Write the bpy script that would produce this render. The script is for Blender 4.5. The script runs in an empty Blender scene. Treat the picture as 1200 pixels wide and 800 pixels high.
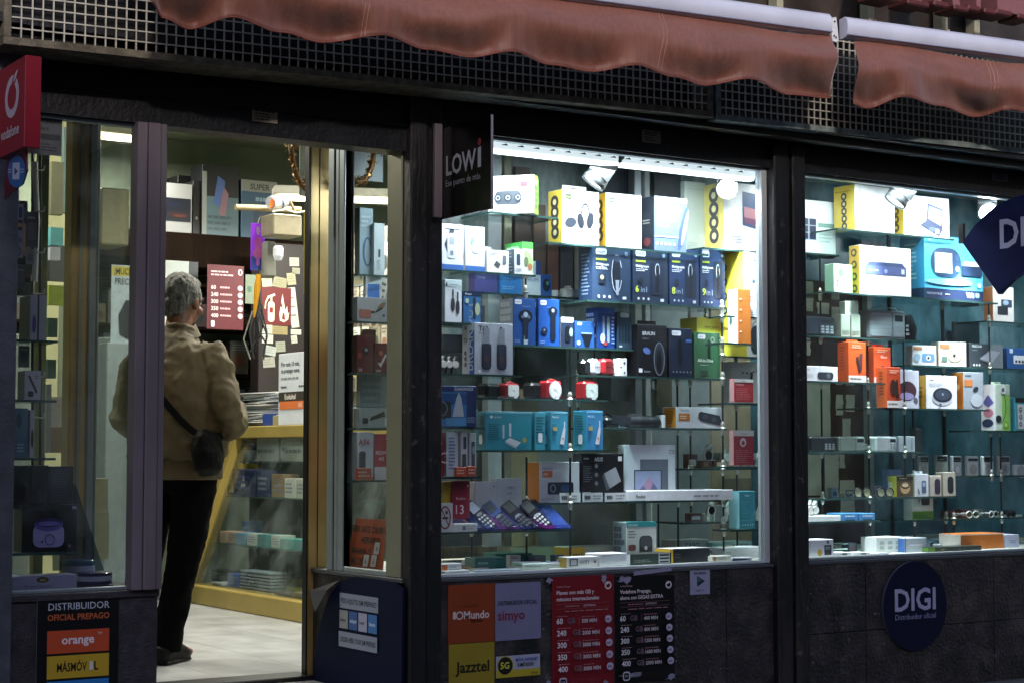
import bpy, bmesh, math, random
from mathutils import Vector, Matrix
random.seed(7)
R = math.radians
SC = bpy.context.scene
COL = SC.collection

# ---------------------------------------------------------------- camera, world, light, exposure
FPX = 2050.0
YAW, PIT = R(33.2), R(3.63)
CAM = Vector((0.0, -5.6, 0.9))
FW = Vector((math.sin(YAW)*math.cos(PIT), math.cos(YAW)*math.cos(PIT), math.sin(PIT)))
RT = Vector((math.cos(YAW), -math.sin(YAW), 0))
UPV = RT.cross(FW)
cam_data = bpy.data.cameras.new('camera')
cam_data.sensor_width = 36.0
cam_data.lens = FPX/1200*36.0
cam_data.clip_start = 0.1
cam_data.clip_end = 500
cam = bpy.data.objects.new('camera', cam_data)
COL.objects.link(cam)
cam.location = CAM
cam.rotation_euler = (R(90)+PIT, 0, -YAW)
SC.camera = cam

world = bpy.data.worlds.new('World')
SC.world = world
world.use_nodes = True
wn = world.node_tree
bg = wn.nodes['Background']
sky = wn.nodes.new('ShaderNodeTexSky')
sky.sky_type = 'NISHITA'
sky.sun_disc = False
sky.sun_elevation = R(23)
sky.sun_rotation = R(200)
sky.air_density = 1.6
sky.dust_density = 2.0
tint = wn.nodes.new('ShaderNodeMix'); tint.data_type = 'RGBA'; tint.blend_type = 'MULTIPLY'
tint.inputs['Factor'].default_value = 1.0; tint.inputs['B'].default_value = (.86, .86, 1.10, 1)
wn.links.new(sky.outputs[0], tint.inputs['A']); wn.links.new(tint.outputs['Result'], bg.inputs[0])
bg.inputs[1].default_value = 0.135
sun_d = bpy.data.lights.new('sun', 'SUN')
sun_d.energy = 1.8
sun_d.angle = R(3.5)
sun_d.color = (1.0, 0.90, 0.86)
sun = bpy.data.objects.new('sun', sun_d)
COL.objects.link(sun)
sun.rotation_euler = (R(67), 0, R(-20))
SC.view_settings.view_transform = 'Standard'
SC.view_settings.look = 'None'
SC.view_settings.exposure = 0.42
SC.view_settings.gamma = 1.0
SC.cycles.use_denoising = True
SC.cycles.max_bounces = 7
SC.cycles.transparent_max_bounces = 24
SC.cycles.diffuse_bounces = 3
SC.cycles.glossy_bounces = 3
SC.cycles.caustics_reflective = False
SC.cycles.caustics_refractive = False
SC.cycles.sample_clamp_indirect = 4.0

# ---------------------------------------------------------------- where a picture direction meets a plane
def ray(px, py):
    return FW + RT*((px-600)/FPX) - UPV*((py-400)/FPX)
def PY(px, py, Y):
    d = ray(px, py); return CAM + d*((Y-CAM.y)/d.y)
def PX(px, py, X):
    d = ray(px, py); return CAM + d*((X-CAM.x)/d.x)
def PZ(px, py, Z):
    d = ray(px, py); return CAM + d*((Z-CAM.z)/d.z)
def XY(px, Y): return PY(px, 500, Y).x
def ZY(px, py, Y): return PY(px, py, Y).z

# ---------------------------------------------------------------- materials
def lin(h):
    h = h.lstrip('#'); o = []
    for i in (0, 2, 4):
        c = int(h[i:i+2], 16)/255
        o.append(c/12.92 if c <= 0.04045 else ((c+0.055)/1.055)**2.4)
    return (*o, 1)
MC = {}
def mat(col, rough=0.45, metal=0.0, var=0.06, scale=30.0, bump=0.0, emit=0.0, coat=0.0, spec=0.5):
    key = (col, rough, metal, var, scale, bump, emit, coat, spec)
    if key in MC: return MC[key]
    m = bpy.data.materials.new('paint_'+col.strip('#'))
    m.use_nodes = True
    nt = m.node_tree; b = nt.nodes['Principled BSDF']
    c = lin(col)
    b.inputs['Base Color'].default_value = c
    b.inputs['Roughness'].default_value = rough
    b.inputs['Metallic'].default_value = metal
    b.inputs['Coat Weight'].default_value = coat
    b.inputs['Specular IOR Level'].default_value = spec
    if emit:
        b.inputs['Emission Color'].default_value = c
        b.inputs['Emission Strength'].default_value = emit
    if var or bump:
        tc = nt.nodes.new('ShaderNodeTexCoord')
        n = nt.nodes.new('ShaderNodeTexNoise')
        n.inputs['Scale'].default_value = scale; n.inputs['Detail'].default_value = 4
        nt.links.new(tc.outputs['Object'], n.inputs['Vector'])
        if var:
            rp = nt.nodes.new('ShaderNodeValToRGB')
            rp.color_ramp.elements[0].position = .3; rp.color_ramp.elements[1].position = .7
            lo = max(0, 1-var*2.2); hi = 1+var
            rp.color_ramp.elements[0].color = (c[0]*lo, c[1]*lo, c[2]*lo, 1)
            rp.color_ramp.elements[1].color = (min(1, c[0]*hi), min(1, c[1]*hi), min(1, c[2]*hi), 1)
            nt.links.new(n.outputs['Fac'], rp.inputs[0])
            nt.links.new(rp.outputs[0], b.inputs['Base Color'])
        if bump:
            bp = nt.nodes.new('ShaderNodeBump'); bp.inputs['Strength'].default_value = bump
            bp.inputs['Distance'].default_value = 0.01
            nt.links.new(n.outputs['Fac'], bp.inputs['Height'])
            nt.links.new(bp.outputs[0], b.inputs['Normal'])
    MC[key] = m
    return m
def ink(col): return mat(col, 0.4, var=0)
def plastic(col, rough=0.3): return mat(col, rough, var=0.03, scale=60)
def glass_mat(name, tint, ior=1.45, rough=0.01, haze=0.0, hazecol='#b8c8c8'):
    m = bpy.data.materials.new(name); m.use_nodes = True
    nt = m.node_tree; nt.nodes.clear()
    out = nt.nodes.new('ShaderNodeOutputMaterial')
    tr = nt.nodes.new('ShaderNodeBsdfTransparent'); tr.inputs[0].default_value = (*tint, 1)
    gl = nt.nodes.new('ShaderNodeBsdfGlossy'); gl.inputs['Roughness'].default_value = rough
    lw = nt.nodes.new('ShaderNodeLayerWeight'); lw.inputs[0].default_value = .5
    pw = nt.nodes.new('ShaderNodeMath'); pw.operation = 'POWER'; pw.inputs[1].default_value = 5
    fr = nt.nodes.new('ShaderNodeMath'); fr.operation = 'MULTIPLY_ADD'; f0 = ((ior-1)/(ior+1))**2
    fr.inputs[1].default_value = 1-f0; fr.inputs[2].default_value = f0
    nt.links.new(lw.outputs['Facing'], pw.inputs[0]); nt.links.new(pw.outputs[0], fr.inputs[0])
    mx = nt.nodes.new('ShaderNodeMixShader')
    nt.links.new(fr.outputs[0], mx.inputs[0]); nt.links.new(tr.outputs[0], mx.inputs[1]); nt.links.new(gl.outputs[0], mx.inputs[2])
    last = mx
    if haze:
        df = nt.nodes.new('ShaderNodeBsdfDiffuse'); df.inputs[0].default_value = lin(hazecol)
        tc = nt.nodes.new('ShaderNodeTexCoord'); n = nt.nodes.new('ShaderNodeTexNoise')
        n.inputs['Scale'].default_value = 3.5; n.inputs['Detail'].default_value = 8; n.inputs['Roughness'].default_value = .65
        nt.links.new(tc.outputs['Object'], n.inputs['Vector'])
        mr = nt.nodes.new('ShaderNodeMapRange'); mr.inputs[1].default_value = .45; mr.inputs[2].default_value = .75
        mr.inputs[3].default_value = 0; mr.inputs[4].default_value = haze
        nt.links.new(n.outputs['Fac'], mr.inputs[0])
        m2 = nt.nodes.new('ShaderNodeMixShader')
        nt.links.new(mr.outputs[0], m2.inputs[0]); nt.links.new(mx.outputs[0], m2.inputs[1]); nt.links.new(df.outputs[0], m2.inputs[2])
        last = m2
    nt.links.new(last.outputs[0], out.inputs[0])
    return m
G_WIN = glass_mat('window_glass', (.95, .97, .97), 1.6, 0.0, 0.12)  # patchy haze is smears plus smoky reflections painted into the pane
G_SHELF = glass_mat('shelf_glass', (.88, .96, .94), 1.35, 0.02, 0.05)
G_EDGE = mat('#2f4a47', 0.2, var=0.05)
G_ACR = glass_mat('acrylic', (.80, .84, .92), 1.5, 0.05)
def rich(name, cols, scale, rough=0.7, bump=0.3, detail=8, stretch=(1, 1, 1), pos=(.3, .5, .7), metal=0, voro=False):
    m = bpy.data.materials.new(name); m.use_nodes = True
    nt = m.node_tree; b = nt.nodes['Principled BSDF']
    tc = nt.nodes.new('ShaderNodeTexCoord'); mp = nt.nodes.new('ShaderNodeMapping')
    mp.inputs['Scale'].default_value = stretch
    nt.links.new(tc.outputs['Object'], mp.inputs[0])
    n = nt.nodes.new('ShaderNodeTexNoise'); n.inputs['Scale'].default_value = scale
    n.inputs['Detail'].default_value = detail; n.inputs['Roughness'].default_value = .62
    nt.links.new(mp.outputs[0], n.inputs['Vector'])
    rp = nt.nodes.new('ShaderNodeValToRGB')
    els = rp.color_ramp.elements
    els[0].position = pos[0]; els[0].color = lin(cols[0])
    els[1].position = pos[-1]; els[1].color = lin(cols[-1])
    for i, c in enumerate(cols[1:-1]):
        e = els.new(pos[min(i+1, len(pos)-2)]); e.color = lin(c)
    nt.links.new(n.outputs['Fac'], rp.inputs[0]); nt.links.new(rp.outputs[0], b.inputs['Base Color'])
    n2 = nt.nodes.new('ShaderNodeTexNoise'); n2.inputs['Scale'].default_value = scale*9; n2.inputs['Detail'].default_value = 5
    nt.links.new(mp.outputs[0], n2.inputs['Vector'])
    bp = nt.nodes.new('ShaderNodeBump'); bp.inputs['Strength'].default_value = bump; bp.inputs['Distance'].default_value = 0.008
    nt.links.new(n2.outputs['Fac'], bp.inputs['Height']); nt.links.new(bp.outputs[0], b.inputs['Normal'])
    b.inputs['Roughness'].default_value = rough; b.inputs['Metallic'].default_value = metal
    return m
M_STONE = rich('dark_stone', ['#121113', '#2a2628', '#4c4543'], 7, .5, .7)
def speckle(m, col, scale, thr):
    nt = m.node_tree; b = nt.nodes['Principled BSDF']; src = b.inputs['Base Color'].links[0].from_socket
    tc = nt.nodes.new('ShaderNodeTexCoord'); n = nt.nodes.new('ShaderNodeTexNoise'); n.inputs['Scale'].default_value = scale; n.inputs['Detail'].default_value = 3
    nt.links.new(tc.outputs['Object'], n.inputs['Vector'])
    n2 = nt.nodes.new('ShaderNodeTexNoise'); n2.inputs['Scale'].default_value = 2.2; n2.inputs['Detail'].default_value = 4; nt.links.new(tc.outputs['Object'], n2.inputs['Vector'])
    mr = nt.nodes.new('ShaderNodeMapRange'); mr.inputs[1].default_value = thr; mr.inputs[2].default_value = thr+.06; nt.links.new(n.outputs['Fac'], mr.inputs[0])
    mr2 = nt.nodes.new('ShaderNodeMapRange'); mr2.inputs[1].default_value = .42; mr2.inputs[2].default_value = .62; nt.links.new(n2.outputs['Fac'], mr2.inputs[0])
    mu = nt.nodes.new('ShaderNodeMath'); mu.operation = 'MULTIPLY'; nt.links.new(mr.outputs[0], mu.inputs[0]); nt.links.new(mr2.outputs[0], mu.inputs[1])
    mx = nt.nodes.new('ShaderNodeMix'); mx.data_type = 'RGBA'; nt.links.new(mu.outputs[0], mx.inputs['Factor']); nt.links.new(src, mx.inputs['A']); mx.inputs['B'].default_value = lin(col)
    nt.links.new(mx.outputs['Result'], b.inputs['Base Color'])
speckle(M_STONE, '#6a6460', 38, .64)
speckle(M_STONE, '#0a090a', 5, .54)
M_STONE2 = rich('grey_granite', ['#1e1b20', '#302c31', '#48434a'], 14, .6, .5)
M_PILLAR = rich('black_stone_pillar', ['#0b0b0d', '#161618', '#3a3634'], 6, .45, .6, stretch=(1, 1, .25))
speckle(M_PILLAR, '#5a5450', 26, .62)
M_BLACKP = rich('black_paint', ['#070709', '#101012', '#1e1d1f'], 6, .45, .4)
M_CONC = rich('dirty_concrete', ['#4c4638', '#6e6756', '#8c8470'], 18, .85, .6)
M_MAUVE = rich('mauve_metal', ['#635b61', '#71686e', '#7f757b'], 7, .45, .12, stretch=(1, 1, .2))
M_SIDEP = rich('blue_grey_wall', ['#34363f', '#42454f', '#52555f'], 9, .7, .4)
M_ALU = mat('#aab4b8', 0.38, 0.7, var=0.05, scale=8)
M_ALUW = mat('#c3cdd0', 0.45, 0.1, var=0.04, scale=8)
M_CHAMP = mat('#b39a60', 0.34, 0.3, var=0.08, scale=6)
M_CREAM = mat('#94947e', 0.38, 0.4, var=0.05, scale=6)
M_CHROME = mat('#c9c9bf', 0.28, .65, var=0)
M_BLACK = mat('#0c0c0e', 0.4, 0, var=0.05)
M_WIRE = mat('#cfcbba', 0.5, 0.3, var=0.12, scale=20)
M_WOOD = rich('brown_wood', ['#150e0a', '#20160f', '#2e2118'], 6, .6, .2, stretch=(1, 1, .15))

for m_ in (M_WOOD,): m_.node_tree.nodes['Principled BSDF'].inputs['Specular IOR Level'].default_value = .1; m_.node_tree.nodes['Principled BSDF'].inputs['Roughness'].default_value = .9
# ---------------------------------------------------------------- mesh accumulator
TC = {}
def text_geo(s, bold):
    k = (s, bold)
    if k in TC: return TC[k]
    cu = bpy.data.curves.new('lettering', 'FONT'); cu.body = s; cu.resolution_u = 2; cu.fill_mode = 'FRONT'
    cu.offset = 0.022 if bold else 0.0
    ob = bpy.data.objects.new('lettering', cu)
    me = ob.to_mesh()
    vs = [(v.co.x, v.co.y) for v in me.vertices]
    fs = [tuple(p.vertices) for p in me.polygons]
    ob.to_mesh_clear()
    bpy.data.objects.remove(ob); bpy.data.curves.remove(cu)
    x0 = min([v[0] for v in vs], default=0); x1 = max([v[0] for v in vs], default=1)
    vs = [((x-x0)/0.7, y/0.7) for x, y in vs]
    TC[k] = (vs, fs, (x1-x0)/0.7)
    return TC[k]

class MB:
    def __init__(s):
        s.v = []; s.f = []; s.m = []; s.mats = []; s.smooth = []
    def mi(s, m):
        if m not in s.mats: s.mats.append(m)
        return s.mats.index(m)
    def add(s, vs, fs, m, smooth=False):
        b = len(s.v); i = s.mi(m)
        s.v += [tuple(v) for v in vs]
        for f in fs:
            s.f.append(tuple(b+k for k in f)); s.m.append(i); s.smooth.append(smooth)
    def box(s, a, b, m, bev=0.0, fm=None):
        """box between corners; fm = per-face materials L R F B D T"""
        x0, x1 = sorted((a[0], b[0])); y0, y1 = sorted((a[1], b[1])); z0, z1 = sorted((a[2], b[2]))
        fm = fm or {}
        e = min(bev, (x1-x0)*.3, (y1-y0)*.3, (z1-z0)*.3)
        if e <= 0:
            vs = [(x0,y0,z0),(x1,y0,z0),(x1,y1,z0),(x0,y1,z0),(x0,y0,z1),(x1,y0,z1),(x1,y1,z1),(x0,y1,z1)]
            for k, f in (('D',(0,3,2,1)),('T',(4,5,6,7)),('F',(0,1,5,4)),('R',(1,2,6,5)),('B',(2,3,7,6)),('L',(3,0,4,7))):
                s.add([vs[i] for i in f], [(0,1,2,3)], fm.get(k, m))
            return
        X = (x0, x1); Y = (y0, y1); Z = (z0, z1)
        P = {}
        vs = []
        def vid(i, j, k, ax):
            c = [X[i], Y[j], Z[k]]; sg = [1 if i == 0 else -1, 1 if j == 0 else -1, 1 if k == 0 else -1]
            for q in range(3):
                if q != ax: c[q] += e*sg[q]
            key = (i, j, k, ax)
            if key not in P: P[key] = len(vs); vs.append(tuple(c))
            return P[key]
        fl = []
        def face(ids, key): fl.append((ids, key))
        face([vid(0,0,0,0),vid(0,0,1,0),vid(0,1,1,0),vid(0,1,0,0)], 'L')
        face([vid(1,0,0,0),vid(1,1,0,0),vid(1,1,1,0),vid(1,0,1,0)], 'R')
        face([vid(0,0,0,1),vid(1,0,0,1),vid(1,0,1,1),vid(0,0,1,1)], 'F')
        face([vid(0,1,0,1),vid(0,1,1,1),vid(1,1,1,1),vid(1,1,0,1)], 'B')
        face([vid(0,0,0,2),vid(0,1,0,2),vid(1,1,0,2),vid(1,0,0,2)], 'D')
        face([vid(0,0,1,2),vid(1,0,1,2),vid(1,1,1,2),vid(0,1,1,2)], 'T')
        for i in (0, 1):
            for j in (0, 1):
                face([vid(i,j,0,0),vid(i,j,1,0),vid(i,j,1,1),vid(i,j,0,1)], 'E')
                face([vid(i,0,j,0),vid(i,1,j,0),vid(i,1,j,2),vid(i,0,j,2)], 'E')
                face([vid(0,i,j,1),vid(1,i,j,1),vid(1,i,j,2),vid(0,i,j,2)], 'E')
                for k in (0, 1):
                    face([vid(i,j,k,0),vid(i,j,k,1),vid(i,j,k,2)], 'E')
        b0 = len(s.v); s.v += vs
        cen = Vector(((x0+x1)/2, (y0+y1)/2, (z0+z1)/2))
        for ids, key in fl:
            p = [Vector(vs[i]) for i in ids]
            n = (p[1]-p[0]).cross(p[2]-p[0])
            mid = sum(p, Vector())/len(p)
            if n.dot(mid-cen) < 0: ids = ids[::-1]
            s.f.append(tuple(b0+i for i in ids)); s.m.append(s.mi(fm.get(key, m))); s.smooth.append(False)
    def tube(s, pts, r, m, n=8, cap=True, closed=False):
        pts = [Vector(p) for p in pts]
        if not hasattr(r, '__len__'): r = [r]*len(pts)
        vs = []; N = len(pts)
        for i, p in enumerate(pts):
            if closed: t = pts[(i+1) % N]-pts[i-1]
            else: t = pts[min(i+1, N-1)]-pts[max(i-1, 0)]
            if t.length < 1e-9: t = Vector((0, 0, 1))
            t.normalize()
            ref = Vector((0, 0, 1)) if abs(t.z) < .9 else Vector((1, 0, 0))
            a = t.cross(ref).normalized(); b = t.cross(a)
            for k in range(n):
                an = 2*math.pi*k/n
                vs.append(p + a*(math.cos(an)*r[i]) + b*(math.sin(an)*r[i]))
        fs = []
        for i in range(N if closed else N-1):
            j = (i+1) % N
            for k in range(n):
                fs.append((i*n+k, i*n+(k+1) % n, j*n+(k+1) % n, j*n+k))
        s.add(vs, fs, m, True)
        if cap and not closed:
            s.add(vs[:n], [tuple(range(n))], m); s.add(vs[-n:], [tuple(range(n))[::-1]], m)
    def lathe(s, prof, m, c=(0, 0, 0), n=24, axis='z', mats=None, closed=False):
        vs = []
        for r, h in prof:
            for k in range(n):
                a = 2*math.pi*k/n
                p = (r*math.cos(a), r*math.sin(a), h)
                if axis == 'y': p = (p[0], p[2], p[1])
                if axis == 'x': p = (p[2], p[0], p[1])
                vs.append((p[0]+c[0], p[1]+c[1], p[2]+c[2]))
        for i in range(len(prof)-1):
            fs = [(k, (k+1) % n, n+(k+1) % n, n+k) for k in range(n)]
            s.add(vs[i*n:(i+2)*n], fs, mats[i] if mats else m, True)
    def grid(s, fn, nu, nv, m, wrap=False):
        vs = [fn(i/(nu-1 if not wrap else nu), j/(nv-1)) for j in range(nv) for i in range(nu)]
        fs = []
        for j in range(nv-1):
            for i in range(nu if wrap else nu-1):
                a = j*nu+i; b = j*nu+(i+1) % nu
                fs.append((a, b, b+nu, a+nu))
        s.add(vs, fs, m, True)
    def extr(s, pts, d, m, ms=None):
        """extrude a planar 3D outline by vector d"""
        n = len(pts); P = [Vector(p) for p in pts]; d = Vector(d)
        s.add(P, [tuple(range(n))[::-1]], m)
        s.add([p+d for p in P], [tuple(range(n))], m)
        for i in range(n):
            j = (i+1) % n
            s.add([P[i], P[j], P[j]+d, P[i]+d], [(0, 1, 2, 3)], ms or m)
    def build(s, name, parent=None, loc=None, rotz=0.0, props=None, recalc=False):
        me = bpy.data.meshes.new(name)
        me.from_pydata([tuple(v) for v in s.v], [], s.f)
        for m in s.mats: me.materials.append(m)
        me.polygons.foreach_set('material_index', s.m)
        me.polygons.foreach_set('use_smooth', s.smooth)
        if recalc:
            bm = bmesh.new(); bm.from_mesh(me)
            bmesh.ops.recalc_face_normals(bm, faces=bm.faces); bm.to_mesh(me); bm.free()
        me.update()
        ob = bpy.data.objects.new(name, me); COL.objects.link(ob)
        if parent: ob.parent = parent
        if loc is not None: ob.location = loc
        ob.rotation_euler.z = rotz
        if props:
            for k, v in props.items(): ob[k] = v
        return ob

class Pen:
    """prints flat ink on one face of a thing: u to the right, v up, both 0..1"""
    def __init__(s, mb, O, U, V, N):
        s.mb = mb; s.O = Vector(O); s.U = Vector(U); s.V = Vector(V); s.N = Vector(N).normalized(); s.k = 1
        s.w = s.U.length; s.h = s.V.length
    def pt(s, u, v): return s.O + s.U*u + s.V*v + s.N*(0.0004+0.00035*s.k)
    def poly(s, pts, c):
        m = ink(c) if isinstance(c, str) else c
        s.mb.add([s.pt(*p) for p in pts], [tuple(range(len(pts)))], m); s.k += 1
    def r(s, u0, v0, u1, v1, c): s.poly([(u0, v0), (u1, v0), (u1, v1), (u0, v1)], c)
    def rr(s, u0, v0, u1, v1, c, q=.3):
        w = (u1-u0)*s.w; h = (v1-v0)*s.h; rad = min(w, h)*q; pts = []
        for cx, cy, a0 in ((u1-rad/s.w, v0+rad/s.h, -90), (u1-rad/s.w, v1-rad/s.h, 0), (u0+rad/s.w, v1-rad/s.h, 90), (u0+rad/s.w, v0+rad/s.h, 180)):
            for k in range(5):
                a = R(a0+22.5*k); pts.append((cx+rad/s.w*math.cos(a), cy+rad/s.h*math.sin(a)))
        s.poly(pts, c)
    def e(s, cu, cv, ru, rv, c, n=20, rot=0, a0=0, a1=360):
        pts = []
        n2 = n if a1-a0 >= 360 else n+1
        for k in range(n2):
            a = R(a0+(a1-a0)*k/n); x, y = ru*math.cos(a), rv*math.sin(a)
            if rot:
                X = x*s.w; Y = y*s.h; q = R(rot)
                x = (X*math.cos(q)-Y*math.sin(q))/s.w; y = (X*math.sin(q)+Y*math.cos(q))/s.h
            pts.append((cu+x, cv+y))
        s.poly(pts, c)
    def o(s, cu, cv, rad, c, asp=1.0, n=20):
        """round dot; rad as a share of the width"""
        s.e(cu, cv, rad, rad*s.w/s.h*asp, c, n)
    def ring(s, cu, cv, ru, rv, t, c, a0=0, a1=360, n=24):
        m = ink(c); vs = []; full = a1-a0 >= 360
        for k in range(n+1):
            a = R(a0+(a1-a0)*k/n)
            vs.append(s.pt(cu+ru*math.cos(a), cv+rv*math.sin(a)))
            vs.append(s.pt(cu+(ru-t/s.w)*math.cos(a), cv+(rv-t/s.h)*math.sin(a)))
        s.mb.add(vs, [(2*k, 2*k+2, 2*k+3, 2*k+1) for k in range(n)], m); s.k += 1
    def t(s, txt, u, v, hv, c, al='l', mw=None, b=False, rot=0):
        vs, fs, w = text_geo(txt, b)
        H = hv*s.h; sx = H
        if mw and w*H > mw*s.w: sx = mw*s.w/w; H = min(H, sx/.62)
        W = w*sx; off = {'l': 0, 'c': -W/2, 'r': -W}[al]
        cu, cv = u*s.w, v*s.h; un = s.U/s.w; vn = s.V/s.h
        if rot: un, vn = vn, -un
        base = s.O+s.U*u+s.V*v+s.N*(0.0004+0.00035*s.k)
        s.mb.add([base+un*(off+x*sx)+vn*(y*H) for x, y in vs], fs, ink(c)); s.k += 1
    def ln(s, u0, v0, u1, v1, n, c, fill=.45, rag=.35):
        """lines of print too small to read"""
        dv = (v1-v0)/n
        for i in range(n):
            y = v1-dv*(i+.5); x = u0
            xe = u0+(u1-u0)*(1-random.random()*rag)
            while x < xe-0.001:
                x2 = min(xe, x+(u1-u0)*random.uniform(.08, .25))
                s.poly([(x, y-dv*fill/2), (x2, y-dv*fill/2), (x2, y+dv*fill/2), (x, y+dv*fill/2)], c); s.k -= 1
                x = x2+(u1-u0)*.035
        s.k += 1

def setp(o, label=None, cat=None, group=None, kind=None):
    if label: o['label'] = label
    if cat: o['category'] = cat
    if group: o['group'] = group
    if kind: o['kind'] = kind
    return o
def empty(name, loc, label=None, cat=None, group=None, rotz=0):
    o = bpy.data.objects.new(name, None); COL.objects.link(o); o.location = loc; o.rotation_euler.z = rotz
    o.empty_display_size = .1
    return setp(o, label, cat, group)

# ---------------------------------------------------------------- shelves and cartons
GLASS_T = 0.008
class Shelf:
    def __init__(s, x0, x1, xr, yr, Y, depth, label, build=True, grp='glass shelves of the shop window'):
        if Y < .45 and xr > 470: Y += .08
        s.Y = Y; s.z = ZY(xr, yr, Y)
        s.x0 = XY(x0, Y); s.x1 = XY(x1, Y); s.depth = depth
        if build:
            mb = MB()
            mb.box((s.x0, Y, s.z-GLASS_T), (s.x1, Y+depth, s.z), G_SHELF, fm={'F': G_EDGE, 'L': G_EDGE, 'R': G_EDGE})
            o = mb.build('glass_shelf'); setp(o, label, 'shelf', grp)
class Deck:
    def __init__(s, z, Y): s.z = z; s.Y = Y
def spot(sh, x0, x1, ytop, back=0.02, lift=0):
    """size and place of a thing that stands on a shelf and fills these picture columns"""
    Y = sh.Y+back
    a = XY(x0, Y); b = XY(x1, Y); xm = (x0+x1)/2
    z1 = ZY(xm, ytop, Y)
    return Vector(((a+b)/2, Y, sh.z+lift+0.0005)), b-a, max(0.006, z1-sh.z-lift)
def pens(mb, w, d, h):
    return {'F': Pen(mb, (-w/2, 0, 0), (w, 0, 0), (0, 0, h), (0, -1, 0)),
            'L': Pen(mb, (-w/2, d, 0), (0, -d, 0), (0, 0, h), (-1, 0, 0)),
            'R': Pen(mb, (w/2, 0, 0), (0, d, 0), (0, 0, h), (1, 0, 0)),
            'T': Pen(mb, (-w/2, 0, h), (w, 0, 0), (0, d, 0), (0, 0, 1))}
def carton(sh, x0, x1, ytop, d, label, cols, art=None, back=0.02, yaw=None, cat='box', name='product_box', lift=0, group=None, tab=0, bev=.0015):
    """one printed box: cols 'front' or 'front,side[,top[,rightside]]'"""
    loc, w, h = spot(sh, x0, x1, ytop, back, lift)
    c = cols.split(',')
    f = mat(c[0], .42, var=.03, scale=12); sd = mat(c[1], .42, var=.03, scale=12) if len(c) > 1 else f
    tp = mat(c[2], .42, var=.03, scale=12) if len(c) > 2 else f
    rs = mat(c[3], .42, var=.03, scale=12) if len(c) > 3 else sd
    mb = MB()
    mb.box((-w/2, 0, 0), (w/2, d, h), f, bev, {'L': sd, 'R': rs, 'T': tp})
    if tab:
        mb.box((-w*.32, d*.45, h), (w*.32, d*.45+.002, h+tab), f, .0005)
        Pen(mb, (-w*.1, d*.45, h+tab*.45), (w*.2, 0, 0), (0, 0, tab*.2), (0, -1, 0)).r(0, 0, 1, 1, '#30302e')
    P = pens(mb, w, d, h)
    if art: art(P['F'], P['L'], P['R'], P['T'])
    if yaw is None: yaw = random.uniform(-1.6, 1.6)
    o = mb.build(name, loc=loc, rotz=R(yaw))
    return setp(o, label, cat, group)
# ================================================================ THE LARGE STRUCTURE
ZS = 0.44            # sill height
ZH = 2.112           # window head
ZD = 2.013           # head over the entrance
XA, XB, XC, XD, XE, XF = 1.729, 2.245, 3.196, 3.342, 4.981, 5.151
XR = 7.3
ZG0 = ZY(600, 115, -.2)

OPP_H = 8.75  # height set so the added building opposite shades the lower shop front
def struct(name, mb, recalc=False):
    return setp(mb.build(name, recalc=recalc), kind='structure')
M_PAVE = rich('pavement', ['#3c3b3c', '#4a494a', '#575655'], 8, .85, .5)
mb = MB(); mb.box((-120, -120, -.35), (120, 60, -.152), rich('asphalt', ['#262627', '#303031', '#3b3b3c'], 12, .9, .5)); struct('road', mb)
mb = MB()
for i in range(14):
    for j in range(6):
        x = -3+i*.9; y = -3.6+j*.6
        mb.box((x, y, -.151), (x+.892, y+.592, -.148+random.uniform(0, .001)), M_PAVE, .003)
mb.box((-60, -3.72, -.15), (60, -3.6, -.146), M_STONE2)
struct('pavement', mb)
M_OPP = rich('opposite_plaster', ['#4c463f', '#5d564d', '#6d655a'], 2, .9, .2)
opp = empty('added_opposite_building', (4, -15, -.15), 'unseen plastered building added across the street to shade the low shop front', 'building')  # unseen, added to block low sky and sun and to fill reflections
mb = MB(); mb.box((-26, -3, 0), (26, 0, OPP_H), M_OPP); mb.box((-26.2, -.0, OPP_H-.3), (26.2, .35, OPP_H+.1), M_OPP); mb.build('wall', opp)
random.seed(4)
for i in range(13):
    for j in range(5):
        x = -24+i*4; z = 1.2+j*3.1
        if z+1.9 > OPP_H-.4: continue
        w = MB(); w.box((x-.62, .002, z), (x+.62, .06, z+1.8), mat('#6d6a64', .6)); 
        w.box((x-.52, .061, z+.1), (x+.52, .07, z+1.7), mat('#10151a', .12)); w.build('window', opp)
random.seed(7)
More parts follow.
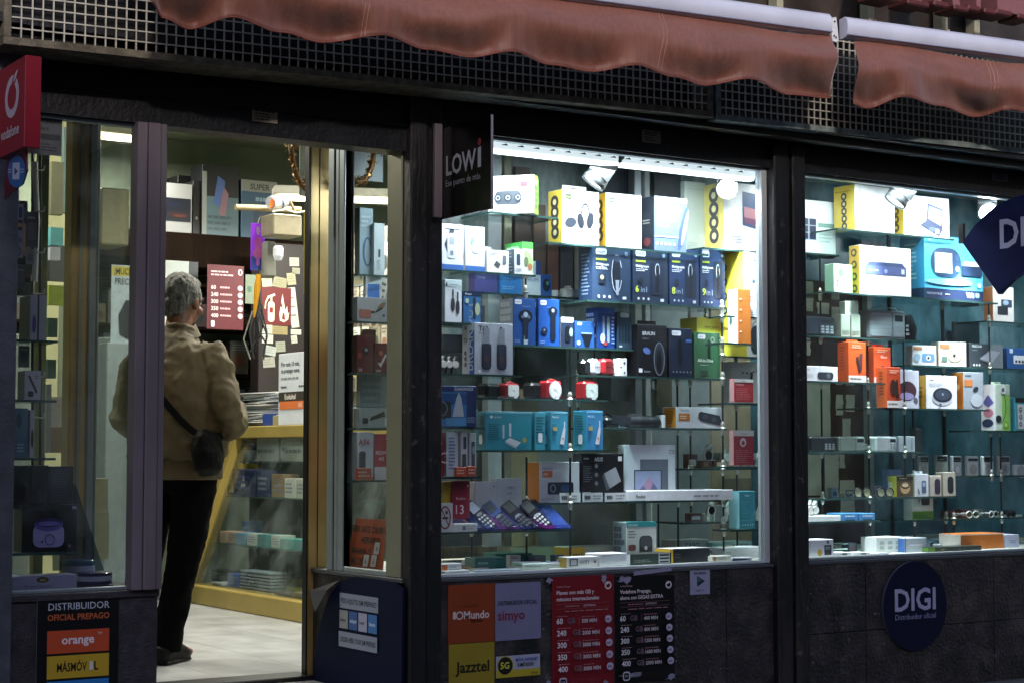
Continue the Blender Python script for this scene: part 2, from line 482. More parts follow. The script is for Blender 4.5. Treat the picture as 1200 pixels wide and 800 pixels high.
# room
def tile_mat():
    m = bpy.data.materials.new('floor_tiles'); m.use_nodes = True
    nt = m.node_tree; b = nt.nodes['Principled BSDF']
    tc = nt.nodes.new('ShaderNodeTexCoord'); br = nt.nodes.new('ShaderNodeTexBrick')
    br.offset = 0; br.inputs['Scale'].default_value = 2.4; br.inputs['Mortar Size'].default_value = .006
    br.inputs['Brick Width'].default_value = 1; br.inputs['Row Height'].default_value = 1
    n = nt.nodes.new('ShaderNodeTexNoise'); n.inputs['Scale'].default_value = 4; n.inputs['Detail'].default_value = 9
    mp = nt.nodes.new('ShaderNodeMapping'); mp.inputs['Scale'].default_value = (1.6, 1, 1); mp.inputs['Rotation'].default_value = (0, 0, .9)
    nt.links.new(tc.outputs['Object'], br.inputs['Vector']); nt.links.new(tc.outputs['Object'], mp.inputs[0]); nt.links.new(mp.outputs[0], n.inputs['Vector'])
    rp = nt.nodes.new('ShaderNodeValToRGB'); rp.color_ramp.elements[0].position = .3; rp.color_ramp.elements[1].position = .7
    rp.color_ramp.elements[0].color = lin('#96989a'); rp.color_ramp.elements[1].color = lin('#b6b9ba')
    nt.links.new(n.outputs['Fac'], rp.inputs[0])
    nt.links.new(rp.outputs[0], br.inputs['Color1']); nt.links.new(rp.outputs[0], br.inputs['Color2'])
    br.inputs['Mortar'].default_value = lin('#6b6c69')
    nt.links.new(br.outputs['Color'], b.inputs['Base Color']); b.inputs['Roughness'].default_value = .28
    return m
mb = MB(); mb.box((.6, .02, -.15), (8.2, 5.4, 0), tile_mat()); struct('floor', mb)
M_CEIL = mat('#7f8873', .8, var=.05, scale=3)
mb = MB(); mb.box((.6, .1, 3.0), (8.2, 5.4, 3.06), M_CEIL)
mb.box((.6, 2.6, 2.86), (8.2, 2.85, 2.998), mat('#6f7a66', .7)); struct('ceiling', mb)
M_WALLI = mat('#65705f', .75, var=.08, scale=4)
mb = MB(); mb.box((.6, 5.4, 0), (8.2, 5.5, 3.0), M_WALLI); struct('wall_back', mb)
mb = MB(); mb.box((.5, .1, 0), (.6, 5.4, 3.0), M_WALLI); struct('wall_left', mb)
mb = MB(); mb.box((8.2, .1, 0), (8.3, 5.4, 3.0), M_WALLI); struct('wall_right', mb)

# ---- the shop front: one building, its members are its parts
front = empty('storefront', (3.3, 0, -.15), 'dark stone shop front with glazed display windows and a recessed entrance', 'shop front')
front.matrix_world  # keeps the empty at the base; parts are placed in world space through their own offset
FO = Vector((3.3, 0, -.15))
def part(mb, name, parent=None, **kw):
    o = mb.build(name, parent or front)
    if not parent or parent == front: o.location = -FO
    return setp(o, **kw)
mb = MB(); mb.box((.9, -.07, -.15), (XA, .3, 3.2), M_SIDEP, .004); part(mb, 'side_pillar')
mb = MB(); mb.box((XC+.0, -.035, -.15), (XD-.075, .10, ZG0), M_PILLAR, .006); mb.box((XD-.07, -.02, -.15), (XD, .10, ZG0), M_PILLAR, .004)
mb.box((XD-.079, -.03, -.15), (XD-.066, .02, ZG0), M_BLACK)
part(mb, 'pillar')
mb = MB(); mb.box((XE, -.03, -.15), (XE+.085, .10, ZG0), M_PILLAR, .006); mb.box((XE+.095, -.04, -.15), (XF, .10, ZG0), M_PILLAR, .006)
mb.box((XE+.08, -.02, -.15), (XE+.1, .02, ZG0), M_BLACK)
part(mb, 'pillar')
mb = MB(); mb.box((XR, -.03, -.15), (XR+.2, .10, ZG0), M_PILLAR, .006); part(mb, 'pillar')
def slabwall(x0, x1, mt, joints, name='low_wall', z1=ZS-.02, mid=None):
    mb = MB(); xs = [x0]+joints+[x1]
    for a, b in zip(xs[:-1], xs[1:]):
        if mid is None:
            mb.box((a+.0015, 0, -.15), (b-.0015, .09, z1), mt, .002)
        else:
            mb.box((a+.0015, 0, -.15), (b-.0015, .09, mid-.0015), mt, .002)
            mb.box((a+.0015, random.uniform(-.002, .002), mid+.0015), (b-.0015, .09, z1), mt, .002)
    mb.box((x0, .01, -.15), (x1, .085, z1-.002), M_BLACK)
    return part(mb, name)
slabwall(XA, XB, M_STONE2, [])
slabwall(XD, XE, M_STONE, [XY(850, 0)])
slabwall(XF, XR, M_STONE, [XY(1012, 0), XY(1161, 0)], mid=ZY(1060, 735, 0))
# sills
M_SILL = mat('#54585c', .4, .3, var=.1, scale=8)
mb = MB(); mb.box((XD, -.004, ZS-.02), (XE, .12, ZS-.006), M_SILL, .002); part(mb, 'sill')
mb = MB(); mb.box((XF, -.004, ZS-.02), (XR, .12, ZS-.006), M_SILL, .002); part(mb, 'sill')
mb = MB(); mb.box((XA, -.008, ZS-.02), (XB+.002, .75, ZS+.004), M_STONE2, .003); part(mb, 'sill')
# return wall of the entrance
mb = MB(); mb.box((XC, .0, -.0), (XC+.06, .74, ZS-.016), M_STONE, .003); part(mb, 'low_wall')
mb = MB(); mb.box((XC-.012, .0, ZS-.016), (XC+.07, .74, ZS), M_SILL, .002); part(mb, 'sill')
mb = MB(); mb.box((XB-.05, .09, 0), (XB, .74, ZS-.022), mat('#1d4f9a', .5), .002); part(mb, 'low_wall')
# header beams
mb = MB()
mb.box((.9, 0, ZD), (XC+.01, .1, ZG0+.02), M_BLACKP)
mb.box((.9, -.012, ZD+.09), (XC, 0.0, ZD+.10), M_BLACKP); mb.box((.9, -.02, ZD+.165), (XC, 0.0, ZD+.18), M_BLACKP)
part(mb, 'header_beam')
mb = MB()
mb.box((XC, .0, ZH), (XR+.2, .1, ZG0+.02), M_BLACKP)
mb.box((XD, -.014, ZH+.10), (XR, 0.0, ZH+.112), M_BLACKP)
part(mb, 'header_beam')
mb = MB(); mb.box((.9, -.2, ZG0+.03), (XR+.2, .1, ZG0+.06), M_BLACKP); mb.box((.9, -.15, ZG0-.0), (XR+.2, -.10, ZG0+.03), M_BLACKP); part(mb, 'soffit')
# fascia wall above
M_FASC = rich('fascia_brown', ['#2b2623', '#3b3530', '#4a423b'], 4, .28, .1)
mb = MB(); mb.box((-.5, -.05, ZG0+.06), (XR+1.5, .3, 5.5), M_FASC); part(mb, 'fascia')
# grilles
def grille(xa, ya, xb, yb, mt, name, label, lf=False):
    Y = -.2
    A = PY(xa, ya, Y); B = PY(xb, yb, Y)
    top = max(A.z, B.z)+.40
    mb = MB(); p = .0345
    n = int((B.x-A.x)/p)
    def zb(x): return A.z+(B.z-A.z)*(x-A.x)/(B.x-A.x)
    fr = .024
    for i in range(1, n+1):
        x = A.x+fr+i*p+random.uniform(-.0009, .0009)
        if x > B.x-fr: break
        mb.box((x-.0022, Y-.002, zb(x)+fr*.8), (x+.0022, Y+.004, top), M_WIRE)
    k = 0; z = fr+p*.9
    while z < top-A.z-.02:
        a = A+Vector((0, -.0, z)); b = B+Vector((0, -.0, z))
        mb.add([a+Vector((0, y, q)) for y in (-.003, .003) for q in (-.0022, .0022)] + [b+Vector((0, y, q)) for y in (-.003, .003) for q in (-.0022, .0022)],
               [(0, 4, 5, 1), (1, 5, 7, 3), (2, 3, 7, 6), (0, 2, 6, 4)], M_WIRE)
        z += p
    g = mb.build('ventilation_grille'); setp(g, label, 'grille', 'ventilation grilles over the shop front')
    f = MB()
    vs = []
    for P0 in (A, B):
        for y in (-.012, .16):
            for q in (0, fr): vs.append(P0+Vector((0, y, q)))
    f.add(vs, [(0, 4, 5, 1), (2, 3, 7, 6), (1, 5, 7, 3), (0, 2, 6, 4), (0, 1, 3, 2), (4, 6, 7, 5)], mt)
    f.box((A.x, Y-.012, A.z+fr+.0005), (A.x+fr, Y+.1, top), mt, .002)
    f.box((B.x-fr, Y-.012, B.z+fr+.0005), (B.x, Y+.1, top), mt, .002)
    f.build('frame', g)
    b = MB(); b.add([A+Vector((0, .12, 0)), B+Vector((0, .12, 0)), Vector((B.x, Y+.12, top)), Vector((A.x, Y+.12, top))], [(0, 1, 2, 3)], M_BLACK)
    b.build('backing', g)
grille(3, 52, 834, 138, M_CONC, 'g', 'square wire mesh grille in a worn tan frame over the door and first window')
grille(838, 141, 1300, 192, rich('weathered_green_metal', ['#56625f', '#7c8884', '#9da7a2'], 22, .8, .5), 'g', 'square wire mesh grille in a weathered green grey frame over the second window')

# ---- glazing
def frame_rect(name_pane, x0, x1, z0, z1, Y, t, mt, left=True, right=True):
    mb = MB()
    if left: mb.box((x0, Y-.01, z0), (x0+t, Y+.03, z1), mt, .002)
    if right: mb.box((x1-t, Y-.01, z0), (x1, Y+.03, z1), mt, .002)
    mb.box((x0+t*left, Y-.008, z0), (x1-t*right, Y+.028, z0+.012), mt, .002)
    mb.box((x0+t*left, Y-.008, z1-.012), (x1-t*right, Y+.028, z1), mt, .002)
    fr = part(mb, 'window_frame')
    g = MB(); g.box((x0+t*left, Y+.008, z0+.012), (x1-t*right, Y+.012, z1-.012), G_WIN)
    g.build('window_pane', fr)
frame_rect('p', XD, XE, ZS-.004, ZH, .03, .03, M_ALUW, left=False)
frame_rect('p', XF, XR, ZS-.004, ZH, .03, .03, M_ALU, left=False)
frame_rect('p', XA, XY(156, 0), ZS+.004, ZD, .03, .02, M_ALU, left=False, right=False)
# mauve corner post
mb = MB(); x0 = XY(154, 0); xm = XY(166, 0)
mb.box((x0, -.025, ZS+.004), (xm-.001, .04, ZD), M_MAUVE, .002)
mb.box((xm+.001, -.032, ZS+.004), (XB-.022, .04, ZD), M_MAUVE, .003)
mb.box((XB-.021, -.026, ZS+.004), (XB+.002, .04, ZD), M_MAUVE, .003)
part(mb, 'corner_post')
# left return and door line
mb = MB(); mb.box((XB-.018, .045, ZS+.004), (XB-.012, .70, ZD), G_WIN); part(mb, 'return_pane')
mb = MB()
xa, xb, xc = XY(79, .75), XY(100, .75), XY(112, .75)
mb.box((xa, .74, 0), (xb, .82, 2.98), M_CHAMP, .004); mb.box((xa+.03, .735, 0), (xa+.045, .745, 2.98), M_CREAM, .001)
part(mb, 'door_post')
mb = MB(); mb.box((xb+.001, .735, 0), (xb+.028, .80, 2.98), M_ALU, .003); mb.box((xb+.034, .735, 0), (xc, .80, 2.98), M_ALU, .003); part(mb, 'door_post')
mb = MB(); mb.box((XY(42, .7), .70, ZS+.004), (XY(53, .7), .75, 2.98), mat('#8a8c55', .5), .003); part(mb, 'door_post')
mb = MB()
xa, xb = XY(358, .75), XY(384, .75)
mb.box((xa, .735, 0), (xa+.006, .77, 2.98), M_BLACK); mb.box((xa+.007, .74, 0), (xb, .77, 2.98), M_CHAMP, .006)
mb.box((xa+.05, .736, 0), (xa+.052, .74, 2.98), M_BLACK)
part(mb, 'door_post')
# right return: frames on the plane X = XC
y1, y2, y3, y4 = PX(384, 500, XC).y, PX(403, 500, XC).y, PX(453, 500, XC).y, PX(471, 500, XC).y
mb = MB()
yy = [y1, y1+(y2-y1)*.36, y1+(y2-y1)*.42, y1+(y2-y1)*.62, y1+(y2-y1)*.68, y2]
for k in (0, 2, 4): mb.box((XC-.004+.003*(k == 2), yy[k], ZS), (XC+.04, yy[k+1], 2.9), M_ALU, .003)
mb.box((XC+.002, y2, ZS), (XC+.04, y1, 2.9), M_BLACK)
part(mb, 'window_frame'); mb = MB(); mb.box((XC-.006, y4, ZS), (XC+.04, y3-.02, 2.9), M_CREAM, .004); mb.box((XC-.002, y3-.019, ZS), (XC+.04, y3, 2.9), M_CREAM, .003)
mb.box((XC, y3, ZS), (XC+.035, y2, ZS+.02), M_ALU, .002)
fr = part(mb, 'window_frame')
g = MB(); g.box((XC+.015, y3, ZS+.02), (XC+.019, y2, 2.9), G_WIN); g.build('window_pane', fr)
# threshold and deck
mb = MB(); mb.box((XB+.08, .70, .0), (XC-.005, .86, .018), M_BLACK, .004); part(mb, 'threshold')
M_DECK = mat('#b9bdb2', .5, var=.08, scale=5)
mb = MB(); mb.box((XC+.07, .125, ZS-.03), (XR, .95, ZS+.001), M_DECK); part(mb, 'display_deck')
mb = MB(); mb.box((XA, .04, ZS+.005), (XB-.02, .7, ZS+.008), mat('#2c2c2e', .6)); part(mb, 'display_deck')
# small plates on the header
for (a, b, c, d, Y, col) in ((295, 325, 128, 144, -.001, '#a09684'), (752, 774, 153, 168, -.001, '#a4a098'), (1162, 1181, 199, 213, -.001, '#7a7a7c')):
    mb = MB(); p0 = PY((a+b)/2, d, 0)
    w = XY(b, 0)-XY(a, 0); h = ZY((a+b)/2, c, 0)-p0.z
    mb.box((p0.x-w/2, -.004, p0.z), (p0.x+w/2, -.0005, p0.z+h), mat(col, .5), .001)
    pn = Pen(mb, (p0.x-w/2, -.004, p0.z), (w, 0, 0), (0, 0, h), (0, -1, 0))
    pn.ln(.1, .1, .9, .9, 4, '#2a2624')
    part(mb, 'name_plate')

# ---- display partition behind the windows
part_e = empty('display_partition', (5.4, .92, ZS), 'pale posts and panels closing the back of the display windows', 'partition')
PO = Vector((5.4, .92, ZS))
def ppart(mb, name, **kw):
    o = mb.build(name, part_e); o.location = -PO; return setp(o, **kw)
M_MURK = rich('murky_panel', ['#42504f', '#7f9090', '#bcbfb2'], 3.6, .3, .1, pos=(.34, .5, .68), stretch=(1.6, 1, .6))
M_TEAL = rich('teal_panel', ['#2c4f5a', '#52828e', '#9dbcc4'], 2.8, .3, .05, pos=(.36, .52, .7), stretch=(1, 1, .5))
M_BEIGE = rich('beige_panel', ['#86805f', '#a39c76', '#b9b38e'], 2, .45, .05, stretch=(3, 1, .2))
M_GREY = rich('grey_green_panel', ['#6f7d7c', '#8d9b9a', '#a8b4b2'], 2, .5, .05)
M_PEG = rich('brown_board', ['#2b211b', '#3e3029', '#564438'], 5, .6, .2)
def pan(x0, x1, y0, y1, Y, mt, name='panel', t=.02):
    xm = (x0+x1)/2
    mb = MB(); mb.box((XY(x0, Y), Y, ZY(xm, y1, Y)), (XY(x1, Y), Y+t, ZY(xm, y0, Y)), mt, .002)
    return ppart(mb, name)
xa = 3.78
YB = .9
mb = MB(); mb.box((XY(500, YB), YB, ZY(600, 468, YB)), (XE+.45, YB+.02, 2.5), M_MURK); ppart(mb, 'panel')
pan(587, 630, 455, 640, YB-.022, M_BEIGE); pan(630, 668, 470, 640, YB-.024, M_GREY)
pan(500, 587, 430, 640, YB-.024, rich('dark_panel', ['#3c4646', '#5c6865', '#868f86'], 3, .4, .1))
pan(668, 745, 468, 640, YB-.026, rich('olive_panel', ['#777b6c', '#929684', '#acae9c'], 2, .5, .05, stretch=(2, 1, .3)))
pan(764, 832, 350, 640, YB-.024, M_GREY); pan(834, 880, 350, 640, YB-.026, rich('sand_panel', ['#8c8468', '#aaa284', '#bdb597'], 2, .5, .05))
mb = MB(); mb.box((XE+.45, YB, ZS), (8.18, YB+.02, 2.5), M_TEAL); ppart(mb, 'panel')
pan(925, 1016, 330, 660, YB-.024, M_PEG, 'peg_board')
pan(1018, 1024, 330, 660, YB-.06, M_GREY, 'post', .04)
pan(1044, 1047, 200, 640, YB-.012, M_BLACK, 'post', .01); pan(1106, 1109, 330, 640, YB-.012, M_BLACK, 'post', .01)
pan(572, 588, 170, 640, .78, M_ALUW, 'post', .05); pan(591, 600, 170, 640, .80, M_CREAM, 'post', .04)
pan(745, 753, 190, 640, .78, M_ALU, 'post', .05); pan(757, 763, 190, 640, .78, M_ALUW, 'post', .05)
pan(515, 905, 181, 188, .76, M_ALUW, 'rail', .03)
mb = MB(); mb.box((XD-.1, .70, ZY(700, 192, .7)), (XE+.3, .74, ZY(700, 186, .7)), M_ALUW); ppart(mb, 'rail')
random.seed(31)
for i, (a, b, c, d, col) in enumerate(((604, 622, 196, 300, '#4a3a30'), (626, 640, 240, 330, '#6a5444'), (642, 655, 285, 352, '#7a4c38'), (657, 672, 287, 350, '#39424a'), (674, 690, 290, 352, '#8a8878'),
        (700, 742, 196, 226, '#2c3a48'), (768, 800, 196, 235, '#27343c'), (520, 548, 392, 412, '#2a3038'), (606, 664, 410, 440, '#33423e'), (600, 640, 462, 470, '#1f2426'), (716, 742, 405, 470, '#4c5a52'), (770, 788, 446, 476, '#5a5a4c'), (848, 880, 560, 600, '#6a624c'), (1012, 1040, 275, 292, '#33404a'), (1120, 1150, 378, 402, '#20363c'))):
    pan(a, b, c, d, YB-.05-.002*i, mat(col, .5, var=.2, scale=9), 'panel', .02)
random.seed(7)
# papers pinned on the peg board, seen through the shelves
for i, (a, b, c, d) in enumerate(((943, 974, 449, 528), (980, 988, 462, 486), (992, 1002, 462, 482), (988, 997, 490, 520), (942, 963, 532, 580), (967, 983, 532, 584), (985, 1002, 562, 600), (945, 953, 330, 365), (958, 972, 355, 368), (975, 984, 360, 392), (991, 1006, 352, 366), (984, 990, 532, 548), (944, 950, 400, 416))):
    Y = YB-.03; xm = (a+b)/2; p0 = PY(xm, d, Y); w = XY(b, Y)-XY(a, Y); h = ZY(xm, c, Y)-p0.z
    mb = MB(); n = 5
    jag = [random.uniform(-.004, .004) for _ in range(n*2+2)]
    pts = [(p0.x-w/2+jag[k], Y, p0.z+h*k/n) for k in range(n+1)]+[(p0.x+w/2+jag[n+1+k], Y, p0.z+h*(n-k)/n) for k in range(n+1)]
    mb.extr(pts, (0, .003, 0), mat('#b8bdaa', .7, var=.08, scale=9))
    o = mb.build('paper_sheet')
    w_ = ['large pale sheet pinned on the brown board behind the radios', 'small upright slip pinned beside the large pale sheet', 'rounded slip pinned on the brown board, second from the large sheet', 'narrow slip below the rounded slips on the brown board', 'pale sheet below the black pocket radio on the brown board', 'tall pale sheet beside the other one below the radios', 'square sheet above the blue boxes on the brown board', 'slip pinned under the solar panel box', 'wide slip above the black shelf radio', 'upright slip between the shelf radio and the grey boxes', 'wide slip above the small grey boxes', 'torn strip pinned under the grey pocket radio', 'tiny slip pinned above the white speaker box'][i]
    setp(o, w_, 'paper', 'papers pinned on the brown board')

# ---------------------------------------------------------------- window and shop lamps
M_LED = mat('#eaf6ff', .5, var=0, emit=4.0)
M_LEDW = mat('#f4f8ff', .5, var=0, emit=2.2)
def area(parent, loc, sx, sy, power, col, rot, spread=180):
    d = bpy.data.lights.new('lamp_light', 'AREA'); d.shape = 'RECTANGLE'; d.size = sx; d.size_y = sy; d.energy = power; d.color = col
    d.spread = R(spread)
    o = bpy.data.objects.new('lamp_light', d); COL.objects.link(o); o.parent = parent; o.location = loc; o.rotation_euler = rot
    return o
def strip(x0, x1, Y, z, label, power):
    e = empty('strip_light', ((x0+x1)/2, Y, z), label, 'strip light', 'strip lights along the top of the display windows')
    L = x1-x0
    mb = MB(); mb.box((-L/2, 0, .012), (L/2, .10, .06), mat('#e4eef2', .5, var=0, emit=.75))
    n = int(L/.075)
    for i in range(n):
        x = -L/2+.04+i*.075
        mb.add([(x, -.001, .030), (x+.035, -.001, .030), (x+.028, -.001, .038)], [(0, 1, 2)], mat('#2c3436', .6))
    mb.box((-L/2, -.004, .04), (L/2, 0, .052), mat('#b9c4c8', .5))
    mb.build('housing', e)
    mb = MB(); mb.box((-L/2+.01, -.002, 0), (L/2-.01, .035, .0115), M_LED); mb.build('diffuser', e)
    area(e, (0, .03, -.012), L*.96, .08, power, (.86, .95, 1.0), (R(20), 0, 0), 165)
STRIP_P = 19
strip(XD+.05, XE-.02, .07, ZY(640, 185, .07), 'bright white strip light along the top of the first display window', STRIP_P)
strip(XF+.03, XR-.05, .07, ZY(1000, 210, .07), 'bright white strip light along the top of the second display window', STRIP_P)
# top panel of the windows, pale
mb = MB(); mb.box((XC+.08, .11, 2.26), (XR, .98, 2.29), mat('#9fb0b2', .6)); ppart(mb, 'top_panel')

M_LAMPG = plastic('#3d4243', .6)
from mathutils import Euler
def flood(px, py, Y, tilt, yawz, label, glow, power, s=1.0, aim=0):
    p = PY(px, py, Y)
    e = empty('flood_lamp', p, label, 'lamp', 'flood lamps in the display windows', 0)
    e.rotation_euler = Vector(tilt).to_track_quat('-Z', 'Y').to_euler()
    mb = MB()
    # housing: shallow wedge body, face towards -Z in local space
    a = .048*s; b = .040*s; h = .19*s
    v = [(-b, -b, h), (b, -b, h), (b, b, h), (-b, b, h), (-a, -a, .04*s), (a, -a, .04*s), (a, a, .04*s), (-a, a, .04*s)]
    mb.add(v, [(0, 1, 2, 3), (0, 4, 5, 1), (1, 5, 6, 2), (2, 6, 7, 3), (3, 7, 4, 0)], M_LAMPG)
    for k in range(4): mb.box((-b*.9, -b-.004, h-.02-k*.018*s), (b*.9, -b+.002, h-.012-k*.018*s), M_LAMPG)
    mb.build('housing', e)
    mb = MB(); mb.lathe([(a*.98, .04*s), (a*1.12, 0.015), (a*1.08, .0)], M_LAMPG, n=20); mb.build('reflector', e)
    mb = MB(); mb.lathe([(0.0001, .012*s), (a*.95, .010*s)], mat('#f2f8ff', .4, var=0, emit=glow), n=20); mb.build('lens', e)
    mb = MB(); mb.tube([(0, 0, h), (0, 0, h+.05), (.02, 0, h+.12)], .007, M_BLACK); mb.build('bracket', e)
    d = bpy.data.lights.new('lamp_light', 'SPOT'); d.energy = power; d.color = (.9, .96, 1); d.spot_size = R(48); d.spot_blend = 1; d.shadow_soft_size = .04
    o = bpy.data.objects.new('lamp_light', d); COL.objects.link(o); o.parent = e; o.location = (0, 0, -.012); o.rotation_euler = (e.rotation_euler.to_matrix().inverted() @ Euler((R(11), R(aim), 0)).to_matrix()).to_euler()
flood(694, 216, .16, (-.5, .30, -.80), 0, 'grey flood lamp hanging over the black headphone box', 6, 140, 1.0, -8)
flood(852, 222, .14, (-.55, -.62, -.55), 0, 'glaring flood lamp over the tablet box beside the stone pillar', 60, 165, .9, -22)
flood(1048, 238, .16, (-.5, .30, -.80), 0, 'grey flood lamp hanging over the portable player box', 6, 150, 1.05, 8)
flood(1158, 250, .16, (-.55, -.62, -.55), 0, 'glaring flood lamp behind the hanging dark blue sign', 60, 180, .9, 5)
# shop ceiling lamps
def tubelamp(x, y, L, power, col, label, zl=2.99, rz=0):
    e = empty('ceiling_light', (x, y, zl), label, 'ceiling light', 'fluorescent lights on the shop ceiling', rz)
    mb = MB(); mb.box((-.09, -L/2, -.05), (.09, L/2, 0), mat('#c9c9bd', .5), .005); mb.build('housing', e)
    mb = MB()
    for s in (-.045, .045): mb.tube([(s, -L/2+.03, -.062), (s, L/2-.03, -.062)], .013, mat('#ffeec2', .5, var=0, emit=7.0), 8)
    mb.build('tube', e)
    if zl < 2.9:
        mb = MB(); mb.tube([(0, -.4, 0), (0, -.4, 2.998-zl)], .004, M_BLACK, 6); mb.build('hanger', e); mb = MB(); mb.tube([(0, .4, 0), (0, .4, 2.998-zl)], .004, M_BLACK, 6); mb.build('hanger', e)
    area(e, (0, 0, -.085), .16, L*.9, power, col, (0, 0, 0))
WARM = (1, .95, .82)
tubelamp(2.2, 2.6, 1.2, 66, WARM, 'fluorescent ceiling light with warm tubes nearest to the glass post')
tubelamp(4.2, 2.0, 1.2, 74, WARM, 'fluorescent ceiling light above the glass counter')
tubelamp(5.15, 3.75, 1.3, 46, (.95, 1, .92), 'added fluorescent light over the rack behind the counter, in place of a reflection in the return pane', 2.5, R(70))  # added lamp, drawn where the return pane only shows a reflected streak
tubelamp(3.78, 4.85, .5, 40, WARM, 'fluorescent ceiling light in the depth of the shop', 2.93, R(90))
tubelamp(6.0, 2.8, 1.2, 60, WARM, 'fluorescent ceiling light behind the display windows')

# ---------------------------------------------------------------- awnings
def cloth_mat():
    m = bpy.data.materials.new('awning_cloth'); m.use_nodes = True
    nt = m.node_tree; b = nt.nodes['Principled BSDF']
    tc = nt.nodes.new('ShaderNodeTexCoord')
    mp = nt.nodes.new('ShaderNodeMapping'); mp.inputs['Scale'].default_value = (60, 60, 3)
    n = nt.nodes.new('ShaderNodeTexNoise'); n.inputs['Scale'].default_value = 1.5; n.inputs['Detail'].default_value = 6
    nt.links.new(tc.outputs['Object'], mp.inputs[0]); nt.links.new(mp.outputs[0], n.inputs['Vector'])
    n2 = nt.nodes.new('ShaderNodeTexNoise'); n2.inputs['Scale'].default_value = 5; n2.inputs['Detail'].default_value = 6
    nt.links.new(tc.outputs['Object'], n2.inputs['Vector'])
    mx = nt.nodes.new('ShaderNodeMath'); mx.operation = 'MULTIPLY_ADD'; mx.inputs[1].default_value = .45; 
    nt.links.new(n.outputs['Fac'], mx.inputs[0]); m3 = nt.nodes.new('ShaderNodeMath'); m3.operation = 'MULTIPLY_ADD'; m3.inputs[1].default_value = .35; m3.inputs[2].default_value = .32
    nt.links.new(n2.outputs['Fac'], m3.inputs[0]); nt.links.new(m3.outputs[0], mx.inputs[2])
    rp = nt.nodes.new('ShaderNodeValToRGB'); rp.color_ramp.elements[0].position = .5; rp.color_ramp.elements[1].position = .95
    rp.color_ramp.elements[0].color = lin('#66392f'); rp.color_ramp.elements[1].color = lin('#935d49')
    nt.links.new(mx.outputs[0], rp.inputs[0]); nt.links.new(rp.outputs[0], b.inputs['Base Color'])
    b.inputs['Roughness'].default_value = .55
    b.inputs['Sheen Weight'].default_value = .35
    bp = nt.nodes.new('ShaderNodeBump'); bp.inputs['Strength'].default_value = .25; bp.inputs['Distance'].default_value = .003
    nt.links.new(n.outputs['Fac'], bp.inputs['Height']); nt.links.new(bp.outputs[0], b.inputs['Normal'])
    return m
M_CLOTH = cloth_mat()
M_BAR = mat('#c9cede', .35, 0.0, var=.05, scale=5, coat=.2)
def interp(pts, x):
    for (a, b), (c, d) in zip(pts[:-1], pts[1:]):
        if a <= x <= c:
            t = (x-a)/(c-a); t = t*t*(3-2*t)
            return b+(d-b)*t
    return pts[0][1] if x < pts[0][0] else pts[-1][1]
YV = -.40
def awning(bar_a, bar_b, top_pts, bot_pts, creases, label, seams, first):
    A = PY(*bar_a, YV); B = PY(*bar_b, YV)
    e = empty('awning', A, label, 'awning', 'folded awnings over the shop front')
    # front bar: rounded channel
    mb = MB(); d = B-A
    prof = [(.012, .040), (-.020, .046), (-.034, .030), (-.038, 0), (-.034, -.022), (-.026, -.036), (-.010, -.043), (.012, -.043)]
    n = len(prof); vs = [A+Vector((0, y, z)) for y, z in prof]+[B+Vector((0, y, z)) for y, z in prof]
    vs = [v-A for v in vs]
    mb.add(vs, [(k, (k+1) % n, n+(k+1) % n, n+k) for k in range(n)], M_BAR, True)
    mb.add(vs[:n], [tuple(range(n))[::-1]], M_BAR); mb.add(vs[n:], [tuple(range(n))], M_BAR)
    mb.tube([Vector((0, -.036, -.030)), d+Vector((0, -.036, -.030))], .0035, mat('#8f93a8', .4), 6)
    mb.build('front_bar', e)
    # valance
    xa, xb = bot_pts[0][0], bot_pts[-1][0]
    NU, NV = 360, 22
    mt = MB()
    phs = [random.uniform(0, 6) for _ in range(6)]
    def fn(i, j):
        px = xa+(xb-xa)*i
        v = j
        yb = interp([(q[0], q[1]) for q in bot_pts], px); yt = interp(top_pts, px)
        mean = interp([(q[0], q[2]) for q in bot_pts], px)
        dev = max(-1.2, min(1.2, (yb-mean)/9.0)); s = px
        def sst(q): q = max(0, min(1, q)); return q*q*(3-2*q)
        vp = .50+.07*math.sin(s*.019+phs[4])
        B = .066*sst(v/vp)*(1+.22*math.sin(s*.012+phs[5]))
        # where the hem hangs low the cloth falls back towards the wall
        B -= (.046+.046*dev)*sst((v-vp)/(.97-vp))
        B += (.007+.004*dev)*sst((v-.93)/.07)
        B += .010*math.exp(-((v-.28-.10*math.sin(s*.011+phs[0]))/.09)**2)*math.sin(s*.008+phs[1])
        Yb = YV-.012-B
        Yb += .0022*math.sin(s*.11+v*5+phs[2])*v + .0016*math.sin(s*.31-v*7+phs[3])*v
        for cx, cw, ca in creases:
            q = (px-(cx+(v-.2)*cw*1.2))/(cw*.35+1)
            Yb -= ca*v*math.exp(-q*q)
        T = PY(px, yt, YV-.01); 
        Bz = ZY(px, yb, Yb)
        return (T.x+(PY(px, yb, Yb).x-T.x)*v, Yb, T.z+(Bz-T.z)*v) - A if False else Vector((T.x+(PY(px, yb, Yb).x-T.x)*v, Yb, T.z+(Bz-T.z)*v))-A
    mt.grid(fn, NU, NV, M_CLOTH)
    o = mt.build('valance', e)
    sm = o.modifiers.new('thickness', 'SOLIDIFY'); sm.thickness = .0025
    st = MB(); 
    for sx in seams:
        for off in (-2.2, 2.2):
            i = (sx+off-xa)/(xb-xa)
            st.tube([fn(i, k/20)+Vector((0, -.0018, 0)) for k in range(21)], .0020, mat('#a87a68', .6), 5)
    # hem roll
    st.tube([fn(k/200, 1.0) for k in range(201)], .0030, mat('#8d4c40', .55), 6)
    st.build('seam', e)
    return e
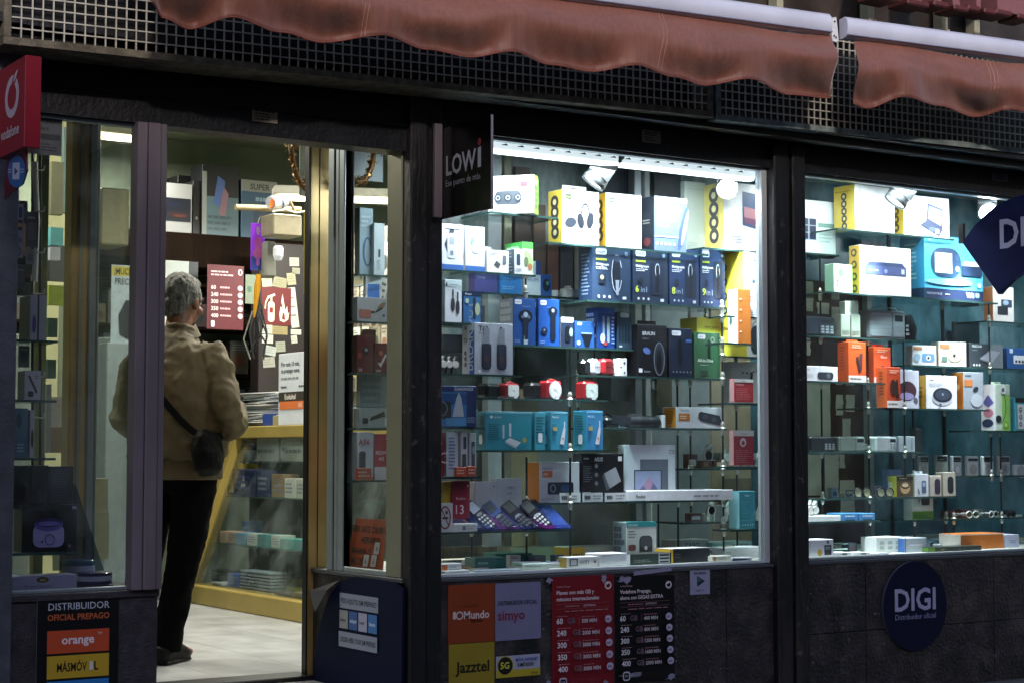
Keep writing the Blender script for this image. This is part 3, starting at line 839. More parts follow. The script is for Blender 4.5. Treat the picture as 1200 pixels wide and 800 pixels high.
bot1 = [(178, 2, 10), (190, 21, 18), (222, 34, 24), (272, 20, 28), (330, 38, 34), (378, 50, 42), (448, 41, 50), (500, 58, 57), (552, 67, 62), (600, 60, 68), (645, 76, 74), (695, 84, 80), (745, 76, 86), (790, 90, 92), (826, 100, 96), (878, 92, 100), (925, 111, 104), (973, 115, 110)]
top1 = [(178, -62), (570, -14), (700, 4), (973, 42)]
awning((150, -80), (968, 31), top1, bot1, [(930, 60, .02), (870, 90, -.018), (500, 60, .01), (250, 70, .02), (340, 80, -.015)],
       'faded terracotta awning with a wavy hem, hanging over the door and first window', [425, 772], True)
bot2 = [(1000, 122, 116), (1015, 127, 120), (1060, 113, 122), (1100, 124, 124), (1142, 137, 128), (1184, 128, 132), (1230, 140, 138), (1280, 150, 146)]
top2 = [(984, 47), (1200, 74), (1280, 84)]
def shift(b): return b
awning((986, 34), (1290, 74), [(1000, 49), (1200, 75), (1280, 86)], bot2, [(1030, 50, .03), (1080, 70, -.03), (1175, 40, .02)],
       'faded terracotta awning with a creased corner, hanging over the second window', [1157, 1161], False)
# bracket between the bars
e = empty('awning_bracket', PY(978, 34, YV-.02), 'white metal bracket with bolts between the two awning bars', 'bracket')
mb = MB(); mb.extr([(-.012, 0, .045), (.010, 0, .05), (.018, 0, .0), (.022, 0, -.045), (.012, 0, -.055), (-.012, 0, -.052), (-.014, 0, -.03)], (0, .02, 0), mat('#dfe1e6', .4))
for q in ((0, .03), (.006, -.035), (-.004, -.03)): mb.lathe([(.0001, -.004), (.004, -.004), (.004, 0)], mat('#5b5b5e', .4, .5), c=(q[0], 0, q[1]), n=8, axis='y')
mb.build('plate', e)
mb = MB(); mb.box((-.016, .021, -.11), (.02, .35, -.06), M_BLACK); mb.box((-.02, .01, -.15), (.024, .35, -.111), mat('#4c3f3c', .6)); mb.build('arm', e)
# sign letters above
def thick_letter(ch, px0, px1, ybot, mtf, mts, H=.42, Y=-.42, T=.10):
    vs, fs, w = text_geo(ch, True)
    a = PY(px0, ybot, Y); bx = XY(px1, Y)
    sx = (bx-a.x)/w
    bm = bmesh.new(); V = [bm.verts.new((x*sx, 0, y*H)) for x, y in vs]
    for f in fs:
        try: bm.faces.new([V[k] for k in f])
        except ValueError: pass
    bmesh.ops.remove_doubles(bm, verts=bm.verts, dist=1e-5)
    r = bmesh.ops.extrude_face_region(bm, geom=bm.faces[:])
    bmesh.ops.translate(bm, verts=[v for v in r['geom'] if isinstance(v, bmesh.types.BMVert)], vec=(0, T, 0))
    me = bpy.data.meshes.new('sign_letter'); bm.to_mesh(me); bm.free()
    me.materials.append(mts)
    o = bpy.data.objects.new('sign_letter', me); COL.objects.link(o); o.location = a
    return o
M_TERR = mat('#5a2c2a', .35, var=.08, scale=9)
M_TERL = mat('#86585a', .4, var=.04)
for ch, a, b, yb in (('A', 1030, 1088, -10), ('R', 1096, 1134, -1), ('T', 1136, 1166, 4), ('E', 1169, 1210, 9)):
    o = thick_letter(ch, a, b, yb, M_TERR, M_TERL)
    setp(o, {'A': 'terracotta raised letter A above the awning bar', 'R': 'terracotta raised letter R above the awning bar', 'T': 'terracotta raised letter T above the awning bar', 'E': 'terracotta raised letter E above the awning bar'}[ch], 'sign letter', 'raised sign letters above the awning')
    m2 = MB(); w = XY(b, -.42)-XY(a, -.42)
    m2.box((-.01, -.004, -.03), (w*.42, .12, -.004), M_TERR, .006)
    m2.box((w*.58, -.004, -.03), (w+.01, .12, -.004), M_TERR, .006)
    m2.build('serif', o)
for i, (a, yb) in enumerate(((1022, 24), (1108, 36), (1146, 42), (915, 12))):
    p = PY(a, yb, -.12); mb = MB()
    mb.box((-.018, 0, 0), (.018, .06, .5), mat('#a9a78c', .5), .004); mb.box((-.024, -.006, -.006), (.024, .06, .006), mat('#c8a98a', .5), .002)
    o = mb.build('sign_support', loc=p)
    setp(o, ['pale upright support under the letter A', 'thin pale support under the letter R', 'pale support under the letter T', 'pale support rising behind the long awning bar'][i], 'support', 'supports of the raised sign')
# ================================================================ GOODS IN THE FIRST WINDOW
def icons(p, u, v0, v1, n, rad, c='#3a3a3c', c2='#e8e0b0'):
    for i in range(n):
        v = v0+(v1-v0)*i/max(1, n-1)
        p.o(u, v, rad, c); p.o(u, v, rad*.45, c2)
def row(p, u0, u1, v, n, rad, c):
    for i in range(n): p.o(u0+(u1-u0)*i/max(1, n-1), v, rad, c)
A_ = {}
SH = {}
def S(key, *a, **k): SH[key] = Shelf(*a, **k)
S('a1', 574, 655, 610, 251, .16, .22, 'short glass shelf at the top beside the black hanging sign')
S('a2', 643, 832, 700, 288, .20, .22, 'glass shelf carrying the two headphone boxes')
S('a3', 826, 899, 865, 293, .16, .22, 'glass shelf under the glaring flood lamp')
S('b1', 511, 628, 560, 318, .14, .20, 'glass shelf carrying the small medical boxes by the black pillar')
S('b2', 688, 852, 770, 356, .20, .20, 'glass shelf carrying the row of four navy trimmer boxes')
S('b3', 852, 899, 874, 371, .14, .18, 'glass shelf under the big yellow and white box')
S('c1', 511, 570, 540, 378, .14, .18, 'short glass shelf carrying the microphone box')
S('c2', 584, 743, 660, 406, .24, .20, 'glass shelf carrying the blue shaver boxes')
S('c3', 848, 886, 868, 402, .10, .14, 'small glass shelf under the slim orange and white box')
S('c4', 816, 899, 860, 417, .24, .2, 'glass shelf under the wide yellow box')
S('d0', 511, 612, 560, 438, .10, .18, 'glass shelf carrying the twin speaker box')
S('d1', 676, 850, 760, 441, .20, .20, 'glass shelf carrying the black shaver box and the green trimmer box')
S('d2', 560, 712, 640, 467, .22, .16, 'glass shelf carrying the red alarm clocks')
S('d3', 852, 899, 875, 472, .22, .2, 'short glass shelf carrying the upper red card box')
S('e1', 511, 568, 540, 500, .10, .18, 'short glass shelf carrying the bright blue appliance box')
S('e2', 566, 713, 640, 527, .16, .2, 'glass shelf carrying the teal router boxes')
S('e3', 700, 852, 780, 501, .22, .2, 'glass shelf carrying the orange sided speaker box')
S('f1', 511, 563, 540, 558, .10, .18, 'short glass shelf carrying the phone boxes')
S('f2', 616, 852, 730, 587, .20, .26, 'long glass shelf carrying the radio, drive and tablet boxes')
S('f3', 800, 899, 870, 548, .34, .2, 'glass shelf carrying coiled chrome watches and the lower red card box')
S('f4', 800, 899, 870, 610, .34, .2, 'glass shelf carrying white watches beside the teal box')
S('g1', 511, 674, 600, 621, .10, .20, 'glass shelf carrying the tilted phones')
WG = 'boxed goods in the first window'
TG = 'navy trimmer boxes in a row'
def hanami(F, L, Rr, T):
    F.t('Hanami', .14, .82, .09, '#4a4c50', mw=.5, b=True)
    F.r(.02, .68, .11, .84, '#e0523a'); F.r(.70, .70, .86, .84, '#7a2c3c')
    F.t('car stereo', .14, .70, .05, '#7a7d80')
    F.rr(.16, .25, .72, .60, '#3a4450', .3)
    for u in (.22, .44, .66): F.o(u, .42, .085, '#222a33'); F.o(u, .42, .05, '#9fb4c8'); F.o(u, .42, .03, '#1a2028')
    F.ln(.08, .06, .9, .15, 2, '#8a8e90')
    Rr.r(0, 0, 1, 1, '#7fb83a')
    for k in range(4): Rr.rr(.2, .62-.16*k, .8, .74-.16*k, '#3d5a24')
    Rr.o(.5, .82, .16, '#dff0b0')
carton(SH['a1'], 575, 622, 206, .07, 'white car stereo box with a green printed end, topmost beside the black hanging sign', '#e6e8e4,#e6e8e4,#e6e8e4,#86b93f', hanami, yaw=-48, group=WG)
def phones1(c):
    def f(F, L, Rr, T):
        icons(L, .5, .22, .78, 4, .28)
        F.rr(.08, .82, .26, .92, '#3a5a48'); F.t('trevi', .10, .85, .045, '#e8d870')
        F.ln(.07, .58, .32, .76, 5, '#9aa0a6')
        F.ring(.62, .52, .13, .26, .006, c, 0, 180)
        F.ring(.62, .52, .12, .24, .004, c, 0, 180)
        F.e(.49, .44, .09, .14, c, rot=12); F.e(.75, .46, .09, .15, c, rot=-12)
        F.r(.48, .35, .51, .56, c)
        if c == '#232c3c': F.e(.22, .40, .15, .09, '#39414f', rot=10)
        F.ln(.07, .08, .4, .18, 3, '#9aa0a6')
    return f
HG = 'headphone boxes with yellow ends'
carton(SH['a2'], 659, 703, 224, .10, 'white box with a yellow end and black headphones pictured on it', '#e9edf4,#efd24a', phones1('#232c3c'), group=HG, tab=.025)
carton(SH['a2'], 711, 753, 228, .09, 'white box with an orange yellow end and pale headphones pictured on it', '#eff2f2,#e3bc3c', phones1('#c9dcd6'), group=HG)
def blueph(F, L, Rr, T):
    L.r(0, 0, 1, 1, '#2c3a50'); L.ln(.2, .5, .8, .6, 2, '#c7d0dc'); L.e(.5, .18, .25, .08, '#8c5060')
    F.t('HEADPHONES', .08, .56, .05, '#eef2fa', mw=.6, b=True); F.ln(.08, .44, .5, .52, 2, '#dbe2f0')
    row(F, .08, .6, .14, 5, .035, '#f4f6fa'); F.r(.0, .26, .85, .28, '#dbe2f0')
    F.e(.88, .45, .09, .42, '#4a62a8', rot=-14); F.e(.93, .46, .05, .34, '#c9a0a8', rot=-14)
    F.r(0, .9, 1, 1, '#b9c4d4')
carton(SH['a2'], 768, 806, 232, .10, 'slate blue box with a dark end, beside the pale headphone box', '#6f83a6,#2c3a50', blueph, group=WG)
carton(SH['a2'], 804, 829, 214, .03, 'pale milky package hanging between the slate blue box and the yellow box', '#b8c4ba', lambda F, L, Rr, T: (F.r(.05, .9, .95, .905, '#8fa0a0'), F.ln(.1, .1, .6, .2, 3, '#9fb0ac')), back=.12, group=WG)
def tabbox(F, L, Rr, T):
    icons(L, .5, .22, .82, 4, .24, '#4a4a4c', '#f7f0b0')
    F.poly([(.42, .38), (.98, .30), (.98, .84), (.42, .88)], '#4a5f84'); F.poly([(.46, .42), (.95, .35), (.95, .60), (.46, .66)], '#c88a90'); F.poly([(.46, .42), (.95, .35), (.95, .46), (.46, .5)], '#7f4a6a')
    F.ln(.06, .1, .4, .22, 3, '#aab0b6')
carton(SH['a3'], 851, 901, 216, .14, 'overlit white box with a yellow end and a tablet screen pictured on it', '#f6f6f2,#f3e07a', tabbox, group=WG)
# medical boxes
MG = 'small boxes on the pillar side shelf'
def med(k):
    def f(F, L, Rr, T):
        F.r(0, 0, 1, .12, '#3f6cb4')
        if k:
            F.poly([(.15, .55), (.42, .92), (.58, .88), (.48, .5), (.3, .35)], '#3b4657'); F.rr(.28, .25, .66, .8, '#d9dfe6'); F.r(.36, .55, .58, .72, '#9fb0bd'); F.rr(.40, .32, .54, .42, '#7a8896')
            F.rr(.2, .9, .9, .99, '#e8ecf0')
        else:
            F.e(.36, .66, .12, .1, '#8fa6b8'); F.e(.55, .52, .26, .12, '#d6dfe8', rot=-20); F.ln(.6, .82, .95, .95, 3, '#8f9bab')
    return f
carton(SH['b1'], 516, 543, 263, .07, 'white box with a blue base line and a blood pressure monitor pictured on it', '#e4e9f2', med(1), group=MG)
carton(SH['b1'], 545, 568, 266, .07, 'white box with a blue base line and a pale breathing mask pictured on it', '#e4e9f2', med(0), group=MG)
carton(SH['b1'], 571, 596, 294, .07, 'small white box with a tiny dark gadget pictured on it', '#e8eaea', lambda F, L, Rr, T: (F.ln(.1, .75, .5, .9, 2, '#99a0a4'), F.poly([(.3, .35), (.5, .2), (.62, .4), (.42, .55)], '#4a4f55'), F.rr(.7, .4, .88, .8, '#6a7078')), group=MG)
carton(SH['b1'], 603, 612, 292, .09, 'narrow grey box standing next to the green box', '#d3d9e0,#4e5a68', lambda F, L, Rr, T: (F.rr(.25, .35, .75, .8, '#394150'), F.ln(.1, .1, .9, .25, 2, '#8890a0'), L.ln(.1, .1, .9, .9, 6, '#aeb8c4')), group=MG)
def greenm(F, L, Rr, T):
    F.r(0, .8, 1, 1, '#5fb35a'); F.e(.6, .5, .3, .28, '#a8c48a', rot=30); F.e(.35, .4, .2, .15, '#6a7f5f'); F.e(.7, .25, .2, .1, '#b0704a'); L.r(0, .7, 1, 1, '#3fa24a'); L.t('medisana', .1, .8, .12, '#f0fff0', mw=.8)
carton(SH['b1'], 612, 625, 284, .12, 'white and bright green box at the end of its shelf', '#dfe6d8,#c9d8c4', greenm, group=MG)
# navy trimmers
def trimmer(txt, var):
    def f(F, L, Rr, T):
        L.r(0, 0, 1, 1, '#1f3350'); L.ln(.2, .1, .8, .9, 12, '#7888a4')
        F.rr(.08, .86, .36, .97, '#e9eef4'); F.t('PHILIPS', .10, .89, .045, '#33476e', mw=.24, b=True)
        F.r(.08, .755, .36, .79, '#a8c440'); F.t('Multigroom', .08, .66, .045, '#dfe6f2', mw=.42, b=True); F.ln(.08, .58, .44, .64, 2, '#cdd6e6')
        if var:
            F.ring(.62, .52, .14, .36, .004, '#aeb9c9', 20, 340); F.e(.62, .5, .09, .32, '#141c2a'); F.e(.62, .8, .10, .06, '#2a3850'); F.rr(.14, .32, .32, .5, '#141c2a', .2); F.o(.23, .44, .05, '#9a9a80'); F.poly([(.6, .12), (.66, .12), (.68, .4), (.58, .4)], '#8c98a8')
        else:
            F.rr(.52, .16, .88, .80, '#1a2539', .15); F.ring(.69, .62, .07, .13, .004, '#a9b6c8'); F.rr(.65, .2, .74, .72, '#0e1622', .5)
            F.t(txt[0], .06, .2, .115, '#c4da52', b=True); F.t('in1', .06+.155, .2, .10, '#8fa0b8'); F.rr(.16, .36, .28, .46, '#17202f')
        row(F, .14, .42, .08, 3, .03, '#c4cfdd'); F.r(.76, .045, .86, .095, '#c4cfdd'); F.o(.86, .9, .045, '#7b8db0')
    return f
carton(SH['b2'], 695, 740, 291, .10, 'navy trimmer box with a large clipper pictured on it, first of the row', '#23364f,#1a2a40', trimmer('', 1), group=TG)
for x0, x1, t, lb in ((742, 784, '6', 'navy trimmer box marked 6in1 in the row'), (786, 820, '8', 'navy trimmer box marked 8in1 in the row'), (822, 851, '9', 'navy trimmer box marked 9in1, last of the row')):
    carton(SH['b2'], x0, x1, 293, .10, lb, '#23365a,#1a2a40' if t != '6' else '#202e44,#1a2a40', trimmer(t, 0), group=TG)
def bigyel(F, L, Rr, T):
    icons(L, .2, .12, .78, 4, .12, '#3b4644', '#d4dca0')
    F.ring(.5, .72, .28, .16, .004, '#a6b2c0'); F.o(.4, .55, .07, '#5a6674'); F.ring(.65, .4, .12, .2, .003, '#8f9db0'); F.ln(.1, .05, .7, .15, 3, '#b0bac4'); F.ln(.2, .25, .5, .4, 4, '#a08088')
carton(SH['b3'], 873, 901, 296, .16, 'big white box with a bright yellow end and round icons', '#e8ecf0,#f0e04a', bigyel, group=WG)
carton(SH['c3'], 866, 881, 339, .07, 'slim white box with an orange front below the big yellow and white box', '#bf7434,#dfe4e4', lambda F, L, Rr, T: ([F.r(.12, .2+.2*k, .28, .225+.2*k, '#e8d8c4') for k in range(4)], L.e(.3, .42, .12, .08, '#3b6a5f')), group=WG)
def wide(F, L, Rr, T):
    F.r(0, 0, .70, 1, '#efe04c'); F.rr(.76, .08, .94, .85, '#39424a', .4); F.ring(.85, .8, .07, .18, .003, '#4a545c', 0, 180); icons(F, .3, .4, .4, 1, .04); icons(F, .52, .42, .42, 1, .05); F.ln(.1, .7, .6, .8, 1, '#c9a83a')
carton(SH['c4'], 818, 900, 374, .12, 'wide yellow and white box with a rounded dark speaker pictured on it', '#f0f0ea,#e9d94a', wide, group=WG)
# microphones
def mic(F, L, Rr, T):
    F.e(.1, .88, .05, .05, '#3a3f48')
    for u, z in ((.46, .42), (.74, .36)):
        F.rr(u-.035, z+.05, u+.045, z+.36, '#23262c', .5); F.e(u, z, .12, .17, '#3a3d42')
    F.ln(.2, .86, .8, .9, 1, '#9aa3ad'); L.ln(.1, .2, .9, .8, 8, '#8fa6bd')
carton(SH['c1'], 521, 541, 328, .07, 'white box with two dark microphones pictured on it', '#dfe4ee,#a9bccb', mic, group=WG)
carton(SH['c1'], 543, 563, 342, .07, 'blue box with an electric toothbrush pictured on it beside the microphone box', '#31649a,#234a74', lambda F, L, Rr, T: (F.r(0, .86, 1, 1, '#1c2e4c'), F.t('Braun', .1, .89, .07, '#dfe8f2'), F.rr(.55, .1, .7, .8, '#1a2438', .4), F.e(.8, .45, .14, .2, '#aebc9c'), F.e(.2, .7, .1, .08, '#b0c4a4')), group=WG)
# boxes further back, partly hidden
BG = 'boxes standing deep behind the first row'
class At: 
    def __init__(s, xr, yr, Y): s.Y = Y; s.z = ZY(xr, yr, Y)
S('back', 556, 680, 610, 345, .50, .2, 'glass shelf in the second row behind the shavers')
carton(SH['back'], 556, 583, 322, .05, 'purple box in the second row behind the white post side', '#4c4a86', lambda F, L, Rr, T: F.t('GAME', .1, .75, .14, '#cfd2f0', b=True), group=BG)
carton(SH['back'], 586, 612, 321, .05, 'sky blue box in the second row with pale lettering', '#2f7cc0', lambda F, L, Rr, T: (F.t('LUMINEA', .12, .72, .13, '#e4f2ff', mw=.7), F.ln(.1, .2, .8, .4, 2, '#7fb4e0')), group=BG)
carton(SH['back'], 614, 634, 306, .05, 'pale box with a dark blue corner in the second row', '#cfd8de', lambda F, L, Rr, T: (F.r(.7, .6, 1, 1, '#2b3f78'), F.t('PHILIPS', .1, .4, .1, '#3a4f8c', mw=.8)), group=BG)
carton(SH['back'], 634, 647, 322, .05, 'small blue box with a dark shaver head pictured, in the second row', '#3560a4', lambda F, L, Rr, T: (F.e(.5, .5, .35, .3, '#1a2332'), F.e(.6, .6, .15, .1, '#6a9a8a')), group=BG)
# shavers
SG = 'blue shaver boxes on the middle shelf'
def shaver(k):
    def f(F, L, Rr, T):
        L.ln(.1, .2, .9, .95, 5, '#d5deea', fill=.7)
        F.rr(.08, .87, .38, .97, '#e9eef6'); F.t('PHILIPS', .1, .9, .03, '#2c4a8c', mw=.25, b=True)
        F.ln(.4, .8, .85, .85, 1, '#5a7ab8')
        if k == 0:
            F.e(.55, .62, .30, .14, '#10182a'); F.o(.55, .65, .10, '#9fb3c8'); F.o(.42, .6, .07, '#5a6c84'); F.o(.68, .6, .07, '#5a6c84'); F.poly([(.42, .58), (.68, .58), (.62, .05), (.46, .05)], '#182234'); F.poly([(.46, .2), (.5, .2), (.52, .03), (.46, .03)], '#7d8ea4'); F.poly([(.44, .12), (.64, .12), (.62, .02), (.46, .02)], '#a9b8c8')
        else:
            F.e(.68, .74, .22, .1, '#151d30'); F.o(.68, .76, .07, '#9fb3c8'); F.rr(.56, .12, .80, .7, '#141c2c', .4); F.e(.26, .32, .15, .08, '#1b2438'); F.o(.26, .34, .04, '#7d90ac')
        F.ln(.06, .05, .3, .12, 2, '#7d9acc')
    return f
carton(SH['c2'], 601, 628, 350, .10, 'blue box with a large open shaver head pictured on it', '#1d4a8c,#9fb0c4', shaver(0), group=SG)
carton(SH['c2'], 631, 656, 351, .08, 'blue box with a slim dark shaver pictured on it, second from the post', '#1c4f9e,#17366a', shaver(1), group=SG)
carton(SH['c2'], 658, 672, 372, .07, 'small white topped box with a black grooming tool pictured on it', '#23304a,#d8dee8', lambda F, L, Rr, T: (F.r(0, .82, 1, 1, '#dfe5ee'), F.t('PHILIPS', .1, .88, .06, '#3a4f8c', mw=.8), F.rr(.3, .15, .75, .7, '#0f141e', .4), F.e(.8, .5, .15, .15, '#8fb0a8')), group=SG)
carton(SH['c2'], 674, 697, 377, .07, 'low blue box with a wide black blade pictured on it', '#2b5aa8,#1f4482', lambda F, L, Rr, T: (F.rr(.12, .85, .35, .96, '#dfe8f4'), F.poly([(.28, .55), (.9, .55), (.8, .3), (.72, .05), (.5, .05), (.42, .3)], '#121826'), F.r(.3, .52, .88, .58, '#8f9cb0'), F.o(.18, .18, .1, '#9fc0ea')), group=SG)
def clip(F, L, Rr, T):
    L.ln(.05, .1, .95, .9, 6, '#b9c6dc', fill=.6); F.r(0, .86, 1, 1, '#2c58a8'); F.rr(.3, .25, .42, .8, '#8492a6', .5); F.rr(.55, .15, .7, .78, '#9aa6b4', .4); F.e(.3, .25, .14, .12, '#cfd4da'); F.e(.45, .12, .1, .05, '#b84444'); F.ln(.8, .1, .97, .8, 8, '#9ab4e4')
carton(SH['c2'], 700, 721, 361, .08, 'blue clipper box with pale lids, taller than its neighbours', '#1b3f8a,#2a3f66', clip, group=SG)
carton(SH['c2'], 724, 741, 366, .07, 'grey blue box with small tools pictured on it, last on the shaver shelf', '#33465a,#2a3f66', lambda F, L, Rr, T: (F.rr(.2, .85, .8, .98, '#a8bcb8'), [F.rr(.1+.2*k, .2, .2+.2*k, .7, '#1b2634', .4) for k in range(4)], F.r(.1, .05, .3, .1, '#c4d0dc')), group=SG)
# speaker box T62
def t62(F, L, Rr, T):
    L.r(0, 0, 1, 1, '#dfe3ea'); L.r(.6, 0, 1, .85, '#2e5fb8'); L.t('BREAKOUT', .9, .08, .28, '#dfe8f8', mw=3, rot=1) ; L.o(.3, .9, .08, '#30343c'); L.t('TV', .12, .62, .09, '#30343c')
    icons(L, .3, .2, .42, 3, .1, '#3a3e48', '#8a8e98')
    F.t('T62', .10, .84, .10, '#23272e', b=True); F.ln(.10, .78, .32, .81, 1, '#6a7078'); F.o(.68, .9, .035, '#23272e')
    for u in (.18, .57):
        F.rr(u, .1, u+.25, .62, '#242a38', .35); F.rr(u+.05, .42, u+.2, .9, '#8b93a2', .1); F.rr(u+.03, .12, u+.22, .6, '#2e3546', .35); F.e(u+.12, .3, .06, .08, '#4a3a3e')
    F.o(.12, .06, .03, '#f0f2f6')
carton(SH['d0'], 556, 601, 379, .09, 'tall grey white box with twin dark speakers seen through its front', '#b4bcca,#d8dde6', t62, group=WG)
carton(SH['d1'], 748, 782, 381, .09, 'black box with a shaver in a pale oval pictured on it', '#12151c,#0e1016', lambda F, L, Rr, T: (F.t('BRAUN', .16, .80, .07, '#c9ced8', mw=.42, b=True), F.t('Series 1', .16, .72, .035, '#9aa2b0'), F.e(.3, .5, .13, .06, '#5a7ac0', rot=-20), F.e(.72, .35, .19, .32, '#2c3340'), F.ring(.72, .35, .19, .32, .004, '#7a8494'), F.e(.72, .32, .08, .24, '#141820'), F.ln(.2, .08, .5, .12, 2, '#8a92a0'), F.r(.02, .08, .14, .16, '#dfe3e8')), group=WG, tab=.02)
carton(SH['d1'], 785, 812, 385, .08, 'dark navy box with a slim trimmer pictured, beside the green box', '#1c2840,#131c2c', lambda F, L, Rr, T: (F.rr(.1, .85, .5, .95, '#dfe5ee'), F.t('PHILIPS', .12, .88, .03, '#2c4a8c', mw=.35), F.rr(.38, .25, .55, .8, '#0d131e', .4), F.r(.7, .72, .95, .78, '#4a6ab0'), row(F, .15, .9, .12, 6, .03, '#8b95a8')), group=WG)
carton(SH['d1'], 815, 844, 390, .08, 'green box with an all purpose trimmer pictured on it', '#3e6a4c,#35583f', lambda F, L, Rr, T: (F.rr(.12, .86, .42, .96, '#dfe5ee'), F.t('PHILIPS', .14, .89, .03, '#2c4a8c', mw=.26), F.rr(.5, .42, .62, .85, '#1a2a22', .5), F.ring(.7, .85, .08, .06, .003, '#a9c0b0'), F.t('All-in-One', .1, .36, .07, '#dcebe0', mw=.8, b=True), F.ln(.2, .28, .7, .31, 1, '#a9c0b0'), F.rr(.2, .08, .5, .18, '#2a4a36')), group=WG)
# daewoo
def dae(F, L, Rr, T):
    F.r(0, .02, .78, .86, '#3f86cc'); F.r(0, .55, .78, .82, '#235a9c'); F.rr(0, .2, .42, .62, '#2a3038', .1); F.ring(.2, .45, .14, .18, .004, '#7b8794'); F.poly([(.45, .25), (.72, .25), (.66, .7), (.6, .85), (.54, .7)], '#c4d4e6'); F.t('DAEWOO', .50, .89, .07, '#f0f4fa', mw=.46, b=True); F.r(.3, .02, .8, .22, '#5aa6e6'); F.r(.78, 0, 1, .86, '#14306c'); F.ln(.8, .1, .98, .25, 3, '#9ab4e0')
carton(SH['e1'], 511, 554, 452, .1, 'bright blue kitchen appliance box by the black pillar', '#183a80,#c9d0d8,#2a4a90,#c9d0d8', dae, yaw=-26, group=WG)
# routers
RG = 'teal router boxes on one shelf'
def router(k):
    def f(F, L, Rr, T):
        F.r(0, .95, 1, .97, '#8fd0dc'); F.o(.12, .86, .03, '#e8f6fa'); F.t('tp-link', .17, .83, .06, '#e8f6fa', mw=.3)
        F.ln(.06, .25, .3, .68, 9, '#1f5f74')
        if k:
            F.rr(.36, .3, .40, .66, '#cfe0ea', .5); F.rr(.50, .34, .55, .70, '#dbe8f0', .5); F.poly([(.42, .24), (.52, .32), (.76, .2), (.66, .08)], '#e2eaf0'); F.poly([(.42, .24), (.42, .18), (.66, .03), (.66, .08)], '#b4c4d0'); F.o(.84, .26, .05, '#b0b46c')
        else:
            F.rr(.1, .5, .36, .6, '#b4a86a'); F.poly([(.5, .16), (.74, .14), (.84, .56), (.72, .6)], '#e2e2ec'); F.o(.68, .3, .05, '#d0808a'); F.rr(.74, .55, .80, .75, '#dfe6ee', .5)
        L.ln(.15, .1, .85, .9, 12, '#1c5868'); L.rr(.4, .15, .7, .4, '#dfe8ee')
    return f
carton(SH['e2'], 571, 621, 482, .10, 'wide teal box with a two aerial router pictured on it', '#3aa0b4,#2e8094,#7cc4d0,#2b7a8c', router(1), yaw=-7, group=RG)
carton(SH['e2'], 644, 667, 482, .08, 'teal box with a small repeater pictured on it, in the middle of the router boxes', '#3a94b4,#2e8aa4', router(0), yaw=9, group=RG)
carton(SH['e2'], 686, 708, 481, .08, 'teal box with a small repeater pictured on it, last of the router boxes', '#3a8cc0,#2e8aa4', router(0), yaw=9, group=RG)
carton(SH['e2'], 626, 640, 483, .08, 'narrow teal box squeezed between two router boxes', '#3a9aae,#2e8a9c', lambda F, L, Rr, T: (F.ln(.1, .2, .9, .9, 9, '#1c5868'), F.rr(.3, .2, .7, .45, '#dfe8ee')), yaw=9, group=RG)
# small white things behind the shavers
S('b4', 646, 700, 675, 353, .40, .14, 'short glass shelf with small white trinkets')
for i, (a, b, c) in enumerate(((650, 659, 340), (662, 675, 335), (678, 686, 338), (688, 698, 336))):
    loc, w, h = spot(SH['b4'], a, b, c)
    mb = MB()
    if i % 2: mb.box((-w/2, 0, 0), (w/2, .05, h*.85), mat('#d5dad6', .6), .01); mb.box((-w*.1, .01, h*.85), (w*.25, .04, h), mat('#d5dad6', .6), .005)
    else: mb.lathe([(.0001, 0), (w*.35, 0), (w*.5, h*.9), (w*.45, h), (w*.38, h*.9), (w*.3, h*.1)], mat('#dfe2de', .4), c=(0, .03, 0)); mb.tube([(w*.45, .03, h*.75), (w*.8, .03, h*.6), (w*.4, .03, h*.3)], .004, mat('#dfe2de', .4))
    o = mb.build('white_cup' if not i % 2 else 'white_jar', loc=loc)
    setp(o, ['white cup on the trinket shelf, beside the shaver boxes', 'white block jar with a stub lid on the trinket shelf', 'second white cup on the trinket shelf, between the two jars', 'white block jar with a stub lid close to the first trimmer box'][i], 'cup' if not i % 2 else 'jar', 'small white trinkets')
# motorola and camcorder row
carton(SH['e3'], 793, 848, 477, .09, 'long white box with an orange end and a long dark speaker pictured on it', '#d9dee6,#d9902e', lambda F, L, Rr, T: (L.ln(.2, .2, .8, .85, 6, '#a8641c'), F.t('Motorola', .08, .80, .1, '#5a5f6a', mw=.3), F.r(.05, .35, .28, .7, '#c9772e'), F.ln(.08, .42, .22, .62, 2, '#f0dcc4'), F.poly([(.46, .72), (.50, .8), (.90, .62), (.95, .3), (.9, .16), (.5, .36), (.45, .5)], '#30343c'), F.e(.6, .55, .06, .12, '#4a4f58'), F.e(.78, .42, .06, .12, '#4a4f58')), group=WG)
def speaker_cyl(sh, x0, x1, yt, label, col, back=.02, nm='speaker', cat='speaker', group=None):
    loc, w, h = spot(sh, x0, x1, yt, back); r = h/2
    mb = MB(); pr = [(.0001, -w/2), (r*.7, -w/2), (r*.95, -w/2+r*.3), (r, -w/2+r*.8), (r, w/2-r*.8), (r*.95, w/2-r*.3), (r*.7, w/2), (.0001, w/2)]
    mb.lathe(pr, mat(col, .5, bump=.2, scale=300), c=(0, r, r), axis='x', n=20)
    for s in (-1, 1): mb.lathe([(r*1.01, s*w*.18-.002), (r*1.03, s*w*.18), (r*1.01, s*w*.18+.002)], plastic('#3c4048'), c=(0, r, r), axis='x', n=20)
    mb.lathe([(.0001, 0), (r*.35, 0)], M_CHROME, c=(-w/2+.001, r, r), axis='x', n=12)
    return setp(mb.build(nm, loc=loc, rotz=R(random.uniform(-6, 6))), label, cat, group)
speaker_cyl(SH['e3'], 737, 777, 487, 'black cylindrical speaker lying beside the orange ended box', '#171a22')
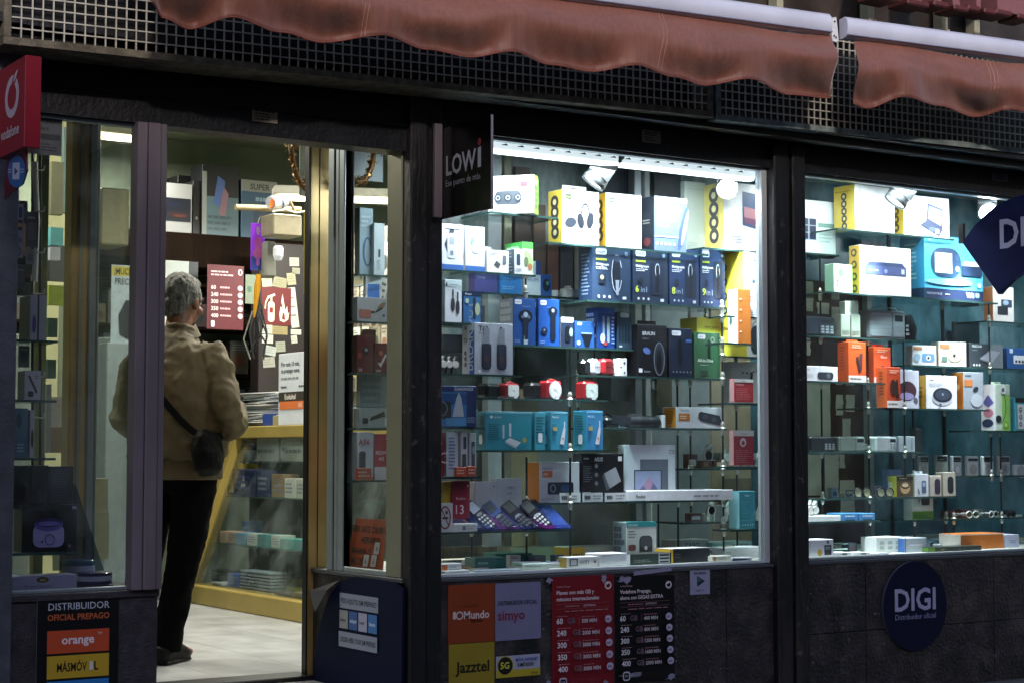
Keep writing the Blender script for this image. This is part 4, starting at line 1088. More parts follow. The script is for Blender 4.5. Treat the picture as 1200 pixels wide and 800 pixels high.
def camcorder(sh, x0, x1, yt, label):
    loc, w, h = spot(sh, x0, x1, yt)
    e = empty('camcorder', loc, label, 'camcorder')
    mb = MB(); mb.box((-w*.35, .01, 0), (w*.3, .06, h*.7), plastic('#16181d'), .01); mb.tube([(-w*.5, .035, h*.42), (-w*.33, .035, h*.42)], h*.34, plastic('#1d2026'), 14); mb.build('body', e)
    mb = MB(); mb.extr([(-w*.2, -.005, h*.3), (w*.45, -.03, h*.2), (w*.5, -.03, h*.75), (-w*.15, -.005, h*.9)], (0, .006, 0), plastic('#20242b')); mb.build('screen_flap', e)
    mb = MB(); mb.tube([(-w*.3, .06, h*.7), (0, .07, h), (w*.3, .06, h*.65)], .006, M_BLACK); mb.build('hand_strap', e)
camcorder(SH['e3'], 708, 735, 484, 'small black camcorder with its screen flap out, beside the last router box')
carton(SH['e3'], 777, 780, 486, .05, 'white stub box between the cylindrical speaker and the orange end', '#e4e6e6', None, group=WG)
# red clocks
def clock(sh, x0, x1, yt, label, round_):
    loc, w, h = spot(sh, x0, x1, yt, .01)
    e = empty('alarm_clock', loc, label, 'alarm clock', 'red alarm clocks', R(12))
    red = plastic('#a8262c', .3)
    mb = MB()
    mb.box((-w/2, 0, 0), (w/2, .055, h), red, .008)
    mb.tube([(-w*.3, .02, h), (0, .02, h+.006), (w*.3, .02, h)], .004, plastic('#c23a3a'))
    mb.build('body', e)
    mb = MB(); P = Pen(mb, (-w/2, -.0012, 0), (w, 0, 0), (0, 0, h), (0, -1, 0))
    if round_: P.o(.5, .5, .42, '#cfd3d2'); P.o(.5, .5, .37, '#eceeea')
    else: P.rr(.1, .1, .9, .9, '#cfd3d2', .2); P.rr(.14, .14, .86, .86, '#eef0ec', .15)
    for k in range(12):
        a = R(30*k); r1, r2 = (.30, .34)
        P.poly([(.5+r1*math.cos(a)-.012*math.sin(a), .5+r1*math.sin(a)+.012*math.cos(a)), (.5+r2*math.cos(a)-.012*math.sin(a), .5+r2*math.sin(a)+.012*math.cos(a)), (.5+r2*math.cos(a)+.012*math.sin(a), .5+r2*math.sin(a)-.012*math.cos(a)), (.5+r1*math.cos(a)+.012*math.sin(a), .5+r1*math.sin(a)-.012*math.cos(a))], '#2a2a2c'); P.k -= 1
    P.k += 1
    for a, r, t in ((150, .2, .02), (-30, .28, .014), (55, .12, .012)):
        a = R(a); P.poly([(.5-t*math.sin(a), .5+t*math.cos(a)), (.5+r*math.cos(a), .5+r*math.sin(a)), (.5+t*math.sin(a), .5-t*math.cos(a))], '#1c1c1e')
    mb.build('dial', e)
    mb = MB(); mb.box((-w*.08, -.012, 0), (w*.14, -.008, .012), mat('#e6e8e6', .5)); mb.build('price_tag', e)
def darkclock(sh, x0, x1, yt, label):
    loc, w, h = spot(sh, x0, x1, yt, .03)
    mb = MB(); mb.box((-w/2, 0, 0), (w/2, .06, h), plastic('#131417', .35), .012)
    for k in range(4): mb.box((-w*.25+w*.15*k, -.003, h*.2), (-w*.22+w*.15*k, .001, h*.8), plastic('#2a2c30'))
    setp(mb.build('black_clock', loc=loc, rotz=R(15)), label, 'clock', 'black clocks beside the red ones')
darkclock(SH['d2'], 568, 590, 449, 'black clock turned away, beside the square red clock by the post')
clock(SH['d2'], 592, 611, 449, 'red alarm clock with a square white dial beside the white post', False)
darkclock(SH['d2'], 622, 637, 448, 'black clock turned away, beside the round dial clock')
clock(SH['d2'], 640, 661, 446, 'red alarm clock with a round white dial', True)
clock(SH['d2'], 683, 704, 447, 'red alarm clock with a square white dial near the thin black rods', False)
# portable speakers row
def rspeaker(sh, x0, x1, yt, label, col):
    loc, w, h = spot(sh, x0, x1, yt, .03)
    e = empty('portable_speaker', loc, label, 'speaker', 'rounded speakers in a row', R(14))
    mb = MB(); mb.box((-w/2, 0, 0), (w/2, .05, h), plastic(col), .014); mb.build('body', e)
    mb = MB(); P = Pen(mb, (-w/2, -.001, 0), (w, 0, 0), (0, 0, h), (0, -1, 0)); P.rr(.14, .14, .86, .86, {'#101216': '#24262b', '#d5d9dd': '#bfc4ca'}.get(col, '#7d1c20'), .25)
    for k in range(3): P.o(.3+.2*k, .5, .05, '#1a1c20' if col != '#101216' else '#3c3f46')
    mb.build('grille', e)
rspeaker(SH['d1'], 683, 694, 421, 'black rounded speaker, first of the row', '#101216')
rspeaker(SH['d1'], 694, 706, 420, 'white rounded speaker between the black and the red one', '#d5d9dd')
rspeaker(SH['d1'], 706, 723, 420, 'red rounded speaker in the row', '#b2282e')
carton(SH['d1'], 725, 735, 420, .04, 'small white box with dark dots beside the red rounded speaker', '#e3e6ea', lambda F, L, Rr, T: (F.o(.3, .5, .08, '#3b4560'), F.o(.7, .75, .12, '#2c3a60'), F.o(.7, .2, .1, '#2c3a60'), F.ln(.1, .88, .9, .95, 1, '#6a7080')), group=WG)
# headsets/watches by the pillar
def coils(sh, x0, x1, yt, label, n=3, mt=None, nm='coiled_watch', cat='watch', group=None, r=None, back=.04):
    loc, w, h = spot(sh, x0, x1, yt, back); mt = mt or M_CHROME
    e = empty(nm, loc, label, cat, group)
    rr = h*.48
    mb = MB()
    for k in range(n):
        cx = -w/2+rr+(w-2*rr)*k/max(1, n-1)
        pts = [(cx+rr*.55*math.cos(a)+.25*rr*math.sin(a), .03+.02*math.cos(a), rr+rr*.95*math.sin(a)) for a in [2*math.pi*q/20 for q in range(20)]]
        mb.tube(pts, rr*.2, mt, 8, closed=True)
    mb.build('strap', e)
    mb = MB()
    for k in range(n):
        cx = -w/2+rr+(w-2*rr)*k/max(1, n-1)
        mb.lathe([(.0001, -.004), (rr*.42, -.004), (rr*.45, 0), (rr*.3, .006)], mat('#e8e8e2', .25), c=(cx-rr*.35, .0, rr*1.1), axis='y', n=14)
    mb.build('watch_face', e)
coils(SH['d0'], 514, 545, 417, 'dark and chrome coiled headphones lying by the black pillar', 3, mat('#3a3c40', .3, .6), 'coiled_headphones', 'headphones')
WGp = 'coiled chrome watches on the end shelves'
coils(SH['f3'], 824, 843, 520, 'coiled chrome watches behind the black rod, upper shelf', 3, M_CHROME, group=WGp)
coils(SH['f3'], 846, 857, 524, 'coiled chrome watch beside the lower red card box', 1, M_CHROME, group=WGp)
coils(SH['f3'], 885, 898, 530, 'coiled chrome watch between the lower red card box and the window frame', 1, M_CHROME, group=WGp)
coils(SH['f4'], 826, 846, 586, 'coiled chrome watches on the lower end shelf behind the rods', 3, M_CHROME, group=WGp)
coils(SH['f4'], 848, 860, 588, 'white faced watch standing next to the teal box', 1, mat('#d8dcd8', .3), group=WGp)
coils(SH['f4'], 886, 898, 586, 'white faced watch between the teal box and the window frame', 1, mat('#d8dcd8', .3), group=WGp)
# red card boxes
def redcard(F, L, Rr, T):
    F.r(0, .86, 1, 1, '#e6e0e0'); F.t('Vodafone', .35, .89, .06, '#8a6a70', mw=.5); F.ln(.06, .72, .6, .8, 2, '#f0c9c9'); F.ln(.08, .08, .9, .62, 7, '#e08a8c', fill=.3)
def redcard2(F, L, Rr, T):
    F.r(0, .84, 1, 1, '#e8e2e2'); F.t('Vodafone', .35, .88, .05, '#8a6a70', mw=.5); F.o(.45, .66, .16, '#e9d8da'); F.o(.45, .64, .08, '#b03440'); F.ln(.08, .06, .9, .46, 7, '#d47a84', fill=.3)
CG = 'red card boxes in the end column'
carton(SH['d3'], 860, 884, 444, .03, 'upper red card box with a pale top band', '#b8323c,#cfa0a0', redcard, back=-.1, group=CG, yaw=4)
carton(At(872, 545, .24), 859, 884, 504, .03, 'lower red card box with a pale round emblem', '#b02c40,#cfa0a0', redcard2, back=0, group=CG, yaw=4)
S('f5', 850, 890, 872, 546, .14, .1, 'small glass shelf just under the lower red card box')
carton(SH['d3'], 858, 890, 424, .06, 'white box with a blue appliance pictured on it, behind the upper red card box', '#d4dbd8', lambda F, L, Rr, T: (row(F, .4, .85, .74, 4, .03, '#3a3f4a'), F.e(.78, .45, .12, .34, '#36406c'), F.rr(.7, .6, .95, .72, '#2a3050'), F.r(.9, .1, 1, .95, '#9ab46c')), back=.08, group=WG)
carton(SH['d3'], 891, 899, 436, .05, 'bright white round cornered box at the window frame', '#eef0ee', lambda F, L, Rr, T: F.ring(.5, .5, .3, .2, .002, '#b4bcbc'), group=WG)
carton(At(873, 619, .22), 864, 886, 575, .06, 'teal upright box with a pale name at its top, near the window frame', '#2f95a8,#8cc4cc', lambda F, L, Rr, T: (F.t('Taurus', .32, .86, .05, '#e4f6f8', mw=.5, b=True), F.r(.08, .22, .92, .225, '#bfe4ea'), row(F, .18, .8, .1, 5, .03, '#d4eef2'), F.ln(.1, .3, .6, .75, 6, '#4fb0c0')), back=.0, yaw=10, group=WG)
S('f6', 855, 895, 873, 620, .12, .12, 'small glass shelf under the teal upright box')
for i, (a, b, y, col, sh) in enumerate(((822, 834, 553, '#4a3424', 'f3'), (836, 848, 541, '#5a3c28', 'f3'))):
    carton(SH['f3'], a, b, 539, .04, ['small brown watch case beside the chrome watches, plain front', 'small brown watch case with a pale square window'][i], col, lambda F, L, Rr, T: F.r(.3, .25, .75, .75, '#c4b49a') if i else F.ln(.2, .2, .8, .8, 3, '#a08a70'), back=.0, group='small brown watch cases')
# phone boxes by the pillar
PG = 'phone boxes in the pillar corner'
carton(SH['f1'], 512, 521, 506, .05, 'deep red phone box touching the black pillar', '#8a2034', lambda F, L, Rr, T: (F.t('C', .3, .3, .25, '#e8d4da'), F.ln(.2, .7, .8, .8, 1, '#d8a4b0')), group=PG)
carton(SH['f1'], 523, 537, 506, .05, 'white phone box with blue print, second from the black pillar', '#c4cdda,#a9b4c4', lambda F, L, Rr, T: (F.ln(.2, .15, .8, .9, 10, '#4a6aa4')), group=PG)
carton(SH['f1'], 540, 548, 505, .05, 'white phone box with a dark phone pictured, third from the black pillar', '#c9ccd4,#b4b9c4', lambda F, L, Rr, T: (F.rr(.2, .1, .8, .5, '#28333c'), F.rr(.35, .6, .8, .88, '#28333c')), group=PG)
carton(SH['f1'], 550, 558, 507, .05, 'grey phone box with a dark phone pictured, last on its shelf', '#b9bec8,#a4aab8', lambda F, L, Rr, T: (F.rr(.3, .15, .8, .8, '#39454e'), F.e(.6, .6, .2, .1, '#8b99a4')), group=PG)
carton(At(540, 558, .17), 534, 547, 547, .012, 'small orange label card in front of the white phone boxes', '#c24a2c', lambda F, L, Rr, T: F.ln(.1, .2, .9, .8, 2, '#e8b8a4'), back=-.004, group='small orange label cards', yaw=0)
carton(At(540, 558, .17), 548, 558, 546, .012, 'small orange label card in front of the grey phone box', '#b4452c', lambda F, L, Rr, T: F.ln(.1, .2, .9, .8, 2, '#e8b8a4'), back=-.004, group='small orange label cards', yaw=0)
# lower shelf
carton(SH['g1'], 515, 530, 564, .05, 'mustard yellow phone box behind the no smoking sign', '#b49a34', lambda F, L, Rr, T: F.ln(.1, .1, .6, .2, 2, '#7a6820'), back=.08, group=PG)
carton(SH['g1'], 530, 551, 563, .05, 'crimson phone box marked with a big 13', '#8c2138', lambda F, L, Rr, T: (F.t('Redmi', .22, .62, .06, '#e4c4cc', mw=.6), F.t('13', .2, .34, .18, '#f0dce2'), F.o(.86, .9, .04, '#e4c4cc'), F.ring(.5, .12, .45, .1, .004, '#c4a0b4', 20, 160)), back=.07, group=PG)
mb = MB(); loc, w, h = spot(SH['g1'], 515, 531, 589, .0)
mb.box((-w/2, 0, 0), (w/2, .003, h), mat('#d5d8de', .5), .0005)
P = Pen(mb, (-w/2, 0, 0), (w, 0, 0), (0, 0, h), (0, -1, 0)); P.ring(.42, .5, .44, .40, .006, '#8e2434'); P.rr(.2, .45, .66, .52, '#2a2a2e'); P.e(.52, .68, .1, .07, '#4a4a50'); P.poly([(.12, .78), (.17, .82), (.74, .2), (.69, .16)], '#8e2434')
setp(mb.build('no_smoking_sign', loc=loc, rotz=R(3)), 'white no smoking card with a crossed out cigarette standing by the black pillar', 'sign')
carton(SH['g1'], 557, 582, 564, .05, 'plain pale grey phone box behind the tilted phones', '#c4c8cf,#a9aeb8', lambda F, L, Rr, T: (F.t('Smart', .3, .5, .05, '#5a5f68', mw=.45), F.ln(.4, .4, .8, .45, 1, '#7a7f88'), F.o(.86, .9, .04, '#70757e')), back=.11, group=PG)
carton(SH['g1'], 582, 612, 560, .05, 'taller pale grey phone box marked with four letters', '#bfc6cc,#a4abb4', lambda F, L, Rr, T: (F.t('OPPO', .38, .78, .06, '#4a4f56', mw=.35), F.t('A18', .38, .68, .05, '#4a4f56')), back=.11, group=PG)
carton(SH['g1'], 532, 560, 613, .04, 'tiny white box lying in front of the crimson phone box', '#e2e2e6', lambda F, L, Rr, T: (F.r(.35, .2, .5, .7, '#7a808c'), F.ln(.55, .2, .9, .8, 2, '#a0a6b0')), back=.01, group=WG)
# acrylic stands with tilted phones
def handset(x0, x1, ytop, label, k):
    xm = (x0+x1)/2; Y = .21; z0 = SH['g1'].z
    p = Vector((XY(xm, Y), Y, z0+.006)); L = .150; W = .05
    e = empty('flip_phone' if k in (1, 3) else 'keypad_phone', p, label, 'phone', 'phones tilted on coloured stands')
    e.rotation_euler = (R(-38), R(-33), 0)
    dark = plastic(['#1a1c22', '#24304c', '#17181c', '#0f1013'][k], .25)
    mb = MB()
    if k in (0,):
        mb.box((-W/2, -.008, 0), (W/2, .006, L), dark, .006)
    else:
        mb.box((-W/2, -.008, 0), (W/2, .006, L*.5), dark, .006)
    mb.build('body', e)
    if k:
        m2 = MB(); t = .12 if k == 3 else .04
        m2.extr([(-W/2, -.010, L*.5), (W/2, -.010, L*.5), (W/2, -.010-t*.0, L), (-W/2, -.010-t*.0, L)], (0, .012, 0), plastic(['', '#4c62a0', '#15171a', '#0d0e10'][k], .2))
        m2.build('flip_lid', e)
    m3 = MB(); P = Pen(m3, (-W/2, -.008, 0), (W, 0, 0), (0, 0, L), (0, -1, 0))
    kc = '#c9ccd4' if k in (0, 3) else '#4a4e58'
    for r in range(4):
        for c in range(3): P.rr(.12+.27*c, .06+.11*r, .32+.27*c, .13+.11*r, kc, .4); P.k -= 1
    P.k += 1
    P.rr(.25, .49 if not k else .42, .75, .58 if not k else .49, '#8a8f9a', .5)
    m3.build('keypad', e)
    m4 = MB(); P = Pen(m4, (-W/2, -.0105, 0), (W, 0, 0), (0, 0, L), (0, -1, 0))
    P.rr(.12, .62, .88, .94, ['#a9b4c8', '#1c2438', '#0c0d10', '#16181c'][k], .1)
    m4.build('screen', e)
def stand(x0, x1, col, label):
    Y = .195; xa, xb = XY(x0, Y), XY(x1, Y); z = SH['g1'].z+.001
    m = glass_mat('tinted_acrylic', tuple(v**.55 for v in lin(col)[:3]), 1.5, .05, .45, col)
    mb = MB(); w = xb-xa
    mb.box((xa, Y, z), (xb, Y+.12, z+.003), m)
    mb.add([(xa, Y+.004, z+.003), (xb, Y+.004, z+.003), (xb-w*.55, Y+.13, z+.115), (xa-w*.55, Y+.13, z+.115)], [(0, 1, 2, 3)], m)
    mb.add([(xa, Y+.006, z+.001), (xb, Y+.006, z+.001), (xb-w*.55, Y+.132, z+.113), (xa-w*.55, Y+.132, z+.113)], [(3, 2, 1, 0)], m)
    mb.tube([(xa, Y+.002, z+.012), (xb, Y+.002, z+.012)], .003, m, 6)
    setp(mb.build('phone_stand'), label, 'phone stand', 'coloured acrylic phone stands')
for i, (a, b, c) in enumerate(((560, 586, '#4a6ad0'), (586, 610, '#b050c0'), (610, 632, '#5060c8'), (632, 652, '#b848c0'), (652, 670, '#6080d8'))):
    stand(a, b, c, ['blue acrylic stand under the phone with pale keys', 'magenta acrylic stand under the blue lidded phone', 'violet blue acrylic stand under the slim black phone', 'magenta acrylic stand under the opened flip phone', 'empty pale blue acrylic stand at the end of the phones'][i])
handset(572, 584, 583, 'silver grey phone with large pale keys, nearest to the black pillar', 0)
handset(592, 604, 583, 'dark phone with a blue lid, second of the tilted phones', 1)
handset(614, 626, 585, 'slim black phone, third of the tilted phones', 2)
handset(636, 648, 577, 'black flip phone with pale keys, last of the tilted phones', 3)
stand(538, 553, '#a070c8', 'small violet acrylic stand in front of the crimson phone box')
# radio, drive, tablet
carton(SH['f2'], 632, 679, 541, .10, 'white box with an orange end and a car radio pictured on it', '#c9ced6,#c47a30', lambda F, L, Rr, T: (F.t('Motorola', .08, .82, .06, '#5a6070', mw=.25), F.r(.07, .62, .32, .78, '#c9682e'), F.t('FM', .1, .65, .08, '#f4e0d0'), F.rr(.2, .2, .84, .5, '#1b2432', .15), F.ring(.33, .35, .07, .1, .004, '#8f9cb0'), F.rr(.52, .26, .74, .44, '#34507c'), F.ln(.05, .05, .5, .12, 1, '#a4abb4')), group=WG)
carton(SH['f2'], 681, 731, 531, .06, 'black box with a tilted silver disc drive pictured on it', '#131419', lambda F, L, Rr, T: (F.t('ASUS', .3, .84, .08, '#cfd4dc', mw=.2, b=True), F.r(.86, .84, .95, .94, '#cfd4dc'), F.ln(.05, .86, .2, .93, 1, '#cfd4dc'), F.poly([(.52, .58), (.80, .72), (.93, .42), (.66, .27)], '#9aa0a8'), F.poly([(.48, .52), (.52, .58), (.66, .27), (.58, .22)], '#555b66'), row(F, .34, .34, .74, 1, .04, '#8b919c'), row(F, .34, .34, .56, 1, .04, '#8b919c'), row(F, .34, .34, .38, 1, .04, '#8b919c'), F.ln(.03, .4, .24, .75, 8, '#7a808a'), F.t('ZenDrive U9M', .28, .05, .06, '#a4abb8', mw=.6), F.r(.03, .1, .2, .2, '#d4d8de')), group=WG)
def zte(F, L, Rr, T):
    F.r(.30, .14, .85, .74, '#5c6270'); F.r(.18, 0, .72, .55, '#2a2f40'); F.r(.20, .03, .70, .53, '#8c94b4'); F.poly([(.20, .03), (.70, .03), (.70, .12), (.55, .32), (.47, .42), (.36, .27), (.2, .12)], '#5f5a84'); F.poly([(.36, .27), (.47, .42), (.55, .32), (.5, .2), (.42, .18)], '#a07c96'); F.t('ZTE', .86, .84, .07, '#6a7080', mw=.12)
carton(SH['f2'], 732, 791, 521, .05, 'white tablet box with a mountain picture on its screen', '#ccd0da', zte, back=.07, group=WG)
# flat white box
loc, w, h = spot(SH['f2'], 741, 852, 574, -.03)
mb = MB(); mb.box((-w/2, 0, 0), (w/2, .24, h), mat('#dfe3ea', .4), .002)
P = pens(mb, w, .24, h); P['T'].e(.5, .52, .36, .38, '#868d90', 32); P['T'].e(.5, .52, .34, .36, '#a4aaa8', 32); P['T'].ln(.05, .9, .3, .96, 1, '#8b9098')
P['F'].t('Redmi', .08, .3, .28, '#3a3f48', mw=.12, b=True); P['F'].ln(.62, .25, .95, .6, 1, '#8b9098')
setp(mb.build('product_box', loc=loc, rotz=R(-9)), 'flat white box with an oval window lying on the long shelf', 'box', WG)
# price strips
for i, (a, b) in enumerate(((656, 680), (683, 706), (709, 733))):
    loc, w, h = spot(SH['f2'], a, b, 577, -.002)
    mb = MB(); mb.box((-w/2, 0, 0), (w/2, .004, h), mat('#dfe4e6', .45)); P = Pen(mb, (-w/2, 0, 0), (w, 0, 0), (0, 0, h), (0, -1, 0)); P.ln(.08, .25, .4, .75, 1, '#3a4048', fill=.8); P.ln(.5, .2, .95, .8, 2, '#7b828a')
    setp(mb.build('price_card', loc=loc), ['long price card under the car radio box', 'long price card under the black drive box', 'long price card touching the flat white box'][i], 'price card', 'price cards on the long shelf')
# window deck
D1 = Deck(ZS+.001, .13)
def dk(x0, x1, yt, Y, d, label, cols, art=None, yaw=0, group='boxes lying on the window floor', cat='box'):
    return carton(Deck(ZS+.001, Y), x0, x1, yt, d, label, cols, art, back=0, yaw=yaw, group=group, cat=cat)
dk(515, 542, 660, .14, .06, 'flat white box with an orange square on the window floor, by the black pillar', '#dfe3e2', lambda F, L, Rr, T: (F.r(.1, .1, .35, .9, '#c46a30'), F.ln(.4, .2, .9, .8, 2, '#9aa0a4')), 4)
dk(558, 592, 653, .30, .10, 'flat dark teal box on the window floor', '#2a6a64,#2a6a64,#3a7c74', lambda F, L, Rr, T: F.ln(.1, .3, .5, .7, 1, '#8fc0b8'), -8)
dk(582, 622, 648, .42, .12, 'larger dark teal box further back on the window floor', '#2a6e66,#2a6e66,#347a70', lambda F, L, Rr, T: F.ln(.1, .3, .5, .7, 1, '#8fc0b8'), -8)
dk(614, 642, 660, .16, .14, 'flat mint green and white box on the window floor', '#cfe0d6,#9cc9b4,#cfe2d8', lambda F, L, Rr, T: F.ln(.1, .3, .8, .7, 1, '#8ab09c'), -16)
dk(642, 662, 659, .20, .08, 'flat white box against the mint green one', '#dde2e0', lambda F, L, Rr, T: F.ln(.1, .3, .8, .7, 1, '#9aa4a0'), -4)
dk(664, 700, 652, .15, .06, 'low white box with a grey chip pictured and a yellow end', '#e0e2e4,#b89a4a', lambda F, L, Rr, T: (F.r(.08, .15, .35, .85, '#4a5058'), F.r(.12, .25, .31, .75, '#c9ccd0'), F.t('WIFI', .4, .3, .4, '#5a6068', mw=.3), F.o(.9, .5, .04, '#6a7078')))
dk(702, 734, 648, .15, .10, 'low white box with a shiny plain front, in the middle of the window floor', '#e4e8ee', lambda F, L, Rr, T: F.ln(.1, .75, .6, .9, 1, '#a4acb4'))
dk(738, 786, 648, .15, .10, 'low dark box with white chips along its end', '#2a322c,#d4d8dc', lambda F, L, Rr, T: (F.r(.03, .1, .68, .9, '#36453a'), F.ln(.1, .2, .6, .5, 2, '#8fa494'), F.r(.68, .05, .95, .95, '#e0e4e8'), [F.r(.70, .12+.3*k, .93, .3+.3*k, '#3b414a') for k in range(3)]))
dk(784, 832, 642, .17, .10, 'low black box with a yellow end on the window floor', '#16181c,#e0b840,#e6e8e6', lambda F, L, Rr, T: (F.r(0, 0, .06, 1, '#e0b840'), F.ln(.1, .3, .3, .7, 2, '#5a5f68')), 3)
dk(833, 856, 651, .15, .06, 'small pale box with an orange dot beside the yellow ended box', '#e0e2d8', lambda F, L, Rr, T: (F.o(.15, .5, .08, '#c08a3a'), F.ln(.3, .3, .8, .7, 2, '#a0a49a')))
dk(857, 880, 653, .14, .05, 'small navy and white box near the window frame', '#c9d0d8', lambda F, L, Rr, T: (F.poly([(0, 0), (1, 0), (.6, .6), (0, 1)], '#3a4660'),))
dk(848, 897, 641, .30, .12, 'long white box with tiny print at the end of the window floor', '#e0e4e8', lambda F, L, Rr, T: (F.t('trevi', .04, .5, .2, '#4a4f58', mw=.1), F.ln(.1, .2, .3, .3, 1, '#8a909a'), F.ln(.8, .3, .95, .6, 2, '#8a909a')))
dk(790, 830, 632, .60, .10, 'pale grey box marked with big dark letters, far back on the window floor', '#b9c2c0', lambda F, L, Rr, T: (F.t('CASIO', .3, .45, .35, '#3a3f44', mw=.4, b=True)))
dk(834, 880, 634, .56, .10, 'teal and grey long box far back on the window floor', '#8fa8a4,#2f9a8c', lambda F, L, Rr, T: (F.r(0, .1, .25, .7, '#2f9a8c'), F.t('TAURUS', .5, .45, .3, '#3a3f44', mw=.4, b=True)))
dk(668, 726, 640, .40, .12, 'long box with a mustard end far back on the window floor', '#a4a89c,#c09a3c', lambda F, L, Rr, T: (F.r(0, 0, .28, 1, '#c09a34'), row(F, .06, .22, .5, 4, .018, '#3a3420')))
dk(600, 652, 641, .62, .12, 'low pale grey box far back behind the mint green one', '#a4a894', None)
dk(520, 552, 668, .12, .04, 'thin white sleeve lying by the window sill', '#e6e8ea', None, 10)
dk(560, 610, 667, .15, .05, 'bluish magazine lying flat by the window sill', '#9fb0c0', lambda F, L, Rr, T: [T.ln(.1, .1, .9, .9, 4, '#4a6a8c')], -6)
dk(733, 769, 611, .26, .09, 'white and teal box with a black air fryer pictured on it', '#c9d0cc,#6a7a80,#2f8a8c', lambda F, L, Rr, T: (F.r(0, .88, 1, 1, '#2f8c90'), F.t('cecotec', .05, .9, .07, '#dff4f4', mw=.35), F.rr(.42, .12, .86, .66, '#2a2f33', .3), F.e(.64, .5, .2, .16, '#4a5054'), F.e(.64, .36, .05, .05, '#cfd4d6'), F.rr(.05, .3, .3, .45, '#6a3a38'), F.ln(.05, .6, .35, .8, 3, '#5a6468'), L.ln(.1, .1, .9, .9, 5, '#2a3034', fill=.8)), 2, WG)
# scattered leaflets on the window floor
for i in range(14):
    px = random.uniform(520, 660) if i < 9 else random.uniform(680, 880); Y = random.uniform(.2, .55)
    X = XY(px, Y); mb = MB(); w = random.uniform(.05, .11); d = random.uniform(.04, .08); c = random.choice(['#dfe3e6', '#cfd8d2', '#c8b078', '#9fb4cc', '#d8d2c0'])
    mb.box((-w/2, 0, 0), (w/2, d, .004+.001*(i % 4)), mat(c, .5), .0005)
    P = Pen(mb, (-w/2, 0, .0045+.001*(i % 4)), (w, 0, 0), (0, d, 0), (0, 0, 1)); P.ln(.1, .15, .9, .85, 4, random.choice(['#4a5a7a', '#7a4a44', '#555b60']))
    setp(mb.build('leaflet', loc=(X, Y, ZS+.0015+i*.0004), rotz=R(random.uniform(-40, 40))), 'loose leaflet lying flat among the boxes on the floor of the first window', 'leaflet', 'loose leaflets on the window floor')
# thin black hanging rods with clamps
ROD = [(668, 408, 660, .19, 'thin black rod carrying the middle shelves, in front of the router boxes'), (677.5, 412, 560, .30, 'thin black rod just behind the foremost one of the middle shelves'),
       (616, 288, 352, .34, 'short rod above the shaver boxes'), (794, 442, 640, .26, 'thin black rod behind the orange ended box'), (809, 366, 600, .40, 'thin dark rod beside the green trimmer box, further back'),
       (847, 358, 645, .18, 'thin black rod along the end column'), (863, 404, 648, .36, 'thin black rod behind the red card boxes'), (617, 535, 650, .22, 'thin black rod behind the white phone boxes'), (553, 560, 660, .30, 'thin black rod behind the crimson phone box'), (697, 412, 470, .34, 'short black rod beside the last red clock'), (771, 590, 645, .3, 'thin rod below the flat white box'), (828, 300, 380, .4, 'short rod behind the trimmer boxes')]
def rod(px, ya, yb, Y, label, grp, clamps=True):
    Y += .08
    x = XY(px, Y); z1 = ZY(px, ya, Y); z0 = ZY(px, yb, Y)
    e = empty('shelf_rod', (x, Y, z0), label, 'rod', grp)
    mb = MB(); mb.tube([(0, 0, 0), (0, 0, z1-z0)], .0045, plastic('#17191b', .3), 8); mb.build('rod', e)
    for z in {round((s.z-z0), 3) for s in SH.values() if z0 < s.z < z1 and s.x0-.02 < x < s.x1+.02}:
        m = MB(); m.lathe([(.0055, z-.03), (.009, z-.02), (.009, z-.004), (.014, z), (.009, z+.006), (.009, z+.02), (.0055, z+.03)], M_CHROME, n=12); m.build('clamp', e)
for r_ in ROD: rod(*r_, 'rods that carry the shelves of the first window')
# ================================================================ GOODS IN THE SECOND WINDOW
for q in (
 ('h1', 930, 986, 960, 297, .36, .2, 'glass shelf under the solar panel box by the second pillar'),
 ('h2', 984, 1122, 1040, 273, .20, .24, 'glass shelf under the portable player box'),
 ('h3', 970, 1172, 1080, 349, .20, .24, 'long glass shelf carrying the decoder box and the light blue console box'),
 ('h4', 928, 1080, 1000, 395, .24, .2, 'glass shelf carrying the radios beside the second pillar'),
 ('h5', 1158, 1230, 1180, 377, .26, .2, 'glass shelf under the small box below the hanging dark blue sign'),
 ('i1', 1068, 1230, 1120, 429, .26, .2, 'glass shelf carrying the small tape and camera boxes'),
 ('i2', 928, 1062, 990, 447, .20, .2, 'glass shelf carrying the orange boxes'),
 ('i3', 1020, 1160, 1070, 478, .22, .22, 'glass shelf carrying the portable disc player boxes'),
 ('i4', 1148, 1230, 1180, 504, .20, .2, 'glass shelf carrying the white and green box'),
 ('j1', 928, 1082, 1000, 529, .24, .2, 'glass shelf carrying the row of pocket radios'),
 ('j2', 1068, 1230, 1130, 557, .30, .2, 'glass shelf carrying the row of small white radios'),
 ('j3', 958, 1122, 1060, 582, .24, .2, 'glass shelf carrying the coffee capsule box'),
 ('k1', 928, 1030, 980, 610, .22, .2, 'glass shelf carrying the flat blue boxes'),
 ('k2', 1058, 1230, 1130, 607, .28, .2, 'glass shelf carrying the folded spectacles')):
    S(q[0], *q[1:], grp='glass shelves of the second window')
W2 = 'boxed goods in the second window'
def solar(F, L, Rr, T):
    F.r(0, .24, .44, .66, '#9aa6ae'); 
    for i in range(2):
        for j in range(3): F.r(.02+.22*i, .26+.135*j, .20+.22*i, .375+.135*j, '#1f2a48')
    F.r(.48, .5, .96, .58, '#6f9a90'); F.r(0, -.1, .01, 0, '#6a5a4a'); F.ln(.5, .2, .9, .4, 3, '#b4c8c4')
carton(SH['h1'], 941, 982, 236, .08, 'white box with a small solar panel pictured on it, beside the second pillar', '#e2ecea', solar, group=W2)
